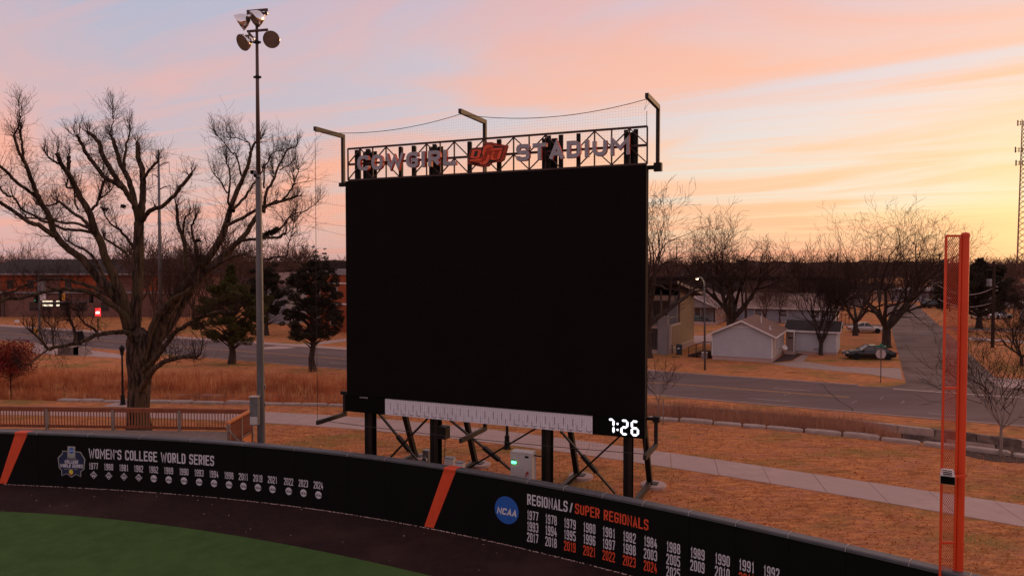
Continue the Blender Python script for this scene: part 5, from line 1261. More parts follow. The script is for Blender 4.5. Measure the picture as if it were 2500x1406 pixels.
# evergreen trees
def evergreen(name, base, label, height, width, material, seed, trunk_h, shape, n=9000, leaf=.10, tr=.28, twist=None, clumps=70, spires=(), fork=None):
    rg = np.random.default_rng(seed); t = thing(name, base, label, 'tree'); tk = Twigs(); top = height*.88
    pts = [np.array([rg.normal(0,.05)*(i>0), rg.normal(0,.05)*(i>0), top*i/7-.05]) for i in range(8)]; tk.add(pts, [tr*1.25]+[tr*(1-.85*i/7) for i in range(1,8)], 10)
    V = []; Cs = []
    for k in range(clumps):
        f = (k+.5)/clumps; z = trunk_h + (height-trunk_h)*f**.9; rw_ = shape(f)*width/2; a = k*2.39996+rg.normal(0,.3); rr = rw_*rg.uniform(.35,1.0); c = np.array([rr*math.cos(a), rr*math.sin(a), z+rg.normal(0,.25)]); Cs.append((c, rg.uniform(.45,1.0)*(.30+.11*width*.5)*(1.0 if f < .85 else .7)))
        zz0 = max(trunk_h*.55, z-rr*.55); tk.add([np.array([0,0,zz0]), np.array([c[0]*.5,c[1]*.5,(zz0+z)/2+.1]), c], [tr*.28,tr*.16,.02], 5)
    for (x, z0, z1, w_) in spires:
        for j in range(6): f = j/5; Cs.append((np.array([x+rg.normal(0,.05), rg.normal(0,.2), z0+(z1-z0)*f]), w_*(1.05-f*.85)))
    tot = sum(s**2 for _, s in Cs); out = []
    for c, s in Cs:
        m_ = int(n*s*s/tot)+4; d = rg.normal(0,1,(m_,3)); d /= np.linalg.norm(d,axis=1,keepdims=True); out.append(c + d*(s*rg.uniform(.35,1.0,(m_,1))**.6)*np.array([1,1,.62]))
    C = np.concatenate(out); m_ = len(C); a = rg.normal(0,leaf,(m_,3,3))*np.array([1,1,.7]); V = (C[:,None,:]+a).reshape(-1,3); Fc = np.arange(m_*3).reshape(-1,3)
    link_mesh('trunk', tk.mesh('trunk'), M('bark_grey'), t, local=True); o = link_mesh('crown', fast_mesh('crown', V, Fc), M(material), t, local=True); return t
p = G(566,888)
evergreen('pine_tree', (p.x,p.y,0), 'olive green pine with short trunk left of the floodlight pole', 9.4, 7.4, 'pine_leaf', 4, 2.3, lambda f: math.sin(min(1,f*1.05+.18)*math.pi)**.6, 60000, .060, .34, clumps=150)
p = G(764,907); zt_ = A(764,606,p.y).z
evergreen('cedar_tree', (p.x,p.y,0), 'dark spiky cedar with forked trunk just left of the board', zt_-1.2, 6.0, 'cedar_leaf', 6, 2.9, lambda f: math.sin(min(1,f*.9+.16)*math.pi)**.55, 60000, .055, .30, clumps=150, spires=((-.9,8.3,9.7,.55),(.3,9,11.2,.6),(1.2,9,11.0,.55),(2.0,8.2,9.9,.45),(-1.9,7.8,9.4,.45)))
p = A(650,700,98)
evergreen('cedar_tree', (p.x,p.y,0), 'dark evergreen behind the floodlight pole between pine and cedar', 9.5, 8, 'cedar_leaf', 9, 2.5, lambda f: 1-f*.6, 24000, .09, .3, clumps=80)
p = G(2390,801)
evergreen('cedar_tree', (p.x,p.y,0), 'broad dark evergreen behind the utility pole on the right', 10.2, 13.0, 'cedar_leaf', 12, 3.2, lambda f: math.sin(min(1,f*.85+.22)*math.pi)**.6, 45000, .10, .45, clumps=150)
p = A(1815,655,330); evergreen('pine_tree', (p.x,p.y,0), 'lone round-topped evergreen on the skyline right of the board', 13.0, 7.0, 'cedar_leaf', 14, 4, lambda f: 1-.4*f, 2500, .4, .4, clumps=20)
# red leafed small tree at the far left
rb = G(26,969); rt = thing('red_tree', (rb.x,rb.y,0), 'small round tree holding dark red autumn leaves at the left edge', 'tree')
rg = np.random.default_rng(31); tk = Twigs(); tk.add([np.array([0,0,-.02]),np.array([.03,0,.9]),np.array([0,0,2.2])],[.06,.05,.04],7)
for k in range(60):
    grow(tk, rg, np.array([0,0,rg.uniform(1.1,2.4)]), np.array([rg.normal(0,.7),rg.normal(0,.7),.7]), rg.uniform(.8,1.5), .02, 2, 3, rmin=.007, nst=4)
link_mesh('trunk', tk.mesh('trunk'), M('twig'), rt, local=True)
d = rg.normal(0,1,(9000,3)); d /= np.linalg.norm(d,axis=1,keepdims=True); C = d*(rg.uniform(0,1,(9000,1))**.45)*np.array([1.75,1.7,1.45])*(1+.18*np.sin(d[:,:1]*7+d[:,2:]*5))+np.array([0,0,2.75])
C = C[(C[:,2] > 1.15)]; a = rg.normal(0,.045,(len(C),3,3)); link_mesh('crown', fast_mesh('crown', (C[:,None,:]+a).reshape(-1,3), np.arange(len(C)*3).reshape(-1,3)), M('red_leaf'), rt, local=True)
# far woods on the skyline: one mass
def far_woods():
    rg = np.random.default_rng(9); kinds = []
    for s in range(4):
        tw = Twigs(); r2 = np.random.default_rng(200+s)
        tw.add([np.array([0,0,0.]),np.array([0,0,2.5]),np.array([.1,.1,5.])],[.25,.22,.16],4)
        for k in range(11):
            a = r2.uniform(0,6.28); inc = r2.uniform(.1,1.1); grow(tw, r2, np.array([0,0,r2.uniform(2,5.)]), np.array([math.cos(a)*math.sin(inc),math.sin(a)*math.sin(inc),math.cos(inc)]), r2.uniform(3.,5.), .12, 2, 3, rmin=.05, nst=4, sides=(3,3,3,3,3), prob=.8)
        me = tw.mesh('t'); n = len(me.vertices); V = np.zeros(n*3); me.vertices.foreach_get('co', V); V = V.reshape(-1,3); Fl = np.zeros(len(me.loops), dtype=np.int32); me.loops.foreach_get('vertex_index', Fl); kinds.append((V, Fl.reshape(-1,4))); bpy.data.meshes.remove(me)
    VV = []; FF = []; base = 0
    n = 800
    for k in range(n):
        f = rg.random(); Y = 215+600*f**1.3; px = rg.uniform(-500, 3300); X = (px-1250)/F*Y
        if 860 < px < 1560: continue
        V, Fc = kinds[rg.integers(4)]; s = rg.uniform(.8,1.25)*(1+Y/1500); a = rg.uniform(0,6.28); c, sn = math.cos(a), math.sin(a)
        W = np.stack([V[:,0]*c-V[:,1]*sn, V[:,0]*sn+V[:,1]*c, V[:,2]], 1)*s; W[:,0] += X; W[:,1] += Y; VV.append(W); FF.append(Fc+base); base += len(V)
    print('far woods faces', sum(len(f) for f in FF))
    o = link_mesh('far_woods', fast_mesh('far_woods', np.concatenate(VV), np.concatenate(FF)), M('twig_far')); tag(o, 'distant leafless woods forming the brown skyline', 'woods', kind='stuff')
far_woods()
# rolling wooded rise that closes the horizon
mb = MB(); xs = np.arange(-1500, 1501, 5.0); rng = random.Random(12); V = []; 
prof = lambda x: 11.0 + 1.6*math.sin(x*.011) + 1.1*math.sin(x*.037+1) + .8*math.sin(x*.13+2)
for Y, hh, dp in ((560, .72, 0), (900, 1.18, 40)):
    pts = [(x, Y+30*math.sin(x*.006), max(1, prof(x+Y)*hh + rng.uniform(-1.0,1.3))) for x in xs]
    for a, b in zip(pts, pts[1:]):
        mb.quad((a[0],a[1]-25,-1),(b[0],b[1]-25,-1),(b[0],b[1],b[2]),(a[0],a[1],a[2])); mb.quad((a[0],a[1],a[2]),(b[0],b[1],b[2]),(b[0],b[1]+40,-1),(a[0],a[1]+40,-1))
struct('hills', mb, M('hill'))
# ================================================================= houses
def lb(mb, x0, x1, y0, y1, z0, z1): return mb.hexa([(x0,y0,z0),(x1,y0,z0),(x1,y1,z0),(x0,y1,z0),(x0,y0,z1),(x1,y0,z1),(x1,y1,z1),(x0,y1,z1)])
def gable_house(root, x0, x1, y0, y1, hw, hr, wall, roof, trim='trim_white', over=.35, axis='y', lap=.16, base=.35, wall2=None, boards=True):
    """walls with lapped boards, ridge along axis, gable ends trimmed"""
    def zt(x, y):
        if axis == 'y': c, h = (x0+x1)/2, (x1-x0)/2; return hr-(hr-hw)*abs(x-c)/h
        c, h = (y0+y1)/2, (y1-y0)/2; return hr-(hr-hw)*abs(y-c)/h
    mb = MB(); lb(mb, x0+.03, x1-.03, y0+.03, y1-.03, 0, base); mb.build('foundation', M('concrete'), root, local=True)
    def side(ax, c, a0, a1, nrm, nm):
        mb = MB(); z = base; 
        while z < (hr if (ax == 'x') == (axis == 'y') else hw)-.02:
            z1 = z+lap; a, b = a0, a1
            if (ax == 'x') == (axis == 'y') and z1 > hw:
                if z1 >= hr-.03: break
                f = (z1-hw)/(hr-hw); m_, h_ = (a0+a1)/2, (a1-a0)/2; a, b = m_-h_*(1-f), m_+h_*(1-f)
            z1 = min(z1, hw) if (ax == 'x') != (axis == 'y') else z1
            o0, o1 = .045*nrm, .000*nrm
            if ax == 'x': mb.hexa([(a,c+o0,z),(b,c+o0,z),(b,c-.03*nrm,z),(a,c-.03*nrm,z),(a,c+o1,z1),(b,c+o1,z1),(b,c-.03*nrm,z1),(a,c-.03*nrm,z1)])
            else: mb.hexa([(c+o0,a,z),(c+o0,b,z),(c-.03*nrm,b,z),(c-.03*nrm,a,z),(c+o1,a,z1),(c+o1,b,z1),(c-.03*nrm,b,z1),(c-.03*nrm,a,z1)])
            z += lap
        o = mb.build(nm, M(wall2 if (wall2 and ax == 'y') else wall), root, local=True)
        if boards: o['kind'] = 'stuff'
        return o
    side('x', y0, x0, x1, -1, 'siding'); side('x', y1, x0, x1, 1, 'siding'); side('y', x0, y0, y1, -1, 'siding'); side('y', x1, y0, y1, 1, 'siding')
    for x in (x0-.035, x1-.075):
        for y in (y0-.035, y1-.075): lb(MB(), x, x+.11, y, y+.11, base, hw).build('corner_board', M(trim), root, local=True)
    mb = MB(); th = .10
    if axis == 'y':
        m_ = (x0+x1)/2; sl = (hr-hw)/((x1-x0)/2); e = hw-sl*over; ya, yb = y0-over, y1+over
        for s in (-1, 1):
            xe_ = m_+s*((x1-x0)/2+over); mb.hexa([(xe_,ya,e),(m_,ya,hr),(m_,yb,hr),(xe_,yb,e),(xe_,ya,e+th),(m_,ya,hr+th),(m_,yb,hr+th),(xe_,yb,e+th)])
        rf = mb.build('roof', M(roof), root, local=True); m2 = MB()
        for y in (ya-.03, yb):
            for s in (-1, 1):
                m2 = MB(); xe_ = m_+s*((x1-x0)/2+over); m2.hexa([(xe_,y,e-.10),(m_,y,hr-.10),(m_,y+.03,hr-.10),(xe_,y+.03,e-.10),(xe_,y,e+th-.02),(m_,y,hr+th-.02),(m_,y+.03,hr+th-.02),(xe_,y+.03,e+th-.02)]); m2.build('bargeboard', M(trim), rf, local=True)
        m2 = MB()
        for s in (-1, 1): xe_ = m_+s*((x1-x0)/2+over); lb(m2, min(xe_,xe_+s*.03), max(xe_,xe_+s*.03), ya, yb, e-.08, e+th-.01)
        m2.build('gutter', M(trim), rf, local=True)
    else:
        m_ = (y0+y1)/2; sl = (hr-hw)/((y1-y0)/2); e = hw-sl*over; xa, xb = x0-over, x1+over
        for s in (-1, 1):
            ye = m_+s*((y1-y0)/2+over); mb.hexa([(xa,ye,e),(xb,ye,e),(xb,m_,hr),(xa,m_,hr),(xa,ye,e+th),(xb,ye,e+th),(xb,m_,hr+th),(xa,m_,hr+th)])
        rf = mb.build('roof', M(roof), root, local=True); m2 = MB()
        for s in (-1, 1): ye = m_+s*((y1-y0)/2+over); lb(m2, xa, xb, min(ye,ye+s*.04), max(ye,ye+s*.04), e-.08, e+th-.01)
        for x in (xa-.03, xb):
            for s in (-1, 1): ye = m_+s*((y1-y0)/2+over); m2.hexa([(x,ye,e-.1),(x+.03,ye,e-.1),(x+.03,m_,hr-.1),(x,m_,hr-.1),(x,ye,e+th-.02),(x+.03,ye,e+th-.02),(x+.03,m_,hr+th-.02),(x,m_,hr+th-.02)])
        m2.build('gutter', M(trim), rf, local=True)
    return rf
def window(root, x, y, z, w, h, face='x', s=-1, frame='trim_white', glass='glass_dark', nm='window', bars=1):
    """face 'x': wall runs along x and looks towards s*y; face 'y': wall runs along y and looks towards s*x"""
    def bxx(mb, a0, a1, d0, d1, z0, z1):
        if face == 'x': lb(mb, x+a0, x+a1, min(y+s*d0,y+s*d1), max(y+s*d0,y+s*d1), z0, z1)
        else: lb(mb, min(x+s*d0,x+s*d1), max(x+s*d0,x+s*d1), y+a0, y+a1, z0, z1)
    mb = MB(); t = .07
    bxx(mb,-w/2-t,-w/2,.01,.075,z,z+h); bxx(mb,w/2,w/2+t,.01,.075,z,z+h); bxx(mb,-w/2-t,w/2+t,.01,.08,z+h,z+h+t); bxx(mb,-w/2-t,w/2+t,.01,.10,z-t,z)
    if bars: bxx(mb,-w/2,w/2,.03,.06,z+h/2-.025,z+h/2+.025)
    o = mb.build(nm, M(frame), root, local=True); m2 = MB(); bxx(m2,-w/2,w/2,.012,.032,z,z+h); m2.build('pane', M(glass), o, local=True); return o
def door(root, x, y, z, w, h, face='x', s=-1, m_='door_dark', nm='door'):
    mb = MB()
    if face == 'x': lb(mb, x-w/2, x+w/2, min(y,y+s*.06), max(y,y+s*.06), z, z+h)
    else: lb(mb, min(x,x+s*.06), max(x,x+s*.06), y-w/2, y+w/2, z, z+h)
    o = mb.build(nm, M(m_), root, local=True); m2 = MB(); m2.lathe([(0,.05),(.035,.04),(.02,0)], (x+w*.38, y+s*.06, z+h*.45) if face == 'x' else (x+s*.06, y-w*.38, z+h*.45), axis=(0,s,0) if face == 'x' else (s,0,0), n=6); m2.build('handle', M('rim'), o, local=True); return o
# 1: white boarded house with brown roof and garage wing
hs, ht = toST(G(1885,886)); wS = toST(G(1735,879))[0]; W_ = hs-wS; h1 = thing('white_house', ST(hs, ht), 'small white boarded house with brown gabled roof and darker roofed wing', 'house', ST_ROT)
rf = gable_house(h1, -W_, 0, 0, 9.2, 2.72, 4.05, 'siding_white', 'roof_brown', over=.42, lap=.185, base=.42, wall2='siding_cream')
mb = MB(); lb(mb, -W_/2-1.35, -W_/2+1.35, -.05, -.02, 3.38, 3.46); 
for s in (-1,1): mb.beam((-W_/2+s*1.35,-.04,3.40),(-W_/2,-.04,3.92),.03,.08)
lb(mb, -W_/2-.05, -W_/2+.05, -.05, -.02, 3.46, 3.85); mb.build('gable_trim', M('trim_white'), h1, local=True)
for y, z, h in ((3.2, 3.55, .85),(6.0,2.6,.0)): pass
m2 = MB(); m2.lathe([(.06,0),(.06,.85)], (-W_*.28, 4.0, 3.45), n=8); m2.build('vent_pipe', M('trim_white'), rf, local=True)
m2 = MB(); m2.lathe([(.16,0),(.16,.05),(.05,.1),(.05,.4)], (-W_*.10, 2.6, 3.05), n=8); m2.build('roof_vent', M('trim_white'), rf, local=True)
door(h1, .03, 1.3, .42, .95, 2.05, 'y', 1, 'siding_cream'); window(h1, .03, 1.3, 1.45, .5, .75, 'y', 1)
for y in (3.1, 4.4, 5.4, 7.6): window(h1, .03, y, 1.15, .55, 1.25, 'y', 1, frame='trim_white')
m2 = MB(); m2.lathe([(0,-.06),(.2,-.03),(.3,.04)], (.55, 5.4, 1.0), axis=(.5,-.6,.5), n=14); m2.tube([(.02,5.4,.8),(.4,5.4,.85),(.5,5.4,1.0)],.02,5); m2.build('satellite_dish', M('trim_white'), h1, local=True)
rf2 = gable_house(h1, .35, 5.3, 9.2, 15.0, 2.55, 3.35, 'siding_white', 'roof_dark', over=.35, axis='x', lap=2.2, base=.3, boards=False)
mb = MB(); lb(mb, -.02, 1.25, 8.1, 9.17, 2.42, 2.56); lb(mb, 1.12, 1.22, 8.12, 8.22, 0, 2.42); mb.build('porch', M('trim_white'), h1, local=True)
door(h1, .72, 9.17, .35, .95, 2.0, 'x', -1, 'door_tan'); mb = MB(); lb(mb, .5, .95, 9.06, 9.10, 1.62, 1.78); mb.build('door_light', M('glass_dark'), h1, local=True)
mb = MB(); lb(mb, .25, 1.3, 8.0, 9.1, .0, .3); mb.build('door_step', M('concrete'), h1, local=True)
mb = MB(); lb(mb, 3.0, 3.5, 9.12, 9.18, .5, .66); mb.build('wall_vent', M('siding_grey'), h1, local=True)
# side steps and handrail on its left
sp_ = thing('side_steps', ST(wS-1.9, ht+1.6), 'dark wooden steps and handrail at the left side of the white house', 'steps', ST_ROT)
for k in range(3): MB().box((-.45+k*.4,0,.12+.14*k),(.38,1.5,.24+.02*k)).build('tread', M('utility_wood'), sp_, local=True)
lb(MB(), .75,1.7,-.75,.75,.0,.62).build('landing', M('utility_wood'), sp_, local=True)
mb = MB(); mb.beam((-.7,-.7,1.0),(.8,-.7,1.65),.08,.07); mb.beam((.8,-.7,1.65),(1.7,-.7,1.65),.08,.07); mb.build('handrail', M('utility_wood'), sp_, local=True)
for x, z in ((-.68,1.0),(.1,1.35),(.8,1.65),(1.65,1.65)): MB().box((x,-.7,z/2),(.07,.07,z)).build('baluster', M('utility_wood'), sp_, local=True)
pp = thing('water_butt', ST(wS-.8, ht+.25), 'small pale topped barrel by the left wall of the white house', 'barrel'); mb = MB(); mb.lathe([(.3,0),(.34,.3),(.3,.62)], n=14); mb.build('drum', M('siding_grey'), pp, local=True); MB().lathe([(0,.68),(.33,.67),(.34,.62)], n=14).build('lid', M('trim_white'), pp, local=True)
# 2: tall modern house with mustard side
ms, mt = toST(G(1631,865)); h2 = thing('modern_house', ST(ms, mt), 'tall modern house with mustard boarded side wall and dark overhanging roof', 'house', ST_ROT)
D2 = 11.0; 
mb = MB(); lb(mb, -12.0, .0, 3.6, D2, .0, 6.2); mb.build('wall', M('siding_grey'), h2, local=True)
mb = MB(); lb(mb, -.02, .22, 0.0, D2, .0, .62); mb.build('plinth', M('old_concrete'), h2, local=True)
mb = MB(); z = .62
while z < 7.3:
    z1 = z+.18; ymax = D2; ymin = .25 if z < 3.0 else 4.2
    zroof = lambda y: 7.35 - (y-2.0)*.155
    if z1 > zroof(D2):
        ymax = min(D2, 2.0+(7.35-z1)/.155)
        if ymax < ymin+.2: break
    mb.hexa([(.22,ymin,z),(.22,ymax,z),(.0,ymax,z),(.0,ymin,z),(.20,ymin,z1),(.20,ymax,z1),(.0,ymax,z1),(.0,ymin,z1)]); z += .185
o = mb.build('siding', M('siding_yellow'), h2, local=True); o['kind'] = 'stuff'
mb = MB(); lb(mb, -.02, .26, .22, D2, .60, .70); lb(mb, .0, .28, .22, 4.2, 2.98, 3.16); lb(mb,.0,.28,.18,.30,.7,2.98); mb.build('band', M('siding_cream'), h2, local=True)
mb = MB(); lb(mb, -1.05, -.02, -.35, .55, .0, 4.15); mb.build('concrete_pier', M('siding_grey'), h2, local=True)
mb = MB(); lb(mb, -12, -1.06, -.2, 3.6, 2.75, 3.0); lb(mb, -12, -1.06, -.2, .1, 0, .42); mb.build('balcony_slab', M('old_concrete'), h2, local=True)
mb = MB(); lb(mb, -12, -1.08, .12, .25, .42, 2.75); mb.build('garage_front', M('door_dark'), h2, local=True)
for x in (-2.1,-3.6,-5.4,-7.0): window(h2, x, .12, .75, 1.15, 1.5, 'x', -1, 'door_dark', 'glass_dark', bars=0)
mb = MB(); lb(mb, -12, .1, -.15, -.1, 3.9, 3.98); lb(mb, .12, .17, -.1, 3.6, 3.9, 3.98); mb.build('balcony_rail', M('galvanised'), h2, local=True)
mb = MB()
for k in range(40):
    x = -12 + k*.3
    if x < -1.2: mb.add([(x,-.13,3.0),(x+.03,-.13,3.0),(x+.03,-.13,3.9),(x,-.13,3.9)],[(0,1,2,3)])
for k in range(12): y = .1+k*.3; mb.add([(.145,y,3.1),(.145,y+.03,3.1),(.145,y+.03,3.9),(.145,y,3.9)],[(0,1,2,3)])
mb.build('balusters', M('black_steel'), h2, local=True)
for x, w in ((-1.9,1.5),(-4.1,1.8),(-6.8,1.8)): window(h2, x, 3.6, 3.2, w, 2.3, 'x', -1, 'door_dark', 'glass_dark', bars=0)
mb = MB(); lb(mb, -12, -.3, 3.52, 3.6, 5.6, 6.15); mb.build('fascia_wall', M('siding_cream'), h2, local=True)
for x in (-1.0,-5.2): lb(MB(), x, x+.18, .3, .48, 3.0, 6.9).build('porch_post', M('door_dark'), h2, local=True)
mb = MB(); mb.hexa([(-12.3,-.6,7.55),(1.1,-.6,7.55),(1.1,D2+1.2,5.85),(-12.3,D2+1.2,5.85),(-12.3,-.6,7.9),(1.1,-.6,7.9),(1.1,D2+1.2,6.15),(-12.3,D2+1.2,6.15)]); rf = mb.build('roof', M('roof_dark'), h2, local=True)
mb = MB(); mb.hexa([(1.1,-.62,7.62),(1.14,-.62,7.62),(1.14,D2+1.22,5.92),(1.1,D2+1.22,5.92),(1.1,-.62,7.92),(1.14,-.62,7.92),(1.14,D2+1.22,6.2),(1.1,D2+1.22,6.2)]); mb.build('fascia', M('siding_cream'), rf, local=True)
mb = MB(); mb.tube([(.35,.4,.1),(.35,.4,.9),(.26,.35,1.0)],.05,6); mb.build('downpipe', M('black_steel'), h2, local=True)
def wheelie(px, py, lab, m_, lid='siding_cream'):
    p = G(px, py); t = thing('wheelie_bin', p, lab, 'bin', ST_ROT+.2)
    mb = MB(); mb.hexa([(-.26,-.28,.08),(.26,-.28,.08),(.26,.24,.08),(-.26,.24,.08),(-.32,-.34,1.0),(.32,-.34,1.0),(.32,.34,1.0),(-.32,.34,1.0)]); mb.build('body', M(m_), t, local=True)
    mb = MB(); mb.hexa([(-.34,-.38,1.0),(.34,-.38,1.0),(.34,.38,1.0),(-.34,.38,1.0),(-.3,-.34,1.07),(.3,-.34,1.07),(.3,.36,1.12),(-.3,.36,1.12)]); mb.build('lid', M(m_), t, local=True)
    for s in (-1,1): MB().lathe([(0,-.03),(.1,-.03),(.1,.03),(0,.03)], (s*.27,.26,.1), axis=(1,0,0), n=10).build('wheel', M('tyre'), t, local=True)
    mb = MB(); mb.box((-.05,-.355,.72),(.2,.01,.14)); mb.build('bin_label', M('trim_white'), t, local=True)
wheelie(1658,866,'dark wheeled bin standing by the mustard wall of the modern house','bin_dark'); wheelie(2017,865,'blue wheeled bin with pale lid beside the small tree','bin_blue'); wheelie(2022,808,'dark bin in the back yard behind the small tree','bin_dark')
# 3: grey bungalow with porch
gs, gt = toST(G(1741,793)); h3 = thing('grey_house', ST(gs, gt), 'grey bungalow with porch gable and pinkish roof behind the lamp post', 'house', ST_ROT)
rf = gable_house(h3, -8.6, 0, 1.8, 16.0, 3.0, 5.4, 'siding_grey', 'roof_pink', over=.5, lap=.22, base=.5, wall2='brick_tan')
mb = MB(); mb.prism([(-8.9,2.75),(.4,2.75),(.4,3.0),(-4.3,5.0),(-8.9,3.0)], (0,-.05,0), (1,0,0), (0,0,1), (0,1,0), .12); mb.build('porch_gable', M('siding_grey'), h3, local=True)
mb = MB()
for s in (-1,1): mb.hexa([(-4.3+s*5.1,-.5,2.72),(-4.3,-.5,5.05),(-4.3,1.9,5.05),(-4.3+s*5.1,1.9,2.72),(-4.3+s*5.1,-.5,2.84),(-4.3,-.5,5.17),(-4.3,1.9,5.17),(-4.3+s*5.1,1.9,2.84)])
mb.build('porch_roof', M('roof_pink'), h3, local=True)
mb = MB()
for s in (-1,1): mb.hexa([(-4.3+s*5.1,-.54,2.62),(-4.3,-.54,4.95),(-4.3,-.50,4.95),(-4.3+s*5.1,-.5,2.62),(-4.3+s*5.1,-.54,2.84),(-4.3,-.54,5.17),(-4.3,-.5,5.17),(-4.3+s*5.1,-.5,2.84)])
mb.build('bargeboard', M('trim_white'), h3, local=True)
lb(MB(), -8.9, .4, -.3, 1.8, 0, .42).build('porch_floor', M('concrete'), h3, local=True)
for x in (-8.7,-5.9,-1.6,.1): lb(MB(), x, x+.22, -.2, .02, .42, 2.75).build('porch_post', M('utility_wood'), h3, local=True)
for x in (-2.9,-4.4): window(h3, x, 1.8, .7, .9, 1.9, 'x', -1, 'trim_white', bars=0)
for y in (3.4,6.0,8.3,10.6): window(h3, 0, y, 1.3, .8, 1.3, 'y', 1, 'trim_white')
lb(MB(), -6.4, -5.4, 7, 7.8, 4.2, 6.2).build('chimney', M('brick_brown'), rf, local=True)
# 4: little yellow cabin
p = G(1832,770); s4, t4 = toST(G(1826,772)); h4 = thing('yellow_shed', ST(s4, t4), 'little yellow walled outbuilding with a flat grey roof behind the gnarled tree', 'shed', ST_ROT)
mb = MB(); lb(mb,-5.2,-.02,.0,7,0,3.0); mb.build('wall', M('siding_grey'), h4, local=True); mb = MB(); lb(mb,-.02,.06,-.02,7,0,3.0); mb.build('side_wall', M('siding_yellow'), h4, local=True)
mb = MB(); lb(mb,-5.9,.8,-.7,7.6,3.0,3.18); o = mb.build('eaves', M('trim_white'), h4, local=True); mb = MB(); mb.add([(-5.9,-.7,3.18),(.8,-.7,3.18),(.8,7.6,3.18),(-5.9,7.6,3.18),(-2.5,2.6,4.6),(-2.5,4.2,4.6)],[(0,1,4),(1,2,5,4),(2,3,5),(3,0,4,5)]); mb.build('roof', M('roof_pink'), h4, local=True)
window(h4,-2.0,0,1,.9,1.1,'x',-1)
# 5: tan roofed house behind the wing
p = toST(G(2040,792)); h5 = thing('tan_house', ST(p[0], p[1]), 'low house under a broad tan roof behind the grey garage wing', 'house', ST_ROT)
gable_house(h5, -15.5, 0, 0, 11, 2.6, 4.7, 'blue_grey_wall', 'roof_tan', over=.6, axis='x', lap=.3, base=.3, wall2='siding_cream')
for x in (-3,-8,-12): window(h5, x, 0, 1.0, 1.1, 1.2)
mb = MB(); 
for k in range(5): mb.box((.9+k*.55,-.8,.9),(.10,.10,1.8))
mb.beam((.8,-.8,1.7),(3.2,-.8,1.7),.06,.1); o = mb.build('picket_rail', M('wood_stain'), h5, local=True)
# 6: long dark flat building across the middle distance, red brick fields beyond
h6 = thing('long_building', (A(1600,680,152).x, 152, 0), 'very long dark building with flat roof crossing behind the right hand houses', 'building', R(-1))
lb(MB(), -6, 40, .3, 26, 0, 2.9).build('wall', M('dark_wall'), h6, local=True); lb(MB(), -6.5, 40.5, 0, 26.5, 2.9, 6.5).build('upper_wall', M('roof_dark'), h6, local=True); lb(MB(), -6.8, 40.8, -.3, 26.8, 6.5, 6.9).build('roof', M('flat_roof'), h6, local=True)
for x in range(-3, 40, 5): window(h6, x, .3, 1.1, 1.8, 1.2, bars=0, frame='dark_wall')
h7 = thing('depot', (A(2235,710,205).x, 190, 0), 'low depot with bright white roof edge beyond the side street', 'building', R(-2))
lb(MB(), -13, 22, 0, 16, 0, 2.9).build('wall', M('blue_grey_wall'), h7, local=True); lb(MB(), -13.6, 22.6, -.6, 16.5, 2.9, 3.25).build('roof', M('trim_white'), h7, local=True)
for x in (-9,-3,3,9,15): lb(MB(), x-1.7, x+1.7, -.12, -.02, 0, 2.5).build('shutter', M('door_dark' if x in (-3,9) else 'cabinet_grey'), h7, local=True)
h8 = thing('red_building', (A(2455,690,215).x, 215, 0), 'low reddish building at the right edge beneath the lattice mast', 'building', R(-4))
lb(MB(), -12, 16, 0, 12, 0, 3.6).build('wall', M('red_wall'), h8, local=True); lb(MB(), -12.5, 16.5, -.5, 12.5, 3.6, 4.0).build('roof', M('roof_pink'), h8, local=True)
for x in (-8,-2,5,11): window(h8, x, 0, 1, 1.6, 1.4, bars=0)
p = toST(G(2462,800)); h9 = thing('pale_roofed_house', ST(p[0]+9, p[1]+2), 'house with pale low roof at the right edge behind the shrub tree', 'house', ST_ROT)
gable_house(h9, -6, 8, 0, 9, 2.4, 4.1, 'siding_cream', 'roof_tan', over=.5, axis='x', lap=.3); window(h9, -3, 0, 1, 1.2, 1.2)
# small random houses filling the town between 130 and 220 m
rng = random.Random(21)
hz = [(1880,175,'siding_cream','roof_dark','small pale house half hidden in the thicket left of the tan roof'),(1945,190,'brick_brown','roof_tan','brown house deep in the thicket above the garage wing'),(2060,170,'siding_grey','roof_pink','grey house seen through the forked tree trunks'),
      (2120,200,'brick_tan','roof_dark','tan brick house behind the vase-shaped tree'),(2400,168,'siding_white','roof_dark','white house in the shade of the broad evergreen'),(1700,180,'siding_cream','roof_tan','cream house just right of the modern house roof'),(2330,230,'brick_brown','roof_tan','brown house behind the foul pole mesh')]
for px, Y, w_, r_, lab in hz:
    t = thing('house', (A(px,680,Y).x, Y, 0), lab, 'house', ST_ROT+rng.choice((0,.05,1.57)))
    gable_house(t, -6, 6, -4, 5, 2.8, 4.6, w_, r_, over=.5, axis=rng.choice('xy'), lap=.5, boards=False); window(t, -3, -4, 1, 1.2, 1.3); window(t, 2.5, -4, 1, 1.2, 1.3); door(t, 0, -4, .3, 1, 2.1)
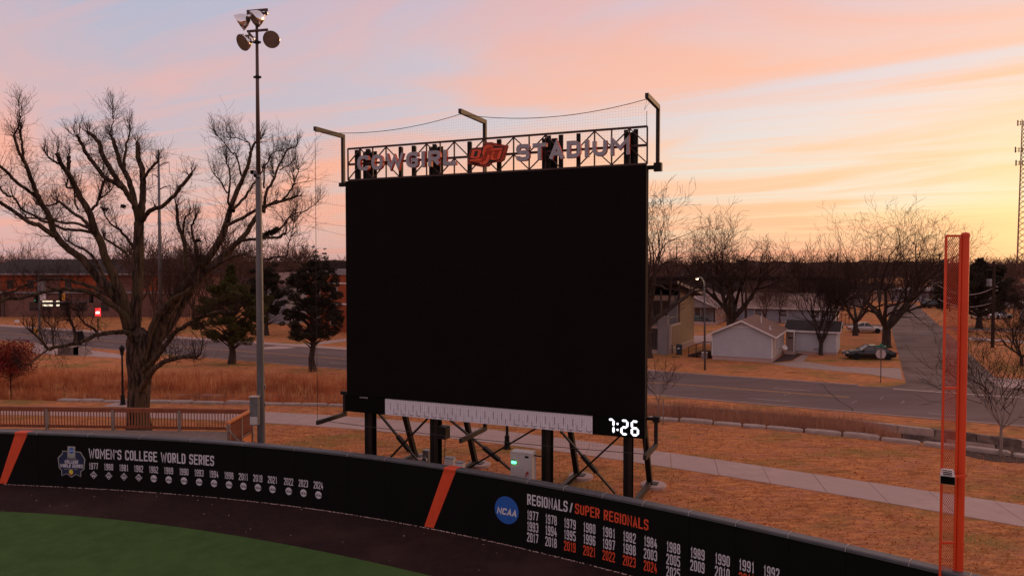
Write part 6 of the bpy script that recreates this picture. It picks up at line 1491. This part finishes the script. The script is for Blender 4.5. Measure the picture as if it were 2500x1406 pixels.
# ---------------------------------------------------------------- left hand buildings
def brick_block(root, x0, x1, d, floors, roofz, brickA, brickB, bays, eave='trim_white'):
    pass
b1o = A(-60, 775, 136); b1 = thing('brick_apartments', (b1o.x, 134, 0), 'long two-storey brick block with dark roof behind the oak', 'building', R(-1.5))
L1 = A(470,700,134).x - b1o.x
lb(MB(), 0, L1, 0, 14, 0, 4.6).build('ground_floor', M('brick_brown'), b1, local=True)
bay = [(0,.09,'siding_grey'),(.09,.155,'brick_brown'),(.155,.315,'brick_orange'),(.315,.355,'siding_grey'),(.355,.42,'brick_brown'),(.42,.665,'brick_orange'),(.665,.74,'brick_brown'),(.74,.87,'brick_orange'),(.87,1,'brick_brown')]
for a, b, m_ in bay: lb(MB(), L1*a+.02, L1*b-.02, -.12 if m_ == 'brick_orange' else .05, 13, 4.62, 8.0).build('upper_wall', M(m_), b1, local=True)
lb(MB(), 0, L1, -.35, .0, 4.35, 4.75).build('string_course', M('siding_grey'), b1, local=True)
mb = MB(); mb.add([(-1,-1.2,8.05),(L1+1,-1.2,8.05),(L1+1,15,8.05),(-1,15,8.05),(5,7,10.8),(L1-5,7,10.8)],[(0,1,5,4),(1,2,5),(2,3,4,5),(3,0,4)]); rf = mb.build('roof', M('roof_dark'), b1, local=True)
lb(MB(), -1.05, L1+1.05, -1.25, -1.15, 7.8, 8.12).build('eaves_board', M('siding_grey'), rf, local=True)
for k, x in enumerate((.07,.20,.29,.46,.60,.80)): window(b1, L1*x, -.1, 5.3, 1.1, 1.5, frame='door_dark'); 
for k in range(5): lb(MB(), L1*.10+k*.75, L1*.10+k*.75+.16, -.5, -.3, 0, 4.3).build('grille_bar', M('door_dark'), b1, local=True)
for x in (.3,.36,.44,.52,.62,.74,.86): window(b1, L1*x, 0, 1.2, 1.4, 1.5, frame='door_dark')
m2 = MB(); m2.lathe([(.22,0),(.22,1.0),(.5,1.05),(0,1.3)], (L1*.555,6,10.3), n=10); m2.build('roof_cowl', M('siding_cream'), rf, local=True)
# lit shop board on its wall
ls = thing('lit_shop_sign', A(125,740,131), 'rows of lit cream sign panels on the brown brick wall at left', 'sign')
x0, x1 = A(104,740,131).x, A(146,740,131).x; zr1 = (A(104,734,131).z, A(104,738.5,131).z); zr2 = (A(104,743,131).z, A(104,747.5,131).z)
for z1, z0 in (zr1, zr2):
    for k in range(5):
        a = x0+(x1-x0)*k/5+.04; lb(MB(), a, x0+(x1-x0)*(k+1)/5-.04, 131-.05, 131, z0, z1).build('lit_panel', M('warm_sign' if k != 3 else 'door_dark'), ls)
lb(MB(), x0-.1, x1+.1, 131, 131.15, zr2[1]-.15, zr1[0]+.1).build('sign_board', M('panel_black'), ls)
mb = MB(); lb(mb, A(97,715,131).x, A(112,715,131).x, 130.9, 131.05, A(0,733,131).z, A(0,717,131).z); o = mb.build('white_poster', M('trim_white')); tag(o, 'white notice board with green mark beside the traffic signal', 'sign')
# second left house (white with window) and orange brick building by the board
h = thing('pale_house', (A(665,745,118).x, 118, 0), 'tall pale grey house with one narrow window behind the floodlight pole', 'house', ST_ROT)
lb(MB(), -3.2, 3.0, 0, 8, 0, 6.2).build('wall', M('blue_grey_wall'), h, local=True); window(h, -.3, 0, 3.2, .9, 1.9)
mb = MB(); mb.add([(-3.6,-.4,6.2),(3.4,-.4,6.2),(3.4,8.4,6.2),(-3.6,8.4,6.2),(-.1,-.4,8.4),(-.1,8.4,8.4)],[(0,1,4),(1,2,5,4),(2,3,5),(3,0,4,5)]); mb.build('roof', M('roof_pink'), h, local=True)
b2 = thing('orange_brick_block', (A(800,790,104).x, 104, 0), 'orange brick two-storey block showing between cedar and video board', 'building', ST_ROT)
lb(MB(), -4, 16, 0, 12, 0, 8.2).build('wall', M('brick_orange'), b2, local=True); lb(MB(), -4.3, 16.3, -.3, 12.3, 8.2, 9.0).build('parapet', M('siding_grey'), b2, local=True)
lb(MB(), -4.05, 16.05, -.08, 0, 3.9, 4.15).build('band', M('trim_white'), b2, local=True); lb(MB(), -4.05, 16.05, -.08, 0, 6.9, 7.1).build('band', M('trim_white'), b2, local=True)
for x in (-2,1.2,4.4,8): window(b2, x, 0, 1, 1.2, 1.9, frame='trim_white'); window(b2, x, 0, 4.8, 1.2, 1.6, frame='trim_white')
lb(MB(), -4.4, 3.0, -1.5, 0, 2.9, 3.1).build('canopy', M('roof_dark'), b2, local=True)
b3 = thing('low_roofed_building', (A(735,660,190).x, 190, 0), 'dark low hall on the skyline behind the cedar', 'building'); lb(MB(), -20, 26, 0, 20, 0, 8.0).build('wall', M('brick_brown'), b3, local=True); lb(MB(), -21, 27, -1, 21, 8.0, 10.6).build('roof', M('roof_dark'), b3, local=True)
b4 = thing('brick_hall', (A(560,700,172).x, 172, 0), 'reddish hall behind the pine tree', 'building', R(-5)); lb(MB(), -14, 18, 0, 12, 0, 5.0).build('wall', M('brick_brown'), b4, local=True); lb(MB(), -14.6, 18.6, -.6, 12.6, 5.0, 6.2).build('roof', M('roof_dark'), b4, local=True)
for x in (-9,-3,4,11): window(b4, x, 0, 1.2, 1.4, 1.6)
# stone blocks by the street
for i, (px, col_, w_, lab) in enumerate(((172,'stone_dark',2.2,'grey rough stone block bench by the street corner'),(202,'wood_stain',1.5,'ochre stone block butted against the grey one'))):
    p = G(px, 866); t = MB().box((p.x, p.y, .42),(w_*1.0 if i == 0 else w_,.8,.84)).build('stone_block', M(col_ if i == 0 else 'stone'));
    tag(t, lab, 'stone block')
# ================================================================= cars
def car(px, py, lab, paint, L_=4.9, Hh=1.45, heading=0.0, suv=False, cat='car', Wd=1.82, name='parked_car'):
    p = G(px, py); t = thing(name, p, lab, cat, heading); hl = L_/2; hw = Wd/2
    if not suv: 
        sec = [(-hl,.62,.42,.66),(-hl+.10,.80,.28,.78),(-hl+.55,.93,.22,.90),(-hl+1.3,.99,.20,.95),(-.6,1,.18,.97),(.6,1,.18,.96),(hl-1.35,.99,.20,.92),(hl-.6,.94,.22,.82),(hl-.12,.80,.26,.66),(hl,.62,.38,.56)]
        gh = [(-hl+.55,.80,.905),(-hl+1.45,.70,Hh-.10),(-.55,.68,Hh),(.25,.68,Hh-.01),(hl-1.45,.80,.93)]; g_front = hl-1.45
    else:
        sec = [(-hl,.80,.40,.95),(-hl+.08,.94,.30,1.05),(-hl+.6,.99,.26,1.08),(0,1,.26,1.08),(hl-1.3,.99,.26,1.05),(hl-.4,.95,.28,.98),(hl-.06,.88,.32,.86),(hl,.78,.42,.72)]
        gh = [(-hl+.08,.84,1.04),(-hl+.35,.80,Hh-.06),(-.2,.78,Hh),(.55,.78,Hh-.03),(hl-1.35,.86,1.06)]
    V = []; Fc = []; ring = []
    for x, w, zl, zh in sec:
        W = hw*w; zm = (zl+zh)/2; ring.append([(x,-W*.90,zl),(x,-W,zl+.12),(x,-W*1.0,zm+.10),(x,-W*.94,zh),(x,-W*.5,zh+.03),(x,W*.5,zh+.03),(x,W*.94,zh),(x,W,zm+.10),(x,W,zl+.12),(x,W*.90,zl)])
    mb = MB(); n = 10
    for r_ in ring: mb.v += r_
    for i in range(len(ring)-1):
        for k in range(n): k2 = (k+1)%n; mb.f.append((i*n+k,i*n+k2,(i+1)*n+k2,(i+1)*n+k))
    mb.f.append(tuple(range(n))); mb.f.append(tuple((len(ring)-1)*n+k for k in range(n))[::-1])
    mb.build('body', M(paint), t, smooth=True, local=True)
    # glasshouse: dark glass volume, roof skin and pillars over it
    mb = MB(); R5 = []
    for x, w, z in gh: W = hw*w; R5.append([(x,-hw*.90 if z < 1.1 and z < Hh-.2 else -W,z),(x,hw*.90 if z < 1.1 and z < Hh-.2 else W,z)])
    base_z = .90 if not suv else 1.03; bot = [(x,-hw*.92,base_z) for x,_,_ in gh]; bot2 = [(x,hw*.92,base_z) for x,_,_ in gh]
    k = len(gh)
    V = [p_[0] for p_ in R5]+[p_[1] for p_ in R5]+bot+bot2; Fc = []
    for i in range(k-1): Fc += [(i,i+1,k+i+1,k+i),(2*k+i,2*k+i+1,i+1,i),(k+i,k+i+1,3*k+i+1,3*k+i)]
    mb.add(V, Fc); mb.build('windows', M('glass_dark'), t, local=True)
    mb = MB(); i0, i1 = 1, 3
    for i in range(i0, i1):
        (x0,w0,z0),(x1,w1,z1) = gh[i], gh[i+1]; mb.hexa([(x0,-hw*w0*1.02,z0-.03),(x1,-hw*w1*1.02,z1-.03),(x1,hw*w1*1.02,z1-.03),(x0,hw*w0*1.02,z0-.03),(x0,-hw*w0*.9,z0+.025),(x1,-hw*w1*.9,z1+.025),(x1,hw*w1*.9,z1+.025),(x0,hw*w0*.9,z0+.025)])
    for s in (-1,1):
        for i, j in ((0,1),(4,3)):
            (x0,w0,z0),(x1,w1,z1) = gh[i], gh[j]; mb.beam((x0,s*hw*.90,z0),(x1,s*hw*w1*1.0,z1),.06,.07)
        xm = -.30 if not suv else .1; mb.beam((xm,s*hw*.93,base_z),(xm,s*hw*.72 if not suv else s*hw*.79,Hh-.02),.09,.04)
    mb.build('roof', M(paint), t, local=True)
    rw_ = .33 if not suv else .38
    for s in (-1,1):
        for x in (-hl+.98, hl-.92):
            w_ = MB(); w_.lathe([(rw_*.62,0),(rw_*.97,.01),(rw_,.05),(rw_,.18),(rw_*.9,.2)], (x, s*(hw*.99), rw_), axis=(0,-s,0), n=22); o = w_.build('wheel', M('tyre'), t, smooth=False, local=True)
            m2 = MB(); m2.lathe([(0,.03),(rw_*.2,.02),(rw_*.25,.05),(rw_*.62,.045),(rw_*.64,.0)], (x, s*(hw*.99), rw_), axis=(0,-s,0), n=10); m2.build('rim', M('rim'), o, local=True)
            m3 = MB(); m3.lathe([(0,0),(rw_*1.13,0)], (x, s*(hw*.985), rw_+.015), axis=(0,s,0), n=22); m3.build('wheel_arch', M('tyre'), t, local=True)
        for x, m_, nm in ((-hl+.07,'tail_red','tail_light'),(hl-.10,'headlamp','headlight')):
            z = .72 if not suv else .85; MB().box((x, s*hw*.66, z),(.16,.36,.14 if nm == 'headlight' else .16)).build(nm, M(m_), t, local=True)
        MB().box((hl-1.55, s*(hw+.06), base_z+.05),(.16,.14,.12)).build('mirror', M(paint), t, local=True)
        for x in (-.25,.85 if not suv else 1.0): MB().box((x-.35,s*(hw*.985),.74 if not suv else .85),(.16,.04,.03)).build('door_handle', M('rim'), t, local=True)
    for x in (-hl,hl): MB().box((x,0,.45 if not suv else .6),(.04,.5,.12)).build('number_plate', M('trim_white'), t, local=True)
    return t
car(2122,876,'black sedan parked on the grass beside the side street','car_black',4.9,1.43,math.pi+ST_ROT+.36)
car(2112,812,'silver hatchback sedan parked behind the forked tree trunks','car_silver',4.6,1.45,-.18)
car(2392,779,'white pickup-like utility car facing away beside the evergreen trunk','car_white',4.8,1.85,1.25,True,'suv',1.9)
car(2440,778,'white sedan parked right of the utility pole','car_white',4.5,1.45,.25)
car(1704,789,'dark green car standing on the porch side of the grey bungalow','car_green',4.5,1.45,ST_ROT)
car(1830,772,'white car roof showing behind the ridge of the white house','car_white',4.5,1.5,ST_ROT)
car(2282,752,'dark pickup with pale roof rim parked near the depot','door_dark' if 0 else 'car_black',5.6,1.9,.05,True,'truck',2.0)
# ================================================================= lamps, poles, signs, wires
lb0 = G(1721,903); lt = thing('street_lamp', lb0, 'tall street lamp with curved arm and glowing head left of the white house', 'street lamp')
Y = lb0.y; pt = [Vector((lb0.x,Y,0))] + [A(x,y,Y) for x,y in ((1720,740),(1719.5,690),(1717,683),(1712,677),(1706,675))]
MB().tube(pt, [.10,.075,.065,.06,.05,.045], 10).build('lamp_post', M('galv_pole'), lt, smooth=True)
hd = A(1702,677,Y); MB().lathe([(0,.03),(.10,.02),(.17,-.04),(.15,-.10)], hd, axis=(0,0,1), n=12).build('lamp_head', M('galvanised'), lt); MB().lathe([(.15,-.09),(.10,-.19),(0,-.22)], hd, n=10).build('lens', M('lamp_glow'), lt)
ld = bpy.data.lights.new('street_lamp_light','POINT'); ld.energy = 18; ld.color = (1,.7,.4); ld.shadow_soft_size = .15; lo = bpy.data.objects.new('street_lamp_light', ld); COL.objects.link(lo); lo.location = hd+Vector((0,0,-.45)); 
sg = G(2150,934); t = thing('stop_sign', sg, 'octagonal road sign seen from behind with green street name plates on top', 'road sign', R(-12))
MB().box((0,0,1.5),(.06,.05,3.0)).build('post', M('rusty_pole'), t, local=True)
mb = MB(); mb.lathe([(0,0),(.40,0),(.40,.02),(0,.02)], (0,.06,2.33), axis=(0,-1,0), n=8); o = mb.build('sign_plate', M('sign_back'), t, local=True)
for z, rz in ((2.97,0),(3.10,1.57)): MB().box((0,0,z),(.80,.03,.16),rz).build('street_name_plate', M('sign_green'), t, local=True)
mb = MB(); lay_text(mb, "E RAMSEY ST"[:0]+"ST", lambda x, y, lay: Vector((.18+x,-.020,2.92+y)), .16, .09, w=.6, th=.18); mb.build('lettering', M('trim_white'), t, local=True)
# utility poles
up = G(2423,849); t = thing('utility_pole', up, 'dark wooden utility pole with grey transformer at right of the foul pole', 'utility pole')
zt = A(2426,637,up.y).z; MB().tube([(0,0,0),(.35*0,0,zt*.5),(0,0,zt)], [.20,.17,.13], 10).build('pole', M('utility_wood'), t, local=True)
sc = lambda dx, py: (A(2425+dx,py,up.y).x-up.x, -.1, A(2425,py,up.y).z)
c = A(2415,690,up.y)-up; mb = MB(); mb.lathe([(.26,-.42),(.28,-.35),(.28,.35),(.22,.42)], c, n=14); mb.build('transformer', M('transformer'), t, local=True)
mb = MB(); mb.beam((-.8,0,zt-1.0),(.7,0,zt-1.15),.09,.10); mb.build('crossarm', M('utility_wood'), t, local=True)
for py in (700,709): c = A(2434,py,up.y)-up; MB().lathe([(0,.06),(.12,.03),(.10,-.06)], c, n=8).build('insulator', M('siding_cream'), t, local=True)
w = thing('service_wires', (up.x,up.y,0), 'two sagging pale service wires running left from the utility pole', 'wires')
for py, dz in ((704,.9),(738,.7)):
    a = A(2423,py,up.y); b = A(2290,py-8,up.y-2); pts = [a.lerp(b,k/14)-Vector((0,0,4*dz*(k/14)*(1-k/14))) for k in range(15)]; MB().tube(pts,.030,4).build('wire', M('sign_back'), w)
for (px, py0, py1, Y, lab) in ((2045,616,700,215,'slim utility pole on the skyline left of the vase-shaped tree'),(2119,625,700,225,'slim utility pole on the skyline seen through the vase-shaped tree'),(2294,617,700,215,'slim utility pole just left of the foul pole mesh'),(1652,598,690,210,'slim utility pole on the skyline near the board edge'),(1822,640,782,104,'brown utility pole leaning above the white house ridge')):
    x = A(px,650,Y).x; z1 = A(px,py0,Y).z; t = thing('utility_pole', (x,Y,0), lab, 'utility pole'); t['group'] = 'utility poles'
    MB().tube([(0,0,0),(0,0,z1)],[.20,.15],7).build('pole', M('utility_wood'), t, local=True); MB().beam((-1.1,0,z1-.6),(1.1,0,z1-.6),.12,.14).build('crossarm', M('utility_wood'), t, local=True)
wr = thing('skyline_wires', (A(2045,620,214).x,214,0), 'thin wires strung between the skyline utility poles at right', 'wires')
X = [A(p,620,214).x for p in (1500,1652,1822,2045,2119,2294,2600)]
for zoff in (616,622,632):
    z = A(2045,zoff+6,214).z-.3
    for a, b in zip(X, X[1:]):
        pts = [Vector((a+(b-a)*k/8,214,z-4*.5*(k/8)*(1-k/8))) for k in range(9)]; MB().tube(pts,.028,3,False).build('wire', M('wire_dark'), wr)
# tall steel transmission pole on the left
tpx = A(391,650,112).x; t = thing('transmission_pole', (tpx,112,0), 'very tall slender steel transmission pole rising behind the oak', 'utility pole')
zt = A(391,366,112).z; MB().tube([(0,0,0),(0,0,zt*.5),(0,0,zt)],[.36,.26,.13],12).build('pole', M('galv_pole'), t, smooth=True, local=True)
for (px, py, sx) in ((413,397,1),(416,454,1),(372,426,-1)):
    tip = A(px,py,112)-Vector((tpx,112,0)); z0 = tip.z-.5; MB().tube([(0,0,z0-.1),(tip.x*.5,0,z0+.35),(tip.x,0,tip.z)],[.10,.08,.06],6).build('davit_arm', M('rusty_pole'), t, local=True)
    MB().tube([tip, tip-Vector((0,0,1.7))],.04,4).build('insulator', M('siding_grey'), t, local=True)
tw_ = thing('transmission_wires', (tpx,112,0), 'faint transmission wires crossing the pink sky at the left', 'wires')
for (a, b, c) in (((-60,318),(398,368),None),((-60,398),(372,430),None),((-60,436),(416,460),None),((413,425),(900,512),None),((416,480),(900,560),None),((391,370),(900,455),None),((398,455),(900,588),None)):
    A_, B_ = A(*a,112), A(*b,112+ (8 if b[0] > 500 else 0)); pts = [A_.lerp(B_,k/12)-Vector((0,0,4*.35*(k/12)*(1-k/12))) for k in range(13)]; MB().tube(pts,.020,3,False).build('wire', M('wire_dark'), tw_)
# lattice mast at the right edge
TY = 330.0; tx = A(2492,600,TY).x; zt = A(2490,292,TY).z; t = thing('lattice_mast', (tx,TY,0), 'tall lattice communication mast with antennas at the right edge', 'mast')
def mw(z): return (4.6-3.0*z/zt)/2
legs = [(math.cos(a),math.sin(a)) for a in (R(200),R(320),R(80))]
for cx_, cy_ in legs: MB().tube([(cx_*mw(0)*1.15,cy_*mw(0)*1.15,0),(cx_*mw(zt)*1.15,cy_*mw(zt)*1.15,zt)],[.20,.13],5).build('mast_leg', M('tower_metal'), t, local=True)
mb = MB(); z = 0
while z < zt-2:
    z2 = z+max(1.8, mw(z)*1.5)
    for i in range(3):
        a, b = legs[i], legs[(i+1)%3]; k0, k1 = mw(z)*1.15, mw(min(z2,zt))*1.15; P0 = Vector((a[0]*k0,a[1]*k0,z)); P1 = Vector((b[0]*k1,b[1]*k1,min(z2,zt))); P2 = Vector((a[0]*k1,a[1]*k1,min(z2,zt))); Q0 = Vector((b[0]*k0,b[1]*k0,z))
        mb.beam(P0,P1,.13,.13); mb.beam(Q0,P2,.13,.13)
    z = z2
mb.build('lattice', M('tower_metal'), t, local=True)
for py, half in ((305,3.2),(370,4.0),(402,3.6)):
    z = A(2490,py,TY).z; mb = MB(); mb.beam((-half,-.5,z),(half,-.5,z),.15,.15); mb.beam((-half,-.5,z+1.2),(half,-.5,z+1.2),.12,.12); mb.build('antenna_frame', M('tower_metal'), t, local=True)
    for x in np.arange(-half,half+.1,half/2.5): MB().box((x,-.9,z+.6),(.45 if abs(x)>half*.7 else .22,.3,2.6 if abs(x)>half*.7 else 2.0)).build('antenna', M('rusty_pole' if py > 310 else 'tower_metal'), t, local=True)
# traffic signals on the left
ty = 96.0; t = thing('traffic_signal_mast', (A(97,800,ty).x, ty, 0), 'grey traffic signal mast whose arm carries black signal heads', 'traffic signal')
o0 = Vector((A(97,800,ty).x, ty, 0)); MB().tube([(0,0,0),(0,0,A(97,716,ty).z)],[.15,.12],10).build('mast', M('galv_pole'), t, local=True)
MB().tube([A(84,739,ty)-o0, A(97,739,ty)-o0, A(248,736,ty)-o0],[.06,.09,.05],7).build('mast_arm', M('galv_pole'), t, local=True)
for px, py in ((89,727),(149,722),(223,727)):
    c = A(px,py,ty-.1)-o0; MB().box(c,(.52,.08,1.35)).build('back_plate', M('panel_black'), t, local=True); h_ = MB(); h_.box(c-Vector((0,.15,0)),(.30,.25,1.05)); o = h_.build('signal_head', M('panel_black'), t, local=True)
    for k, m_ in enumerate(('signal_green','yellow_paint','tail_red')): MB().lathe([(0,.02),(.09,.0)], c-Vector((0,.29,.33-.33*k)), axis=(0,-1,0), n=10).build('lens', M(m_ if (k, px) in ((0,89),) else 'glass_dark'), o, local=True)
c = A(155,725,ty-.3)-o0; MB().box(c,(.30,.2,.95)).build('amber_signal_side', M('yellow_paint'), t, local=True)
t = thing('red_lit_sign', (A(239,790,92).x,92,0), 'small glowing red sign with a white-hot bar on a post behind the oak', 'sign')
o0 = Vector((A(239,790,92).x,92,0)); c = A(239,762,92)-o0; MB().box((0,0,c.z/2-.4),(.09,.09,c.z-.8)).build('post', M('black_steel'), t, local=True)
MB().box(c,(.66,.14,1.0)).build('lit_box', M('red_sign'), t, local=True); MB().box(c-Vector((0,.085,.05)),(.46,.02,.26)).build('white_bar', M('white_hot'), t, local=True)
t = thing('orange_hydrant', G(88,815), 'bright orange yellow hydrant by the signal mast', 'hydrant'); MB().lathe([(.30,0),(.30,.06),(.22,.10),(.20,.62),(.25,.66),(.20,.78),(.08,.88),(0,.9)], n=12).build('barrel', M('yellow_paint'), t, local=True)
for s in (-1,1): MB().lathe([(.1,0),(.1,.16),(0,.16)], (s*.18,0,.55), axis=(s,0,0), n=8).build('outlet', M('yellow_paint'), t, local=True)
p = G(42,794); t = thing('lawn_sign', p, 'small white placard on the tan lawn at far left', 'sign'); MB().box((0,0,.65),(.75,.04,.42)).build('board', M('trim_white'), t, local=True); MB().box((-.3,.05,.3),(.04,.03,.6)).build('stake', M('black_steel'), t, local=True); MB().box((.3,.05,.3),(.04,.03,.6)).build('stake', M('black_steel'), t, local=True)
p = G(193,842); t = thing('bundle', p, 'dark covered cart standing on the corner behind the stone blocks', 'cart'); mb = MB(); mb.hexa([(-.5,-.4,.25),(.5,-.4,.25),(.5,.4,.25),(-.5,.4,.25),(-.35,-.3,1.5),(.3,-.3,1.7),(.3,.3,1.7),(-.35,.3,1.5)]); mb.build('cover', M('tyre'), t, local=True)
for x in (-.35,.35): MB().lathe([(0,-.05),(.2,-.05),(.2,.05),(0,.05)], (x,-.35,.2), axis=(0,1,0), n=12).build('wheel', M('tyre'), t, local=True)
# far street lights: small glowing heads on poles
for px, py, Y, lab in ((410,648,210,'small bright street light at the left beneath the brown skyline'),(449,657,190,'second small street light just right of the first'),(1768,673,225,'small cool light above the long dark roof')):
    c = A(px,py,Y); t = thing('street_light', (c.x,Y,0), lab, 'street light'); t['group'] = 'far street lights'
    MB().tube([(0,.3,0),(0,.3,c.z),(0,0,c.z+.2)],[.10,.08,.06],5).build('lamp_post', M('galv_pole'), t, local=True); MB().box((0,-.05,c.z),(.55,.3,.30)).build('lamp_head', M('white_hot'), t, local=True)
c = A(531,665,200); t = thing('lit_fascia', (c.x,200,0), 'short glowing white and red shop fascia left of the pine', 'sign'); MB().box((0,0,c.z),(1.4,.2,.45)).build('lit_panel', M('white_hot'), t, local=True); MB().box((.2,.05,c.z-.5),(1.3,.2,.25)).build('red_panel', M('red_sign'), t, local=True); MB().box((0,.4,c.z/2-.4),(.2,.2,c.z-.8)).build('post', M('door_dark'), t, local=True)
c = A(2450,690,150); t = thing('white_awning', (c.x,150,0), 'small bright white awning beyond the utility pole', 'awning'); mb = MB(); mb.hexa([(-1.2,0,c.z-.6),(1.2,0,c.z-.6),(1.2,1.5,c.z-.2),(-1.2,1.5,c.z-.2),(-1.0,0,c.z-.1),(.9,0,c.z+.2),(.9,1.5,c.z+.3),(-1.0,1.5,c.z+.1)]); mb.build('canopy', M('cool_glow' if 0 else 'trim_white'), t, local=True)
for x in (-1.1,1.1): MB().box((x,.1,(c.z-.6)/2),(.1,.1,c.z-.6)).build('leg', M('galv_pole'), t, local=True)
# park lamp posts
def park_lamp(px, py, Y, lab, H_=3.6):
    p = G(px, py) if Y is None else Vector((A(px,py,Y).x,Y,0)); t = thing('park_lamp_post', p, lab, 'lamp post'); t['group'] = 'black park lamp posts'
    MB().lathe([(.21,0),(.21,.07),(.15,.12),(.15,.30),(.12,.55),(.14,.62),(.11,.68),(.075,.74)], n=14).build('base', M('black_steel'), t, local=True)
    MB().tube([(0,0,.7),(0,0,H_)],[.075,.055],12).build('shaft', M('black_steel'), t, local=True)
    MB().lathe([(.06,0),(.12,.04),(.10,.12),(.17,.45),(.21,.50),(.10,.62),(0,.72)], (0,0,H_), n=10).build('lantern', M('black_steel'), t, local=True)
park_lamp(300,988,None,'black park lamp post on a concrete pad just left of the oak trunk', 3.4)
park_lamp(1238,1095,None,'black park lamp post seen between the raking legs of the board', 5.0)
park_lamp(107,880,None,'short black bollard post near the street corner at left', 1.0) if 0 else None
# drain, ground plates
t = MB().box(tuple(G(1650,872))[:2]+(.01,),(.8,.4,.02),ST_ROT).build('drain_cover', M('tyre')); tag(t, 'small dark drain cover on the verge beside the dark bin', 'drain cover')
p = G(2155,848+14);
# end
